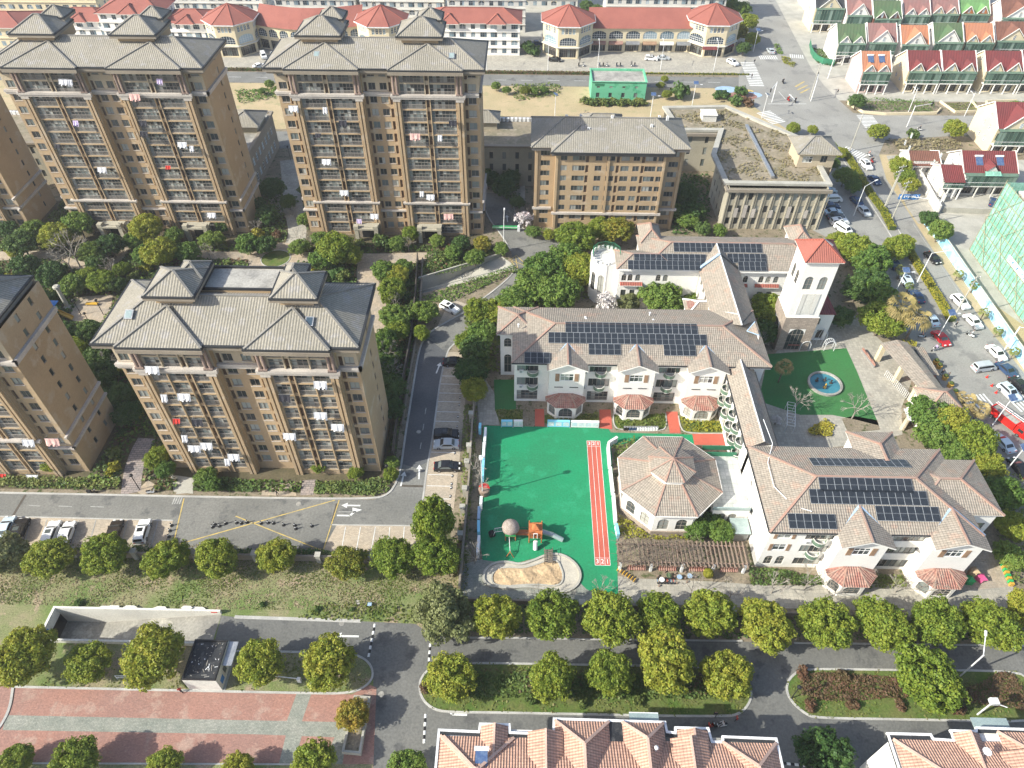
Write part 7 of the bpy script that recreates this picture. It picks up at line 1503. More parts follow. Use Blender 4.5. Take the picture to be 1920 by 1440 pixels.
# shrubs scattered over the beds
rg = random.Random(11); gp = garden
def near_path(x, y, m=1.2):
    for p, w_ in PATHS:
        for a, b in zip(p[:-1], p[1:]):
            ax, ay = a; bx, by = b; L2 = (bx-ax)**2+(by-ay)**2 or 1; t = max(0, min(1, ((x-ax)*(bx-ax)+(y-ay)*(by-ay))/L2))
            if math.hypot(x-ax-t*(bx-ax), y-ay-t*(by-ay)) < w_/2+m: return True
    return False
foot = [rect(-112, 143, -67, 163), rect(-54, 144, -9, 163), rect(-61.5, 73, -23.5, 89), rect(-110, 72, -74.5, 88), rect(-160, 146, -121, 162), GAR, comm]
garden_fill = [rect(-150, 88, -24, 147)]
cnt = 0
for i in range(900):
    x, y = rg.uniform(-130, -8), rg.uniform(72, 147)
    if not inpoly(gp, np.array([x]), np.array([y]))[0] or near_path(x, y) or any(inpoly(f, np.array([x]), np.array([y]))[0] for f in foot): continue
    q = any((x > f[0][0]-1 and x < f[2][0]+1 and y > f[0][1]-1 and y < f[2][1]+1) for f in foot[:5])
    if q: continue
    k = rg.choice(['bush', 'bush', 'goldbush', 'darkbush', 'darkbush', 'redbush', 'bush']); cnt += 1
    tree(k, 0, 0, 0, {'bush': 'rounded green', 'goldbush': 'rounded yellow-green', 'darkbush': 'rounded dark green', 'redbush': 'small reddish'}[k]+' shrub', 'shrubs in the tower garden, '+k, world=(x, y), rm=rg.uniform(.7, 1.7))
    if cnt > 270: break
hol = [f for f in foot]+[[(px_, py_) for px_, py_ in circ]]
for p, w_ in PATHS:
    mbx = []
    for a, b in zip(p[:-1], p[1:]):
        d = Vector((b[0]-a[0], b[1]-a[1]))
        if d.length < 1e-6: continue
        d.normalize(); n_ = Vector((-d.y, d.x))*(w_/2+.2); d *= .3; hol.append([(a[0]-d.x-n_.x, a[1]-d.y-n_.y), (b[0]+d.x-n_.x, b[1]+d.y-n_.y), (b[0]+d.x+n_.x, b[1]+d.y+n_.y), (a[0]-d.x+n_.x, a[1]-d.y+n_.y)])
cover('garden_ground_cover', garden, 7, .42, .7, 'leaf_hedge', 'dense low shrub planting filling the garden beds between the towers', 2, 1.6, hol)
cover('garden_low_planting', garden, 2.2, .4, .95, 'leaf_green', 'lighter green tufts among the garden beds between the towers', 5, 2.6, hol, patch=.6)
cover('garden_brown_planting', garden, 1.8, .4, .8, 'leaf_redhedge', 'brownish winter shrubs among the garden beds between the towers', 15, 3.6, hol, patch=.7)
# planting elsewhere
med = rect(-100, 49.3, -8, 60)
cover('meadow_grass', rect(-130, 49.3, -7.8, 60.2), 18, .17, .12, 'leaf_grass', 'rough green grass tufts over the meadow', 21, 2.3, patch=.5); cover('meadow_dry_grass', rect(-130, 49.3, -7.8, 60.2), 14, .16, .12, 'leaf_dry', 'dry straw coloured tufts over the meadow', 23, 3.1, patch=.4)
cover('bright_weeds', PL('600,1130 780,1135 790,1170 640,1164 560,1160'), 9, .3, .35, 'leaf_grass', 'bright green weeds along the kerb of the lower road', 25, 1.2)
cover('verge_grass', isl1, 5, .25, .16, 'leaf_grass', 'patchy grass on the verge beside the red paving', 27, 1.5, [rect(-45.4, 36.9, -39.4, 43.2), RAMP], patch=.5)
cover('parapet_shrubs', PL('-80,1030 310,1032 600,1036 780,1040 860,1048 862,1060 600,1052 300,1046 -80,1044'), 34, .26, 1.7, 'leaf_dark', 'dark clipped shrubs along the wall below the parking bays', 29, 1.0)
cover('island_shrubs', PL('880,1262 1000,1262 1300,1275 1370,1285 1350,1312 1100,1312 880,1310 820,1300 830,1270'), 22, .28, .9, 'leaf_hedge', 'low mixed shrubs along the middle of the long island', 31, 1.3); cover('island_red_shrubs', PL('850,1258 1390,1262 1395,1305 850,1300'), 7, .28, 1.0, 'leaf_redhedge', 'brownish twigs among the shrubs of the long island', 33, 1.7, patch=.55)
cover('island_grass', isl2, 6, .22, .12, 'leaf_grass', 'grass on the long planted island', 35, 1.5, patch=.3, z0=.08); cover('island_grass', isl3, 6, .22, .12, 'leaf_grass', 'grass on the right hand planted island', 37, 1.5, patch=.3, z0=.08)
cover('red_hedge', PL('1500,1268 1540,1262 1700,1272 1700,1310 1640,1312 1560,1318 1500,1305'), 50, .2, .75, 'leaf_redhedge', 'mass of reddish brown clipped hedge on the right hand island, left of the tree', 39, 1.0); cover('red_hedge', PL('1780,1300 1840,1280 1870,1262 1895,1262 1925,1300 1960,1345 1900,1330 1800,1318'), 50, .2, .75, 'leaf_redhedge', 'mass of reddish brown clipped hedge on the right hand island, right of the tree', 41, 1.0)
row('1505,1262,12,r 1581,1266,12,r 1519,1322,11,r 1598,1322,10,r 1688,1322,10,r 1795,1328,13,r', 'from the left among the clipped balls of the right hand island', 'clipped reddish balls on the right hand island')
row('995,1312,9,u 1092,1316,10,u 1198,1316,10,u 795,1290,9,r', 'among the clipped balls on the long island lawn', 'clipped balls on the long island')
row('491,1133,5,k 596,1142,5,k 148,1130,7,k 660,1142,4,k', 'small round shrub in the meadow', 'small round shrubs in the meadow')
for nm, p, lf, lb, dn, h_ in (('south_hedge', '862,1120 1160,1135 1440,1150 1900,1160 1930,1200 1800,1205 1480,1200 1000,1190 862,1185', 'leaf_dark', 'dark undergrowth below the camphor row south of the kindergarten', 7, .8), ('precinct_hedge', '870,760 895,760 892,840 882,960 872,1060 858,1060 866,900', 'leaf_hedge', 'overgrown hedge along the fence between parking strip and playground', 14, 1.3), ('north_bed', '870,590 940,560 1000,505 1060,460 1100,470 1110,560 940,575 935,700 880,700', 'leaf_hedge', 'mixed shrubs under the trees at the north west corner of the kindergarten', 6, .9), ('ramp_bed', '800,470 925,478 850,515 790,520', 'leaf_hedge', 'garden shrubs above the retaining wall of the garage ramp', 16, 1.0), ('ramp_bed', '830,575 975,508 960,498 820,548 790,560', 'leaf_green', 'green strip between the garage ramp and the curved road', 14, .8), ('tower_front_bed', '362,896 492,903 490,926 364,920', 'leaf_hedge', 'shrub bed in front of the nearest tower', 24, 1.1), ('tower_front_bed', '590,906 735,900 728,922 700,932 590,929', 'leaf_hedge', 'shrub bed at the corner of the nearest tower', 24, 1.1), ('tower_front_bed', '0,895 225,900 222,918 0,915', 'leaf_hedge', 'shrub bed in front of the left tower', 24, 1.1),
                       ('front_bed', '1036,776 1122,776 1122,794 1022,792', 'leaf_grass', 'bright green bed under the left bay', 18, .5), ('front_bed', '1152,778 1247,778 1248,800 1160,804', 'leaf_grass', 'bright green bed with rounded kerb under the middle bay', 18, .5), ('front_bed', '1272,782 1350,790 1356,810 1285,810', 'leaf_gold', 'yellow-green bed under the right bay', 18, .6), ('front_bed', '930,768 980,768 980,795 940,795', 'leaf_grass', 'dark lawn bed at the left end of the gabled wing', 14, .3), ('hall_bed', '1150,838 1190,822 1185,850 1160,880 1152,870', 'leaf_hedge', 'hedge bed wrapping the left side of the octagonal hall', 20, .8), ('hall_bed', '1158,965 1190,985 1215,1005 1300,1008 1300,1014 1170,1012 1158,1000', 'leaf_gold', 'shrub bed in front of the octagonal hall', 20, .7), ('wing_bed', '1402,1066 1480,1072 1545,1085 1560,1100 1405,1098', 'leaf_hedge', 'clipped green hedge in front of the right hand wing', 28, .9), ('wing_bed', '1620,1075 1690,1080 1700,1105 1610,1105', 'leaf_hedge', 'shrubs between the two bays of the right hand wing', 22, .9), ('court_hedge', '1512,810 1545,787 1563,800 1558,820 1520,818', 'leaf_gold', 'triangular clipped hedge in the courtyard', 40, .8), ('villa_garden', '1590,190 1617,207 1750,210 1752,190 1640,185', 'leaf_green', 'vegetable and shrub garden in front of the villas', 7, .8), ('villa_garden', '1770,195 1830,192 1836,210 1790,212', 'leaf_grass', 'bright green fenced garden plot in front of the villas', 8, .4), ('villa_garden', '1850,195 1920,190 1920,212 1860,212', 'leaf_green', 'garden plot in front of the right villas', 6, .5), ('side_road_bed', '1665,262 1800,262 1800,280 1690,290', 'leaf_dry', 'scrubby verge behind the side road', 5, .8), ('lawn_shrubs', '960,160 1050,158 1052,180 965,190', 'leaf_hedge', 'brown green shrub patch on the dry lawn', 4, .9), ('lawn_shrubs', '440,170 510,165 520,185 450,195', 'leaf_green', 'green shrub patch on the dry lawn between the towers', 4, .7), ('north_court_shrubs', '900,290 975,300 975,395 920,350', 'leaf_dark', 'dark shrubs in the shaded yard beside the tall tower', 5, 1.0), ('north_court_shrubs', '1268,330 1330,330 1330,440 1260,440', 'leaf_dark', 'dark shrubs in the shaded yard left of the grass roofed building', 5, 1.0), ('corner_bed', '985,425 1062,438 1060,448 990,440', 'leaf_green', 'rounded shrubs in the corner bed of the eight storey block', 12, .8), ('gate_bed', '1690,640 1715,645 1720,668 1700,672', 'leaf_gold', 'yellow-green shrub clump beside the gatehouse', 20, 1.0), ('east_bed', '1835,860 1920,900 1920,1100 1890,1090 1870,1000 1880,960', 'leaf_hedge', 'undergrowth along the east boundary of the kindergarten', 8, 1.0)):
    cover(nm, PL(p), dn, .3 if dn > 6 else .5, h_, lf, lb, len(nm)+dn, 1.1)
hedge('clipped_hedge', PL('1581,284 1605,322 1630,365 1655,398 1672,432'), 1.5, 1.1, 'leaf_gold', 'northern stretch of the clipped median hedge along the avenue', cat='hedge', dens=26, size=.26)
hedge('clipped_hedge', PL('1697,462 1722,505 1757,560 1783,604'), 1.5, 1.1, 'leaf_gold', 'southern stretch of the clipped median hedge along the avenue', cat='hedge', dens=26, size=.26)
for a, b in (((1570, 283), (1672, 445)), ((1598, 286), (1792, 612))): kerb(PL('%d,%d %d,%d' % (*a, *b)), it=0)
hedge('roadside_hedge', [(-200, 246.4), (40, 246.4)], 1.2, .7, 'leaf_redhedge', 'long low red and green hedge between the far road and the arcade forecourt', dens=8, size=.4); hedge('roadside_hedge', [(-200, 247.2), (76, 247.2)], .5, .5, 'leaf_gold', 'thin yellow-green hedge strip beside the red one on the far road', dens=8, size=.35)
cover('junction_bed', PL('1463,106 1478,110 1492,122 1486,128 1468,118'), 14, .35, .8, 'leaf_gold', 'small planted bed in the far junction', 51, 1.0); cover('junction_bed', PL('1450,83 1460,85 1470,103 1458,102'), 12, .35, .7, 'leaf_green', 'narrow planted bed beside the far side street', 52, 1.0)
cover('street_bed', PL('1522,90 1545,95 1570,120 1560,126 1530,118'), 10, .4, .9, 'leaf_hedge', 'shrubs behind the bright green wire fence', 53, 1.0)
# ---------------------------------------------------------------- vehicles
def car_proto(kind, paint, label, L=4.6, Wd=1.82, H=1.46):
    o = thing({'van': 'van', 'suv': 'parked_car', 'sedan': 'parked_car'}[kind], label, 'van' if kind == 'van' else 'car')
    hw = Wd/2; b = MB(); hl = L/2
    if kind == 'sedan': prof = [(-hl, .45), (-hl+.05, .85), (-hl+.75, .95), (-hl+1.35, 1.38), (-.15, H), (.45, H-.04), (1.15, .98), (hl-.35, .82), (hl, .6), (hl, .35)]; cab = (-hl+.8, 1.2)
    elif kind == 'suv': prof = [(-hl, .5), (-hl+.02, 1.05), (-hl+.3, 1.5), (-.9, H+.2), (.3, H+.18), (1.05, 1.08), (hl-.25, .95), (hl, .7), (hl, .4)]; cab = (-hl+.2, 1.1)
    else: prof = [(-hl, .45), (-hl+.03, 1.2), (-hl+.2, H+.3), (-.6, H+.38), (1.1, H+.3), (1.75, 1.15), (hl-.1, .95), (hl, .5)]; cab = (-hl+.1, 1.8)
    # lower body: outline in x-z, inset towards the roof
    low = []; n = len(prof)
    def wz(z): return hw*(1 - max(0, z-.9)*.28)
    base = [(-hl, .28), (hl, .28)]
    L_ = [(x, -wz(z), z) for x, z in prof]; R_ = [(x, wz(z), z) for x, z in prof]
    for i in range(n-1): b.poly([L_[i], L_[i+1], R_[i+1], R_[i]][::1], paint)
    b.poly([(-hl, -hw, .28), (hl, -hw, .28)]+L_[::-1], paint); b.poly([(hl, hw, .28), (-hl, hw, .28)]+R_, paint)
    b.poly([(-hl, -hw, .28), (-hl, hw, .28), (-hl, hw, prof[0][1]), (-hl, -hw, prof[0][1])][::-1], paint); b.poly([(hl, -hw, .28), (hl, hw, .28), (hl, hw, prof[-1][1]), (hl, -hw, prof[-1][1])], paint)
    ob('body', b, o)
    g = MB(); e = .012
    def seg(i, a, c, ins): # pane on the top skin between profile points i,i+1
        (x0, z0), (x1, z1) = prof[i], prof[i+1]; dx, dz = x1-x0, z1-z0; N_ = math.hypot(dx, dz); nx, nz = -dz/N_*e, dx/N_*e
        P_ = lambda t, s: (x0+dx*t+nx, s*(wz(z0+dz*t)-ins), z0+dz*t+nz)
        g.poly([P_(a, -1), P_(c, -1), P_(c, 1), P_(a, 1)], 'glassdark')
    if kind == 'sedan': seg(2, .12, .95, .16); seg(5, .06, .92, .14); sides = [(-hl+1.0, 1.0, -hl+1.5, 1.33), (-.2, 1.0, .45, 1.35)]; sp = [(-hl+.95, 1.0), (-hl+1.45, 1.33), (.4, H-.1), (.98, 1.0)]
    elif kind == 'suv': seg(1, .15, .9, .14); seg(4, .06, .92, .14); sp = [(-hl+.3, 1.12), (-hl+.5, 1.5), (.2, H+.08), (.85, 1.1)]
    else: seg(1, .1, .75, .14); seg(4, .08, .92, .12); sp = [(-hl+.3, 1.2), (-hl+.38, 1.6), (1.1, H+.15), (1.55, 1.2)]
    for s in (-1, 1):
        m_ = len(sp); xs = (sp[0][0]+sp[-1][0])/2
        q = [(x, s*(wz(z)+.012), z) for x, z in sp]; g.poly(q[::-s], 'glassdark')
    if kind == 'suv': x0_, z0_ = prof[3]; g.poly([(-.7, -.45, H+.215), (.05, -.45, H+.2), (.05, .45, H+.2), (-.7, .45, H+.215)], 'glassdark')
    ob('windows', g, o)
    wm = WC.get('wheel')
    if wm is None: q = MB(); q.tube((0, -.11, 0), (0, .11, 0), .33, 'tyre', 12); q.tube((0, -.125, 0), (0, .125, 0), .2, 'rim', 8); wm = WC['wheel'] = q.mesh('wheel')
    for x in (-L*.29, L*.3):
        for s in (-1, 1): ob('wheel', wm, o, (x, s*(hw-.1), .33))
    for s in (-1, 1):
        q = MB(); q.box(hl-.22, s*hw*.62-.2, .62, hl+.015, s*hw*.62+.2, .78, 'lamp_clear'); ob('headlight', q, o); q = MB(); q.box(-hl-.015, s*hw*.68-.18, .72, -hl+.1, s*hw*.68+.18, .88, 'lamp_red'); ob('tail_light', q, o)
        q = MB(); q.box(.75, s*(hw-.02) if s > 0 else -hw-.16, .95, .95, (hw+.16) if s > 0 else -hw+.02, 1.1, paint); ob('mirror', q, o)
    return o
PR = {}
CARS = '''10,990,97,sedan,carlight,pale silver car at the left edge of the parking bays
36,994,97,suv,carblack,black car second from the left in the parking bays
96,999,97,suv,carwhite,white car third from the left in the parking bays
124,1000,97,sedan,carwhite,white sedan with sunroof fourth from the left in the parking bays
214,997,97,sedan,carbrown,dark brown car half hidden behind a tree in the parking bays
267,996,97,suv,carwhite,white car with black sunroof alone at the right end of the left parking bays
837,814,2,suv,carblack,black car highest of three in the side parking strip
837,832,182,sedan,carsilver,silver car between two black ones in the side parking strip
838,874,2,sedan,carblack,black car lowest in the side parking strip
852,678,2,sedan,carblack,dark car under the trees at the top of the side parking strip
843,577,-35,suv,carwhite,white car with panoramic roof at the bend beside the garage ramp
1553,357,10,sedan,carlight,pale car at the top of the office car park row
1562,373,5,van,carwhite,white van in the office car park row
1558,386,5,sedan,carblue,dark blue car below the white van in the office car park
1562,397,5,sedan,carlight,light blue car fourth in the office car park row
1568,406,5,sedan,carbrown,dark car fifth in the office car park row
1574,415,5,suv,carwhite,white car lowest in the office car park row
1581,429,-60,van,carwhite,white small truck at the bottom of the office car park
1624,309,-80,suv,carwhite,white car driving beside the northern median hedge
1640,337,-80,sedan,carblue,dark blue car behind the white one on the avenue
1607,377,-80,sedan,carblue,navy car in the west lane in shade
1620,395,-80,sedan,carsilver,grey car in the west lane below the navy one
1749,483,-75,sedan,carblack,black car on the avenue next to the netted building
1801,566,-76,suv,carwhite,white car northernmost of three white ones on the east lane
1825,602,-76,sedan,carwhite,white car in the middle of three white ones on the east lane
1869,661,-76,sedan,carwhite,white car southernmost of three white ones on the east lane
1845,688,12,van,carsilver,silver minivan crossing the avenue
1888,693,-72,sedan,carblue,dark blue grey car behind the silver minivan
1893,735,-72,suv,carlight,pale silver car with black sunroof near the crossing
1913,722,-72,sedan,carblack,black car at the right edge beside the pale one
1765,634,-78,sedan,carred,red car parked by the school gate
1746,598,100,sedan,carlight,pale blue car beside the tall palms
1698,524,92,suv,carlight,pale blue car under the trees in the west lane
1676,494,92,sedan,carblue,dark car in the shade of the west lane trees
1719,555,95,sedan,carblue,blue car mostly hidden behind the palms
1882,830,105,sedan,carlight,light blue car south of the fire engine
1911,877,100,sedan,carblack,black car at the right edge south of the light blue one
1221,109,-8,suv,carwhite,white car parked in front of the straight arcade
1243,108,-5,sedan,carsilver,grey car right of the white one at the arcade
1041,111,-8,sedan,carblack,black car at the left end of the straight arcade forecourt
494,104,-65,van,carwhite,white van in front of the curved arcade
514,101,-60,sedan,carsilver,grey car beside the white van at the curved arcade
486,123,30,sedan,carwhite,white car on the forecourt below the curved arcade
1374,117,-60,suv,carwhite,white car about to cross at the far junction
1445,95,95,sedan,carsilver,small silver car waiting at the far junction
990,87,5,sedan,carwhite,white car in the gap between the far houses
1007,80,5,sedan,carblue,blue car in the gap between the far houses
1863,378,60,sedan,carblue,dark blue car in the farmyard beside the netting'''
for ln in CARS.split('\n'):
    px, py, a, k, pt, lb = ln.split(','); x, y = at(float(px), float(py), .7)
    if (k, pt) not in PR: PR[(k, pt)] = car_proto(k, pt, lb)
    place(PR[(k, pt)], (x, y, .036), R(float(a)), 1, lb)
# fire engine
fe = thing('fire_engine', 'red ladder fire engine at the right edge by the crossing', 'fire engine', (*at(1893, 793, .8), .04), R(-62)); fe.scale = (.85, .85, .85)
b = MB(); b.box(1.8, -1.2, .5, 4.0, 1.2, 2.6, 'firered'); b.box(4.0, -1.15, .5, 4.4, 1.15, 1.5, 'firered'); ob('cab', b, fe); b = MB(); b.poly([(4.01, -1.0, 1.5), (4.01, 1.0, 1.5), (3.9, 1.0, 2.45), (3.9, -1.0, 2.45)], 'glassdark'); b.box(2.4, -1.22, 1.5, 3.6, -1.2, 2.3, 'glassdark'); b.box(2.4, 1.2, 1.5, 3.6, 1.22, 2.3, 'glassdark'); ob('cab_windows', b, fe)
b = MB(); b.box(-4.6, -1.2, .6, 1.6, 1.2, 1.9, 'firered'); ribbon(b, rect(-4.5, -1.1, 1.5, 1.1), .2, 1.91, 2.4, 'firered', True); b.box(-4.3, -.95, 1.92, 1.3, .95, 2.2, 'weathered'); ob('body', b, fe)
for x in (-3.4, -2.2, 2.9):
    for s in (-1, 1): ob('wheel', WC['wheel'], fe, (x, s*1.05, .45)).scale = (1.4, 1.4, 1.4)
b = MB()
for s in (-.3, .3): b.bar((-4.8, s+.9, 2.6), (2.8, s+.9, 2.9), .08, .12, 'whitemetal')
for i in range(16): b.bar((-4.6+i*.48, .6, 2.6), (-4.6+i*.48, 1.2, 2.6), .05, .05, 'whitemetal')
ob('ladder', b, fe)
zebra((1893, 752), (1925, 745), 6, 5); zebra((1800, 760), (1860, 752), 4, 9)
# ---------------------------------------------------------------- people and scooters
def person_mesh(jacket, trousers, sit=False, hair='hair'):
    vs = [(0, 0, .95), (0, 0, 1.2), (0, 0, 1.42), (0, .0, 1.52), (0, .01, 1.64), (0, .02, 1.74), (.09, 0, .9), (.1, .12 if sit else -.12, .5), (.1, .0 if sit else -.2, .06), (.1, .14 if sit else -.04, .03), (-.09, 0, .9), (-.1, .3 if sit else .14, .5), (-.1, .3 if sit else .08, .06), (-.1, .45 if sit else .24, .03), (.19, 0, 1.38), (.25, .03, 1.12), (.24, .3 if sit else .14, .9), (-.19, 0, 1.38), (-.25, -.02, 1.12), (-.24, .3 if sit else .06, .9), (.24, .36 if sit else .18, .82), (-.24, .36 if sit else .08, .82)]
    if sit: vs[7] = (.13, .42, .72); vs[8] = (.13, .36, .3); vs[9] = (.13, .48, .26); vs[11] = (-.13, .42, .72); vs[12] = (-.13, .36, .3); vs[13] = (-.13, .48, .26)
    es = [(0, 1), (1, 2), (2, 3), (3, 4), (4, 5), (0, 6), (6, 7), (7, 8), (8, 9), (0, 10), (10, 11), (11, 12), (12, 13), (2, 14), (14, 15), (15, 16), (16, 20), (2, 17), (17, 18), (18, 19), (19, 21)]
    rr = [.15, .145, .15, .06, .1, .07, .1, .065, .045, .04, .1, .065, .045, .04, .07, .05, .04, .07, .05, .04, .04, .04]
    me = bpy.data.meshes.new('person'); me.from_pydata(vs, es, []); t = bpy.data.objects.new('t', me); COL.objects.link(t)
    sk = t.modifiers.new('s', 'SKIN'); 
    for v, r_ in zip(me.skin_vertices[0].data, rr): v.radius = (r_, r_*.85)
    me.skin_vertices[0].data[0].use_root = True; t.modifiers.new('u', 'SUBSURF').levels = 1
    dg = bpy.context.evaluated_depsgraph_get(); m = bpy.data.meshes.new_from_object(t.evaluated_get(dg)); bpy.data.objects.remove(t)
    for q in (jacket, trousers, 'skin', hair, 'blackmetal'): m.materials.append(MATS[q])
    for p in m.polygons:
        c = p.center; p.material_index = 3 if c.z > 1.69 or (c.z > 1.58 and c.y < -.02) else 2 if c.z > 1.47 or (abs(c.x) > .17 and c.z < .88 and c.z > .7) else 0 if c.z > .93 or (abs(c.x) > .18 and c.z > .7 and not sit) or (abs(c.x) > .2) else 4 if c.z < (.09 if not sit else .3) else 1
        p.use_smooth = True
    m.name = 'person'; return m
PM = {}
def person(px, py, a, jk, tr, label, sit=False, z=.04, world=None):
    k = (jk, tr, sit)
    if k not in PM: PM[k] = person_mesh(jk, tr, sit)
    x, y = world or at(px, py, .3); return tag(ob('person', PM[k], None, (x, y, z), R(a)), label, 'person')
def scooter_proto(c, label):
    o = thing('scooter', label, 'scooter'); b = MB(); b.box(-.75, -.16, .35, -.05, .16, .72, c); b.box(-.1, -.15, .22, .4, .15, .32, c); b.poly([(.38, -.2, .25), (.55, -.2, .95), (.55, .2, .95), (.38, .2, .25)], c); b.poly([(.38, -.2, .25), (.38, .2, .25), (.55, .2, .95), (.55, -.2, .95)], c); b.tube((.68, 0, .25), (.5, 0, 1.05), .04, 'blackmetal', 5); ob('body', b, o)
    b = MB(); b.box(-.78, -.14, .73, -.1, .14, .82, 'blackmetal'); ob('seat', b, o); b = MB(); b.tube((.48, -.33, 1.05), (.48, .33, 1.05), .03, 'blackmetal', 5); b.box(.56, -.1, .85, .64, .1, 1.0, 'lamp_clear'); ob('handlebar', b, o)
    for x in (-.55, .72): q = MB(); q.tube((x, -.06, .22), (x, .06, .22), .22, 'tyre', 10); ob('wheel', q, o)
    return o
SCP = {}
def scooter(px, py, a, c, label, rider=None, group=None):
    if c not in SCP: SCP[c] = scooter_proto(c, label)
    x, y = at(px, py, .4); place(SCP[c], (x, y, .04), R(a), 1, label, group)
    if rider: person(0, 0, a-90, rider[0], rider[1], rider[2], True, .1, (x-.15*math.cos(R(a)), y-.15*math.sin(R(a))))
scooter(1330, 1362, 20, 'carred', 'red scooter ridden below the long island', ('cloth_red', 'cloth_dark', 'rider in red on the scooter below the long island'))
scooter(1352, 1360, 190, 'carwhite', 'white scooter beside the red one on the lower road', ('cloth_white', 'cloth_dark', 'rider in white beside the rider in red'))
person(1380, 1350, 80, 'cloth_red', 'cloth_dark', 'walker in red at the right end of the long island kerb'); person(1340, 1342, 170, 'cloth_dark', 'cloth_dark', 'person in black walking on the long island kerb')
person(340, 1297, 30, 'cloth_red', 'cloth_dark', 'person in dark red standing at the corner of the small hut'); person(6, 1262, 60, 'cloth_red', 'cloth_dark', 'person in maroon at the left edge beside the red paving')
scooter(172, 922, 5, 'carblack', 'black scooter parked by the kerb left of the stone path'); scooter(284, 922, 15, 'carwhite', 'white scooter parked by the kerb right of the stone path')
person(520, 927, 120, 'cloth_dark', 'cloth_dark', 'person standing on the pale paving in front of the nearest tower')
for i, (x, y, a, c, j) in enumerate(((1478, 187, 100, 'carred', 'cloth_red'), (1491, 190, 80, 'carblack', 'cloth_dark'), (1468, 154, 90, 'carblack', 'cloth_dark'), (1723, 243, 180, 'carwhite', 'cloth_dark'), (1729, 630, 0, 'carlight', 'cloth_pink'), (1753, 655, 200, 'carwhite', 'cloth_lilac'), (1820, 628, 130, 'carwhite', 'cloth_white'), (1629, 290, 100, 'carwhite', 'cloth_pink'), (1635, 302, 90, 'carred', 'cloth_dark'))):
    w_ = ['left turn lane of the junction, left one', 'left turn lane of the junction, right one', 'yellow hatched island', 'side road by the round tree', 'red parked car', 'yard in front of the guard booth', 'southernmost hedge end on the avenue', 'crossing above the white driving car', 'lower end of the crossing on the pavement'][i]
    scooter(x, y, a, c, 'scooter near the '+w_, (j, 'cloth_dark', 'scooter rider near the '+w_))
scooter(1725, 665, 20, 'carred', 'red scooter parked beside the guard booth'); scooter(1738, 678, 60, 'carblack', 'black scooter parked below the red one by the guard booth')
for i, (x, y) in enumerate(((1765, 702), (1776, 708))): person(x, y, 40*i, 'cloth_dark', 'cloth_dark', ['person in black left of the yellow barriers', 'person in black right beside the yellow barriers'][i])
person(1570, 175, 20, 'cloth_dark', 'cloth_dark', 'pedestrian at the corner by the pink villa'); person(1791, 612, 20, 'cloth_dark', 'cloth_dark', 'pedestrian in black at the south end of the median hedge'); person(1087, 116, 0, 'cloth_dark', 'cloth_dark', 'person walking among the scooters at the arcade'); person(1414, 118, 0, 'cloth_dark', 'cloth_dark', 'pedestrian on the far crossing'); person(1409, 146, 0, 'cloth_dark', 'cloth_dark', 'pedestrian on the lower half of the far crossing')
for i, x in enumerate((1085, 1094, 1124, 1131, 1138, 1156, 1163, 1184, 1190)): scooter(x, 122, 80, ['carblack', 'carwhite', 'carblue'][i % 3], 'scooter parked in the row in front of the straight arcade', None, 'scooters parked in front of the straight arcade')
# ---------------------------------------------------------------- bollards, barriers, small things
def cone_proto(): o = thing('traffic_post', 'x', 'traffic post'); b = MB(); b.lathe([(.3, 0), (.3, .06), (.12, .08), (.08, .7), (.1, .75)], 'blackmetal', 8); ob('post', b, o); b = MB(); b.lathe([(.13, 0), (.13, .12)], 'whitemetal', 8, (0, 0, .45)); ob('reflective_band', b, o); return o
cp_ = cone_proto()
for s in '399,989 403,984 412,987 424,982 444,981 453,982 464,980 490,982 503,981 513,982 532,985 553,986 555,992 585,987 322,986 319,996 317,1007'.split():
    x, y = map(float, s.split(',')); place(cp_, (*at(x, y), .04), x, 1, 'black and white traffic post on the yellow marked asphalt', 'traffic posts across the yellow marked asphalt')
wp_ = thing('wheel_stop', 'x', 'wheel stop'); b = MB(); b.box(-.09, -.28, 0, .09, .28, .12, 'blackmetal'); b.box(-.095, -.1, .02, .095, .1, .125, 'whitemetal'); ob('block', b, wp_)
for y in (700, 710, 728, 746, 760, 782, 800, 830, 850, 893, 908, 915, 931, 948):
    for dx in (0,): place(wp_, (*at(868-(y-690)*.10-dx, y), .04), 0, 1, 'small black wheel stop in the side parking strip', 'wheel stops of the side parking strip')
yb = thing('street_planter', 'x', 'planter'); b = MB(); b.lathe([(.45, 0), (.55, .7), (.5, .75)], 'yellowplastic', 8); ob('pot', b, yb); b = MB(); b.lathe([(.3, .7), (.45, 1.0), (.1, 1.3)], 'hedgeplain', 7); ob('plant', b, yb)
for i, s in enumerate('1753,682 1759,690 1770,711 1780,725 1788,739 1800,762'.split()): x, y = map(float, s.split(',')); place(yb, (*at(x, y), .04), 0, 1.1, 'yellow planter, '+ORD[i]+' from the top in the line outside the gatehouse', 'yellow planters outside the gatehouse')
cn = thing('traffic_cone', 'x', 'cone'); b = MB(); b.lathe([(.28, 0), (.28, .05), (.16, .06), (.04, .7)], 'redplastic', 8); ob('cone', b, cn)
for i, s in enumerate('1850,708 1859,724 1867,737'.split()): x, y = map(float, s.split(',')); place(cn, (*at(x, y), .05), 0, 1, ['highest', 'middle', 'lowest'][i]+' traffic cone of three on the avenue', 'traffic cones on the avenue')
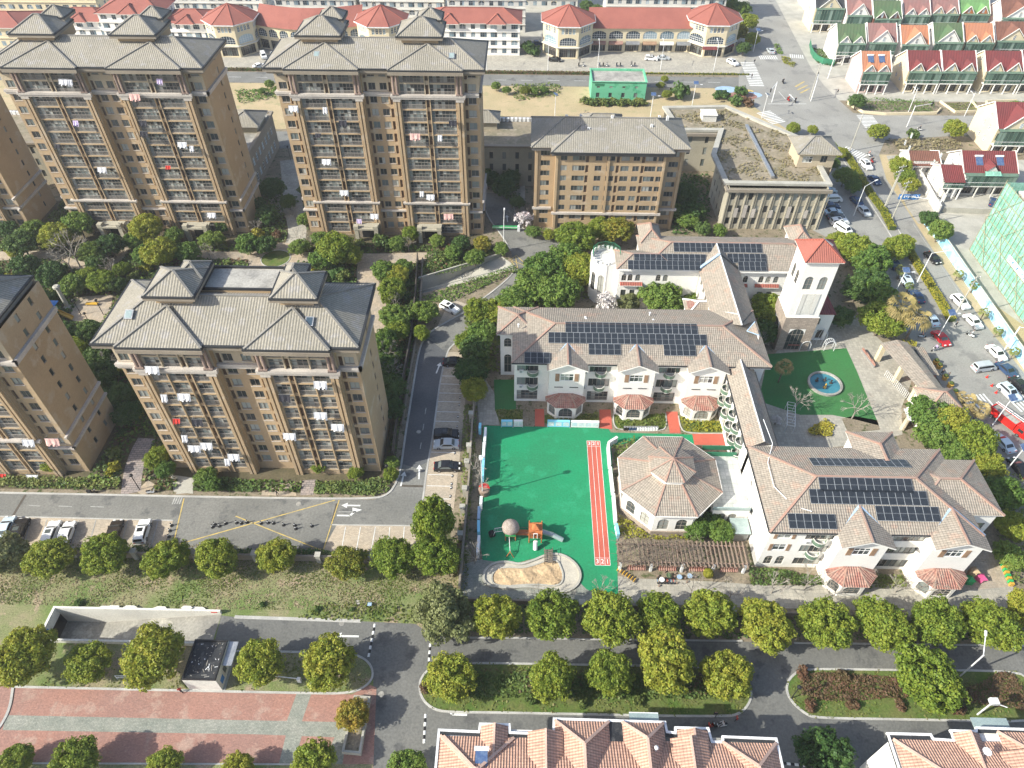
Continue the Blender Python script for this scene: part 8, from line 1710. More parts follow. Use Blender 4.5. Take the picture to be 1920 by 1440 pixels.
# walls and fences
def wall_posts(name, pts, label, h, th, m, cat='wall', posts=None, ph=0, pm='concrete'):
    o = thing(name, label, cat); q = MB(); ribbon(q, pts, th, 0, h, m); ob('wall_body', q, o)
    for (x, y) in (posts or []): q = MB(); q.box(x-.35, y-.35, 0, x+.35, y+.35, h+ph, pm); q.box(x-.45, y-.45, h+ph, x+.45, y+.45, h+ph+.12, pm); ob('post', q, o)
wall_posts('boundary_wall', PL('-90,1041 150,1043 300,1046 480,1049 620,1052 780,1055 858,1062'), 'low wall with square posts below the parking bays', 1.5, .3, 'taupe', posts=PL('145,1043 258,1046 370,1048 482,1050 600,1053 700,1055'), ph=.6)
wall_posts('boundary_wall', PL('862,1110 872,1000 880,900 886,800 893,740'), 'ivy covered wall with stone posts between parking strip and kindergarten', 1.9, .3, 'taupe', posts=PL('890,760 884,790 880,850 876,880 872,930 868,965 864,1015'), ph=.5)
wall_posts('boundary_wall', PL('784,488 780,560 772,640 757,720 745,800 738,860'), 'dark garden fence running down between garden and road', 2.2, .25, 'darkpanel', 'fence'); wall_posts('boundary_wall', PL('793,488 789,560 781,640 766,720 755,800'), 'low stone wall beside the dark garden fence', .8, .3, 'taupe')
wall_posts('boundary_wall', PL('862,1128 1160,1140 1440,1155 1900,1165'), 'low south wall of the kindergarten behind the camphor row', 1.3, .3, 'taupe', posts=PL('930,1133 1090,1139 1240,1146 1370,1152 1520,1158 1700,1162'), ph=.4)
wall_posts('garden_wall', PL('1590,190 1590,196 1617,212 1660,216 1755,214 1762,206'), 'low cream wall round the villa shrub garden', .8, .35, 'creamwall'); wall_posts('garden_wall', PL('1762,192 1790,212 1836,210 1820,190'), 'white low wall round the bright green garden plot', .7, .3, 'creamwall'); wall_posts('garden_wall', PL('1905,190 1848,192 1860,212 1920,214'), 'low wall of the garden plot at the right edge', .7, .3, 'creamwall')
fn = thing('wire_fence', 'bright green wire fence at the top corner of the junction', 'fence'); P_ = smooth_line(PL('1517,85 1520,105 1535,120 1562,124'), False, 1)
for a, b in zip(P_[:-1], P_[1:]):
    q = MB(); q.poly([(*a, .1), (*b, .1), (*b, 2.2), (*a, 2.2)], 'greenmetal'); ob('fence_panel', q, fn); q = MB(); q.tube((*a, 0), (*a, 2.4), .06, 'greenmetal', 4); ob('post', q, fn)
pl = thing('stone_planter', 'long narrow stone planter with the small orange tree beside the lower road', 'planter'); w = MB(); ribbon(w, PL('667,1310 694,1312 676,1415 645,1412'), .3, 0, .9, 'concrete', True); ob('rim', w, pl); w = MB(); w.prism(PL('667,1310 694,1312 676,1415 645,1412'), .02, .6, 'soil'); ob('soil_fill', w, pl)
# ---------------------------------------------------------------- display boards round the playground
bd_ = []
def board(a, b, h, c, label, depth_=.5):
    o = thing('display_board', label, 'display board'); A_, B_ = Vector(at(*a)), Vector(at(*b)); w = MB(); w.bar((A_.x, A_.y, h/2+.1), (B_.x, B_.y, h/2+.1), .45, h, c); ob('board', w, o)
    d = (B_-A_).normalized(); n_ = Vector((-d.y, d.x))*.24; w = MB()
    k = max(2, int((B_-A_).length/1.1))
    for s in (-1, 1):
        for i in range(k):
            p, q = A_+(B_-A_)*(i+.12)/k, A_+(B_-A_)*(i+.88)/k; w.poly([(p.x+n_.x*s, p.y+n_.y*s, .4), (q.x+n_.x*s, q.y+n_.y*s, .4), (q.x+n_.x*s, q.y+n_.y*s, h-.1), (p.x+n_.x*s, p.y+n_.y*s, h-.1)], 'display')
    k_ = ob('posters', w, o); w = MB(); w.box(A_.x-.05, A_.y-.4, 0, A_.x+.05, A_.y+.4, .1, 'steel'); w.box(B_.x-.05, B_.y-.4, 0, B_.x+.05, B_.y+.4, .1, 'steel'); ob('feet', w, o)
    return o
LB = 'display panel of the west playground edge, '
for i, (a, b, c) in enumerate((((901, 806), (900, 816), 'skyplastic'), ((911, 814), (909, 840), 'whiteplastic'), ((908, 842), (907, 870), 'whiteplastic'), ((907, 872), (905, 905), 'skyplastic'), ((903, 943), (902, 958), 'whiteplastic'), ((899, 962), (898, 985), 'bluemetal'), ((898, 988), (898, 1010), 'skyplastic'), ((899, 1016), (896, 1048), 'whiteplastic'))):
    board(a, b, 1.9, c, LB+ORD[i]+' from the top')
board((940, 799), (961, 799), 1.5, 'skyplastic', 'left picture board above the green playground'); board((963, 799), (980, 799), 1.5, 'whiteplastic', 'right picture board above the green playground next to the red path'); board((1026, 799), (1068, 800), 1.5, 'skyplastic', 'left half of the long pale mural board under the left bay'); board((1070, 800), (1122, 801), 1.5, 'whiteplastic', 'right half of the long pale mural board under the left bay')
for i, (a, b) in enumerate((((1139, 842), (1142, 880)), ((1143, 884), (1148, 930)), ((1149, 934), (1153, 985)), ((1140, 838), (1156, 828)))): board(a, b, 1.3, 'whiteplastic', 'white playground windbreak panel beside the running track, '+['upper', 'middle', 'lower', 'slanted top'][i]+' one')
board((1154, 990), (1158, 1010), 1.3, 'skyplastic', 'small turquoise panel at the lower end of the white windbreak')
dr = {}
for i in range(13):
    c = ['carblack', 'carblack', 'carblue', 'carblue', 'carblue', 'whiteplastic'][min(i, 5)]
    if c not in dr: dr[c] = thing('barrel', 'x', 'barrel'); b = MB(); b.lathe([(.26, 0), (.29, .1), (.29, .75), (.25, .8)], c, 10); ob('drum', b, dr[c]); b = MB(); b.lathe([(.24, .8), (.24, .84)], 'steel', 10); ob('lid', b, dr[c])
    place(dr[c], (*at(1171+i*5.0, 806), .04), 0, 1, {'carblack': 'black', 'carblue': 'blue', 'whiteplastic': 'white'}[c]+' play barrel in the row below the middle bay', 'play barrels below the middle bay')
# ---------------------------------------------------------------- play tower
PT = thing('play_tower', 'wooden play tower with thatched dome, slides and climbing frame on the green surface', 'play structure', (*at(985, 1008), .03))
def lp(x, y): return (x, y)
w = MB()
for x, y in ((-3.2, -.6), (-1.6, -.6), (-3.2, .8), (-1.6, .8)): w.tube((x, y, 0), (x, y, 3.0), .09, 'orangewood', 6)
w.box(-3.3, -.7, 1.2, -1.5, .9, 1.3, 'orangewood'); w.box(-3.25, -.72, 1.3, -1.55, -.68, 1.95, 'greenplastic'); w.box(-3.25, .86, 1.3, -1.55, .9, 1.95, 'orangewood'); ob('dome_platform', w, PT)
w = MB(); w.lathe([(1.35, 0), (1.45, .15), (1.3, .75), (.85, 1.2), (.3, 1.42), (.02, 1.46)], 'thatch', 16, (-2.4, .1, 2.5)); ob('thatched_dome', w, PT, smooth=True)
w = MB()
for x in (.6, 2.6):
    for y in (-.9, 1.1): w.tube((x, y, 0), (x, y, 3.2), .09, 'orangewood', 6)
w.box(.5, -1.0, 1.4, 2.7, 1.2, 1.5, 'orangewood'); w.box(.5, -1.0, 2.5, 2.7, 1.2, 2.58, 'orangewood'); ob('tower_frame', w, PT)
for i in range(6): w = MB(); w.box(.55+i*.36, -1.03, 1.5, .8+i*.36, -.98, 2.2, 'orangewood'); ob('slat', w, PT)
w = MB()
for a, b in (((1.0, -.5), (2.2, -.5)), ((2.2, -.5), (2.2, .7)), ((2.2, .7), (1.0, .7)), ((1.0, .7), (1.0, -.5))): w.poly([(*a, 3.0), (*b, 3.0), (1.6, .1, 3.7)], 'orangewood')
ob('tower_roof', w, PT)
for i in range(5): w = MB(); w.box(2.25, -.9+i*.4, 1.5+i*.02, 2.65, -.65+i*.4, 2.45, 'orangewood'); w.box(.55, -.9+i*.4, 1.5, .95, -.65+i*.4, 2.4, 'wood'); ob('side_board', w, PT)
w = MB(); w.tube((1.3, -1.1, 1.5), (1.3, -1.1, 2.9), .06, 'whitemetal', 5); w.tube((1.9, -1.1, 1.5), (1.9, -1.1, 2.9), .06, 'whitemetal', 5); w.tube((1.3, -1.1, 2.9), (1.9, -1.1, 2.9), .06, 'whitemetal', 5); w.tube((1.6, -1.6, 1.5), (1.6, -2.3, .2), .35, 'whiteplastic', 8); ob('spiral_slide', w, PT)
w = MB(); w.box(-1.5, -.4, 1.3, .5, .6, 1.38, 'orangewood'); w.bar((-1.5, -.4, 1.9), (.5, -.4, 2.0), .05, .05, 'bark'); w.bar((-1.5, .6, 1.9), (.5, .6, 2.0), .05, .05, 'bark'); ob('bridge', w, PT)
w = MB(); w.tube((2.6, .1, 1.7), (4.4, -.1, 1.1), .42, 'steel', 10); w.tube((4.4, -.1, 1.1), (6.0, -.6, .45), .42, 'canopyglass', 10); ob('tube_slide', w, PT)
w = MB(); w.tube((-2.6, -.8, 1.3), (-2.4, -3.2, .9), .05, 'whitemetal', 5); w.tube((-2.4, -3.2, .9), (-3.0, -3.6, 0), .06, 'orangewood', 5); w.tube((-2.4, -3.2, .9), (-1.8, -3.7, 0), .06, 'orangewood', 5); w.tube((-2.4, -3.2, 1.0), (-2.4, -2.5, 0), .06, 'orangewood', 5); ob('tripod_bar', w, PT)
w = MB()
for s in (0, .7): w.tube((-3.3, s, 1.9), (-5.0, s, 1.4), .05, 'whitemetal', 5); w.tube((-5.0, s, 1.4), (-5.2, s, 0), .05, 'whitemetal', 5)
for i in range(5): w.tube((-3.4-i*.35, 0, 1.85-i*.1), (-3.4-i*.35, .7, 1.85-i*.1), .03, 'whitemetal', 4)
w.tube((-5.3, -.1, .4), (-5.6, .7, .4), .5, 'tyre', 10); ob('climbing_ladder', w, PT)
sb = thing('sandpit_bridge', 'little dark wooden bridge over the sandpit rim', 'bridge', (*at(1028, 1046), .1)); w = MB()
for i in range(6): w.box(-.6, -1.2+i*.4, .5, .6, -.88+i*.4, .56, 'bark')
ob('deck', w, sb)
for s in (-.65, .65): w = MB(); w.bar((s, -1.3, .9), (s, 1.3, .9), .06, .06, 'bark'); w.tube((s, -1.2, 0), (s, -1.2, .95), .05, 'bark', 5); w.tube((s, 1.2, 0), (s, 1.2, .95), .05, 'bark', 5); ob('rail', w, sb)
um = thing('round_booth', 'small round booth with a red and brown top at the west playground edge', 'booth', (*at(908, 925), .04)); w = MB(); w.lathe([(.9, 0), (.9, 1.2), (1.0, 1.25)], 'wood', 12); w.lathe([(1.0, 1.26), (.7, 1.4)], 'wood', 12); ob('drum', w, um); w = MB(); w.prism([(.95*math.cos(a*.35), .95*math.sin(a*.35)) for a in range(9)], 1.41, 1.6, 'redplastic'); ob('cap', w, um)
ps = thing('flood_light', 'thin tall playground light mast on the west edge', 'lamp post', (*at(905, 930), 0)); w = MB(); w.tube((0, 0, 0), (0, 0, 11), .1, 'whitemetal', 6, .06); ob('mast', w, ps); w = MB(); w.box(-.3, -.3, 10.2, .3, .3, 10.7, 'whitemetal'); ob('lamp_head', w, ps)
# pergola
PG_ = thing('pergola', 'long weathered timber pergola with climbing stems below the octagonal hall', 'pergola'); 
for i in range(31): w = MB(); x = 15.4+i*.655; w.box(x-.07, 56.4, 2.75, x+.07, 61.0, 2.92, 'wood'); ob('rafter', w, PG_)
for y in (57.2, 60.3): w = MB(); w.box(15.2, y-.09, 2.52, 35.4, y+.09, 2.74, 'wood'); ob('beam', w, PG_)
for i in range(5):
    for y in (57.2, 60.3): w = MB(); x = 15.8+i*4.8; w.box(x-.18, y-.18, 0, x+.18, y+.18, 2.51, 'whitemetal' if y < 58 else 'wood'); ob('post', w, PG_)
for i in range(4): w = MB(); x = 17+i*4.8; w.box(x, 57.0, .45, x+2.8, 57.5, .52, 'baytile'); w.box(x, 57.42, .52, x+2.8, 57.5, 1.2, 'baytile'); ob('bench', w, PG_)
rg = random.Random(5); w = MB()
for i in range(520): x, y, a = 15.5+13*rg.random()**1.3, rg.uniform(56.6, 61.6), rg.uniform(0, 6.3); l_ = rg.uniform(.6, 1.8); w.tube((x, y, 3.0+rg.random()*.3), (x+l_*math.cos(a), y+l_*math.sin(a)*.7, 3.0+rg.random()*.5), .025, 'bark', 3, caps=False)
k = ob('climbing_stems', w, PG_); k['kind'] = 'stuff'
# small play furniture
for i, (x, y, c) in enumerate(((1253, 1082, 'greenplastic'), (1273, 1085, 'skyplastic'), (1292, 1083, 'skyplastic'), (1240, 1090, 'whiteplastic'))):
    o = thing('play_table', ['round green', 'pale round', 'pale blue round', 'low row of'][i]+' play table in the yard below the pergola, '+['leftmost', 'middle', 'rightmost', 'in front'][i], 'table', (*at(x, y), .03)); w = MB(); w.lathe([(.42, .5), (.42, .56)], {'greenplastic': 'greenroof', 'skyplastic': 'bluemetal'}.get(c, c), 12); ob('table_top', w, o); w = MB(); w.tube((0, 0, 0), (0, 0, .5), .12, 'steel', 6); ob('leg', w, o)
    for q in range(3): w = MB(); a = q*2.1; w.lathe([(.16, 0), (.16, .3)], 'wood', 8, (math.cos(a)*.95, math.sin(a)*.95, 0)); ob('stool', w, o)
tp = thing('topiary', 'round clipped topiary ball right of the play tables', 'bush', (*at(1325, 1083), 0)); w = MB(); w.tube((0, 0, 0), (0, 0, .8), .07, 'bark', 5); ob('trunk', w, tp); rng = np.random.default_rng(9); d = rng.normal(size=(900, 3)); d /= np.linalg.norm(d, axis=1, keepdims=True); ob('crown', leafmesh('crown', d*.75+np.array([0, 0, 1.3]), d+rng.normal(size=d.shape)*.3, .18, rng, 'leaf_gold'), tp)
tr_ = thing('play_cart_train', 'row of yellow wooden play steps at the lower right corner of the playground', 'play equipment', (*at(1158, 1068), .03), R(-38))
for i in range(7): w = MB(); w.box(i*.5, -.32, .1, i*.5+.14, .32, .4, 'yellowplastic'); w.box(i*.5+.2, -.3, .1, i*.5+.3, .3, .3, 'bark'); ob('step', w, tr_)
bk = thing('bicycle_rack', 'row of small blue and red balance bikes below the play tables', 'bike row', (*at(1232, 1090), .03))
for i in range(6): w = MB(); w.tube((i*.5, -.4, .3), (i*.5, .4, .3), .04, ['cloth_blue', 'redplastic'][i % 2], 4); w.tube((i*.5-.03, -.4, .25), (i*.5+.03, -.4, .25), .2, 'tyre', 8); w.tube((i*.5-.03, .4, .25), (i*.5+.03, .4, .25), .2, 'tyre', 8); ob('balance_bike', w, bk)
pg2 = thing('play_castle', 'small bright plastic castle and slides in the corner beside the right hand wing', 'play structure', (*at(1802, 1076), .03)); 
for i, (x, y, c, h) in enumerate(((-1.2, 0, 'orangewood', 1.5), (0, 1.2, 'redplastic', 1.2), (1.3, -.2, 'sand', 1.6), (.4, -1.4, 'greenplastic', 1.0), (2.4, -1.0, 'pinkplastic', .9), (-.2, 2.6, 'skyplastic', 1.1))):
    w = MB(); w.obox(x, y, i*.5, 1.1, .9, 0, h, c); w.poly([(x-.7, y-.6, h), (x+.7, y-.6, h), (x, y, h+.6)], c); w.poly([(x+.7, y+.6, h), (x-.7, y+.6, h), (x, y, h+.6)], c); ob('module', w, pg2)
yt = thing('play_train', 'yellow and green slatted play fence at the east edge of the corner yard', 'play equipment', (*at(1886, 1078), .03), R(85))
for i in range(8): w = MB(); w.box(i*.5-2, -.3, 0, i*.5-1.65, .3, .7, ['yellowplastic', 'greenplastic'][i % 2]); ob('slat', w, yt)
# courtyard
PO = thing('fountain_pool', 'round blue fountain pool with stone rim on the courtyard turf', 'pool', (*at(1546, 721), .03)); w = MB(); w.lathe([(3.0, .12), (3.0, .14)], 'water', 28); w.v = w.v; ob('pool_water', w, PO); w = MB(); ribbon(w, [(3.1*math.cos(t*math.pi/18), 3.1*math.sin(t*math.pi/18)) for t in range(36)], .42, 0, .45, 'weathered', True); ob('rim', w, PO)
for i, (x, y) in enumerate(((-1.4, .8), (.2, .9), (1.2, .2))): w = MB(); w.lathe([(.3, 0), (.35, .2), (.12, .35), (.1, .7), (.25, .8)], 'bronze', 8, (x, y, .1)); ob('fountain_figure', w, PO)
w = MB(); w.lathe([(.35, 0), (.3, .3), (.12, .5), (.16, .9), (.05, 1.2)], 'yellowplastic', 8, (-.3, -1.0, .1)); ob('golden_figure', w, PO)
for i, (x, y, r_) in enumerate(((1506, 655, 0), (1552, 655, 1))):
    o = thing('garden_arch', ['left', 'right'][i]+' white iron arch at the top of the courtyard turf', 'arch', (*at(x, y), .03)); w = MB()
    for s in (-.5, .5):
        pr = None
        for k in range(9): a = math.pi*k/8; p = (1.0*math.cos(a), s, 1.6+1.0*math.sin(a)); (w.tube(pr, p, .06, 'whitemetal', 4) if pr else None); pr = p
        w.tube((1, s, 0), (1, s, 1.6), .06, 'whitemetal', 4); w.tube((-1, s, 0), (-1, s, 1.6), .06, 'whitemetal', 4)
    ob('frame', w, o); w = MB()
    for k in range(9): a = math.pi*k/8; w.tube((math.cos(a), -.5, 1.6+math.sin(a)), (math.cos(a), .5, 1.6+math.sin(a)), .04, 'whitemetal', 4)
    ob('rungs', w, o)
o = thing('iron_gazebo', 'white wire gazebo between the two garden arches', 'gazebo', (*at(1535, 640), .03)); w = MB()
for k in range(8):
    a = k*math.pi/4; pr = (1.2*math.cos(a), 1.2*math.sin(a), 0)
    for q in range(1, 7): t = q/6*math.pi/2; p = (1.3*math.cos(a)*math.cos(t*.95), 1.3*math.sin(a)*math.cos(t*.95), 1.8+1.5*math.sin(t)) ; w.tube(pr, p, .035, 'whitemetal', 4); pr = p
ob('wire_dome', w, o); w = MB(); w.bar((-1.2, 0, 2.4), (-6.5, 0.4, 2.4), .12, .12, 'whitemetal'); w.bar((-1.2, .9, 2.4), (-6.5, 1.3, 2.4), .12, .12, 'whitemetal')
for k in range(7): w.bar((-1.6-k*.8, 0, 2.42), (-1.6-k*.8, 1.2, 2.42), .07, .07, 'whitemetal')
ob('trellis', w, o)
o = thing('iron_trellis', 'white iron pavilion frame lying at the lower left of the courtyard', 'trellis', (*at(1478, 790), .03), R(75)); w = MB()
for s in (-.7, .7): w.bar((-3, s, 2.0), (3, s, 2.0), .09, .09, 'whitemetal'); [w.tube((x, s, 0), (x, s, 2.0), .06, 'whitemetal', 4) for x in (-3, 0, 3)]
for k in range(9): w.bar((-3+k*.75, -.7, 2.05), (-3+k*.75, .7, 2.05), .06, .06, 'whitemetal')
ob('frame', w, o); tree('blossom', 1458, 783, 9, 'small white blossoming shrub beside the iron trellis')
q = thing('red_playhouse', 'small dark red playhouse in the shade at the top left of the courtyard turf', 'playhouse', (*at(1482, 650), .03)); w = MB(); w.box(-1, -1, 0, 1, 1, 1.4, 'maroontile'); ob('walls', w, q); w = MB(); w.poly([(-1.2, -1.2, 1.4), (1.2, -1.2, 1.4), (0, 0, 2.1)], 'redtile'); w.poly([(1.2, -1.2, 1.4), (1.2, 1.2, 1.4), (0, 0, 2.1)], 'redtile'); w.poly([(-1.2, 1.2, 1.4), (-1.2, -1.2, 1.4), (0, 0, 2.1)], 'redtile'); w.poly([(1.2, 1.2, 1.4), (-1.2, 1.2, 1.4), (0, 0, 2.1)], 'redtile'); ob('roof', w, q)
# garden playground left
PC = thing('play_structure', 'colourful play structure with blue roof and yellow slide in the tower garden', 'play structure', (*at(100, 590), .03)); w = MB()
for x in (-1, 1):
    for y in (-1, 1): w.tube((x, y, 0), (x, y, 2.6), .08, 'greenplastic', 5)
w.box(-1, -1, 1.2, 1, 1, 1.3, 'greenplastic'); ob('frame', w, PC); w = MB()
for a, b in (((-1.6, -1.6), (1.6, -1.6)), ((1.6, -1.6), (1.6, 1.6)), ((1.6, 1.6), (-1.6, 1.6)), ((-1.6, 1.6), (-1.6, -1.6))): w.poly([(*a, 2.6), (*b, 2.6), (0, 0, 4.0)], 'blueplastic')
ob('canopy', w, PC); w = MB(); w.poly([(1, -.6, 1.3), (5.0, -1.9, .2), (5.0, -.9, .2), (1, .3, 1.3)], 'yellowplastic'); w.bar((1, -.6, 1.45), (5, -1.9, .35), .1, .35, 'yellowplastic'); w.bar((1, .3, 1.45), (5, -.9, .35), .1, .35, 'yellowplastic'); ob('slide', w, PC); w = MB(); w.tube((-1, -1, 1.2), (-1.8, -3.4, .4), .45, 'pinkplastic', 8); ob('tube_slide', w, PC)
o = thing('bench', 'orange-yellow bench on the paved play court', 'bench', (*at(174, 572), .03)); w = MB(); w.box(-1.3, -.4, .4, 1.3, .4, .48, 'yellowplastic'); ob('seat', w, o); w = MB(); w.box(-1.2, -.3, 0, -1.05, .3, .4, 'steel'); w.box(1.05, -.3, 0, 1.2, .3, .4, 'steel'); ob('legs', w, o)
o = thing('stone_pillar', 'pale carved stone pillar beside the play court', 'pillar', (*at(128, 577), 0)); w = MB(); w.lathe([(.8, 0), (.8, .4), (.45, .5), (.4, 5.2), (.7, 5.4), (.75, 5.9), (.5, 6.1)], 'concrete', 10); ob('shaft', w, o)
# ---------------------------------------------------------------- lamps, poles
def lamp_proto(kind):
    o = thing('street_lamp', 'x', 'street lamp'); w = MB()
    if kind == 'solar': w.tube((0, 0, 0), (0, 0, 7.5), .11, 'whitemetal', 6, .08); w.tube((0, 0, 6.6), (1.6, 0, 7.1), .05, 'whitemetal', 4); ob('mast', w, o); w = MB(); w.poly([(-.75, -.6, 7.4), (.75, -.6, 7.4), (.75, .6, 7.9), (-.75, .6, 7.9)], 'solarblue'); w.poly([(-.75, -.6, 7.36), (-.75, .6, 7.86), (.75, .6, 7.86), (.75, -.6, 7.36)], 'whitemetal'); ob('solar_panel', w, o); w = MB(); w.box(1.4, -.15, 7.0, 2.1, .15, 7.12, 'whitemetal'); ob('lamp_head', w, o)
    elif kind == 'arm': w.tube((0, 0, 0), (0, 0, 8.5), .12, 'whitemetal', 6, .08); w.tube((0, 0, 8.4), (3.4, 0, 9.2), .06, 'whitemetal', 5); ob('mast', w, o); w = MB(); w.box(3.2, -.16, 9.1, 4.1, .16, 9.24, 'whitemetal'); ob('lamp_head', w, o)
    elif kind == 'garden': w.tube((0, 0, 0), (0, 0, 3.4), .07, 'blackmetal', 6); ob('mast', w, o); w = MB(); w.lathe([(.08, 3.4), (.3, 3.6), (.25, 3.8), (.05, 3.9)], 'blackmetal', 8); ob('lantern', w, o)
    elif kind == 'traffic': w.tube((0, 0, 0), (0, 0, 6.6), .14, 'whitemetal', 6); w.tube((0, 0, 6.4), (-6.5, 0, 6.4), .09, 'whitemetal', 5); ob('mast', w, o); w = MB(); w.box(-6.6, -.15, 5.7, -6.2, .15, 6.8, 'blackmetal'); ob('signal_head', w, o)
    elif kind == 'pole': w.tube((0, 0, 0), (0, 0, 11.5), .19, 'concrete', 7, .12); ob('shaft', w, o); w = MB(); w.box(-1.1, -.06, 10.8, 1.1, .06, 10.95, 'concrete'); w.box(-.9, -.06, 9.8, .9, .06, 9.92, 'concrete'); ob('crossarm', w, o); w = MB(); [w.lathe([(.06, 0), (.08, .12), (.03, .2)], 'whitemetal', 6, (x, 0, 10.96)) for x in (-1, -.4, .4, 1)]; ob('insulators', w, o)
    return o
LPR = {}
LAMPS = '''1674,558,0,solar,white solar street lamp standing beside the pale blue car in the west lane
1755,638,10,solar,white solar street lamp standing over the red car
1860,798,15,solar,white solar street lamp beside the fire engine
1880,890,15,solar,white solar street lamp at the east edge next to the black car
1718,532,0,arm,white arm lamp reaching over the median hedge
1882,658,180,traffic,white mast with long arm beside the southernmost white car
1600,405,30,arm,tall street lamp beside the office car park
1219,222,0,solar,solar lamp behind the eight storey block
1040,222,90,solar,solar lamp on the dry lawn left of the gate pavilion
1297,200,0,solar,low solar lamp on the dry lawn left of the flower bed
1120,133,90,arm,lamp post at the far kerb opposite the green substation, left one
1238,132,90,arm,lamp post at the far kerb right of the green substation
1338,132,90,arm,lamp post at the far kerb near the crossing
1027,135,90,arm,lamp post at the far kerb left of the green substation
913,136,90,arm,lamp post at the far kerb right of the middle tower
1412,97,20,solar,solar lamp below the grove at the far junction
1428,222,90,solar,solar lamp at the crossing beside the grass roof
1703,210,100,solar,solar lamp in the villa shrub garden
1808,218,100,solar,solar lamp in front of the bright green plot
1552,147,200,traffic,traffic signal mast at the corner of the pink villa
1520,190,250,traffic,traffic signal mast on the yellow hatched island
1447,192,60,traffic,traffic signal mast at the crossing by the flower bed
1700,238,200,traffic,traffic signal mast on the side road
1593,284,60,pole,concrete utility pole at the head of the median hedge
1662,385,20,pole,left concrete utility pole of the three at the median hedge
1656,394,20,pole,middle concrete utility pole of the three at the median hedge
1670,416,20,pole,right concrete utility pole of the three at the median hedge
1786,598,20,pole,concrete utility pole at the south end of the median hedge
1518,186,0,pole,concrete utility pole at the junction island
945,470,90,arm,short lamp post where the gate road bends
730,900,180,garden,small black lamp in the corner bed of the nearest tower
1483,1310,0,garden,small lamp at the left tip of the right hand island
152,590,0,garden,black garden lamp at the left of the play court
194,590,0,garden,black garden lamp at the right of the play court
173,615,0,garden,black garden lamp below the play court
262,918,0,garden,black garden lamp between the stone path and the ramp entrance
545,300,0,garden,black garden lamp in the shaded plaza'''
for ln in LAMPS.split('\n'):
    if ln.count(',') > 4: px, py, a, k, lb = ln.split(',', 4)
    else: px, py, a, k, lb = ln.split(',')
    if k not in LPR: LPR[k] = lamp_proto(k)
    place(LPR[k], (*at(float(px), float(py)), 0), R(float(a)), 1 if k != 'garden' else 1.1, lb)
LPR['camera'] = o = thing('street_lamp', 'white curved arm lamp on the right hand planted island', 'street lamp', (*at(1800, 1268), 0), R(65)); w = MB(); w.tube((0, 0, 0), (0, 0, 7.0), .1, 'whitemetal', 6); w.tube((0, 0, 6.9), (3.0, 0, 7.4), .07, 'whitemetal', 5); ob('mast', w, o); w = MB(); w.box(2.8, -.15, 7.3, 3.6, .15, 7.44, 'whitemetal'); ob('lamp_head', w, o)
o = thing('camera_mast', 'white camera mast near the bottom right house', 'mast', (*at(1832, 1340), 0)); w = MB(); w.tube((0, 0, 0), (0, 0, 4.5), .12, 'whitemetal', 6); w.tube((0, 0, 4.4), (1.6, -.6, 4.4), .06, 'whitemetal', 5); ob('mast', w, o); w = MB(); w.box(-.5, -.4, 4.4, .5, .4, 5.0, 'whitemetal'); ob('box', w, o)
o = thing('barrier_gate', 'white striped road barrier frame beside the verge trees', 'barrier', (*at(245, 1274), 0)); w = MB(); w.tube((-1.8, 0, 0), (-1.8, 0, 1.2), .05, 'whitemetal', 5); w.tube((1.8, 0, 0), (1.8, 0, 1.2), .05, 'whitemetal', 5); w.tube((-1.8, 0, 1.2), (1.8, 0, 1.2), .05, 'whitemetal', 5); w.tube((-1.8, 0, .6), (1.8, 0, .6), .05, 'whitemetal', 5); ob('frame', w, o)
o = thing('barrier_gate', 'lifted boom barrier lying across the verge beside the orange-tinged tree', 'barrier', (*at(562, 1278), 0)); w = MB(); w.bar((0, 0, 1.0), (-3.4, .3, 1.0), .1, .1, 'whitemetal'); ob('boom', w, o); w = MB(); w.box(-.2, -.2, 0, .3, .2, 1.1, 'whitemetal'); ob('housing', w, o)
o = thing('barrier_gate', 'green and white gate barrier across the road beside the eight storey block', 'barrier', (*at(946, 433), 0)); w = MB(); w.box(-3.0, -.1, .8, 3.2, .1, 1.5, 'greenplastic'); w.box(-3.0, -.12, 1.05, 3.2, .12, 1.2, 'whitemetal'); ob('boom', w, o); w = MB(); w.box(3.2, -.3, 0, 3.8, .3, 1.5, 'whitemetal'); ob('housing', w, o)
mc = thing('manhole_cover', 'x', 'manhole cover'); w = MB(); w.lathe([(.42, 0), (.42, .01)], 'weathered', 14); ob('lid', w, mc)
for i, s in enumerate('641,1169 715,1302 670,1130 785,810 600,560 560,945'.split()): x, y = map(float, s.split(',')); place(mc, (*at(x, y), .055), 0, 1, 'round grey manhole cover set in the ground, '+['on the lower road', 'beside the red paving', 'in the meadow', 'in the side road', 'in the tower garden', 'on the yellow marked asphalt'][i])
o = thing('utility_sign', 'small blue square plate in the bright weeds of the meadow', 'sign', (*at(694, 1136), 0)); w = MB(); w.box(-.3, -.25, .5, .3, .25, .56, 'bluemetal'); ob('plate', w, o); w = MB(); w.tube((0, 0, 0), (0, 0, .5), .06, 'steel', 5); ob('stand', w, o)
for i, s in enumerate('198,1142 215,1141 243,1141 302,1142 352,1142 372,1143'.split()):
    x, y = map(float, s.split(',')); X, Y = at(x, y); q = MB(); rr = random.Random(i); q.prism([(X+1.3*rr.uniform(.6, 1.1)*math.cos(t), Y+.35*math.sin(t)) for t in (0, 1, 2.1, 3.2, 4.2, 5.3)], 0, .3+.2*rr.random(), 'concrete_white'); tag(ob('rubble_slab', q), 'flat pale stone slab, '+ORD[i]+' from the left behind the ramp wall', 'stone', 'stone slabs behind the ramp wall')
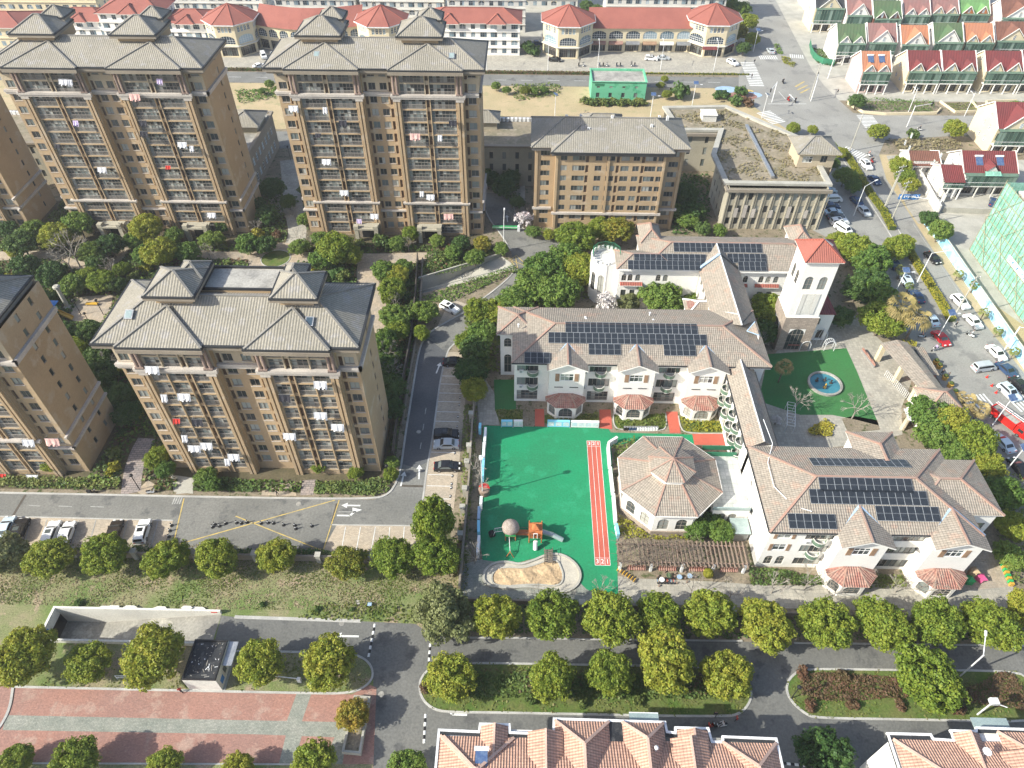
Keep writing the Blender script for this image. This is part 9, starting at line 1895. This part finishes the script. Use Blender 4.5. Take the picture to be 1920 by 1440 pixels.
# laundry on the tower balconies (pixel, height) hung from the bay fronts
def hang(px, py, yfront, i, where):
    d = fw + rt*((px-960)/FOC) - up*((py-720)/FOC); t = yfront/d.y; x, z = d.x*t, CAMH+d.z*t
    o = ob('hanging_laundry', laundry_mesh(i), None, (x-.7, yfront-.35, z+.4)); tag(o, where, 'laundry', 'laundry hanging from the tower balconies')
cl = ['white', 'white', 'pink', 'lilac', 'red', 'dark', 'white', 'dark']
LT = {'A': (147.0, 'back left tower'), 'B': (147.9, 'back middle tower'), 'C': (74.4, 'nearest tower'), 'D': (73.2, 'left edge tower')}
for s in '118,150,0,A 135,151,1,A 302,150,3,A 250,178,2,A 145,228,3,A 110,272,7,A 268,228,5,A 340,268,0,A 362,275,1,A 190,315,0,A 318,312,4,A 270,248,5,A 395,400,0,A 612,203,1,B 548,200,0,B 598,252,7,B 642,228,5,B 775,252,2,B 848,228,5,B 827,255,1,B 643,358,0,B 793,360,1,B 805,366,6,B 700,402,6,B 838,402,2,B 675,412,3,B 610,300,0,B 283,687,0,C 312,740,1,C 343,738,6,C 335,785,4,C 370,786,5,C 598,715,6,C 598,773,0,C 350,816,1,C 385,830,6,C 436,851,6,C 430,860,1,C 362,835,0,C 533,740,5,C 630,795,0,C 540,812,0,C 52,824,6,D 95,822,2,D 10,888,4,D 60,890,0,D'.split():
    x, y, i, t = s.split(','); i = int(i); hang(float(x), float(y), LT[t][0], i, cl[i]+' laundry hung '+('high' if float(y) < {'A': 230, 'B': 260, 'C': 760, 'D': 860}[t] else 'low')+' on the '+('left' if float(x) < {'A': 235, 'B': 700, 'C': 440, 'D': 60}[t] else 'right')+' bay of the '+LT[t][1])
# unused prototypes are removed so nothing stays at the origin
for k, (L, r_) in TREES.items():
    for o in L:
        if o.name not in USED:
            for c in list(o.children): bpy.data.objects.remove(c)
            bpy.data.objects.remove(o)
for p_ in ('trees in the garden', 'leafless trees', 'shrubs in the tower garden'): relabel(p_)
# thin spring haze
hz = MB(); hz.box(-700, -60, -6, 700, 900, 101.5, 'white'); h_ = ob('haze', hz); h_['kind'] = 'stuff'; h_['label'] = 'thin pale spring haze over the whole neighbourhood'
hm = bpy.data.materials.new('haze'); hm.use_nodes = True; hn = hm.node_tree; hn.nodes.remove(hn.nodes['Principled BSDF']); pv = hn.nodes.new('ShaderNodeVolumePrincipled')
pv.inputs['Color'].default_value = (.93, .95, 1, 1); pv.inputs['Density'].default_value = .0002; pv.inputs['Anisotropy'].default_value = .2; hn.links.new(pv.outputs[0], hn.nodes['Material Output'].inputs['Volume'])
h_.data.materials.clear(); h_.data.materials.append(hm)
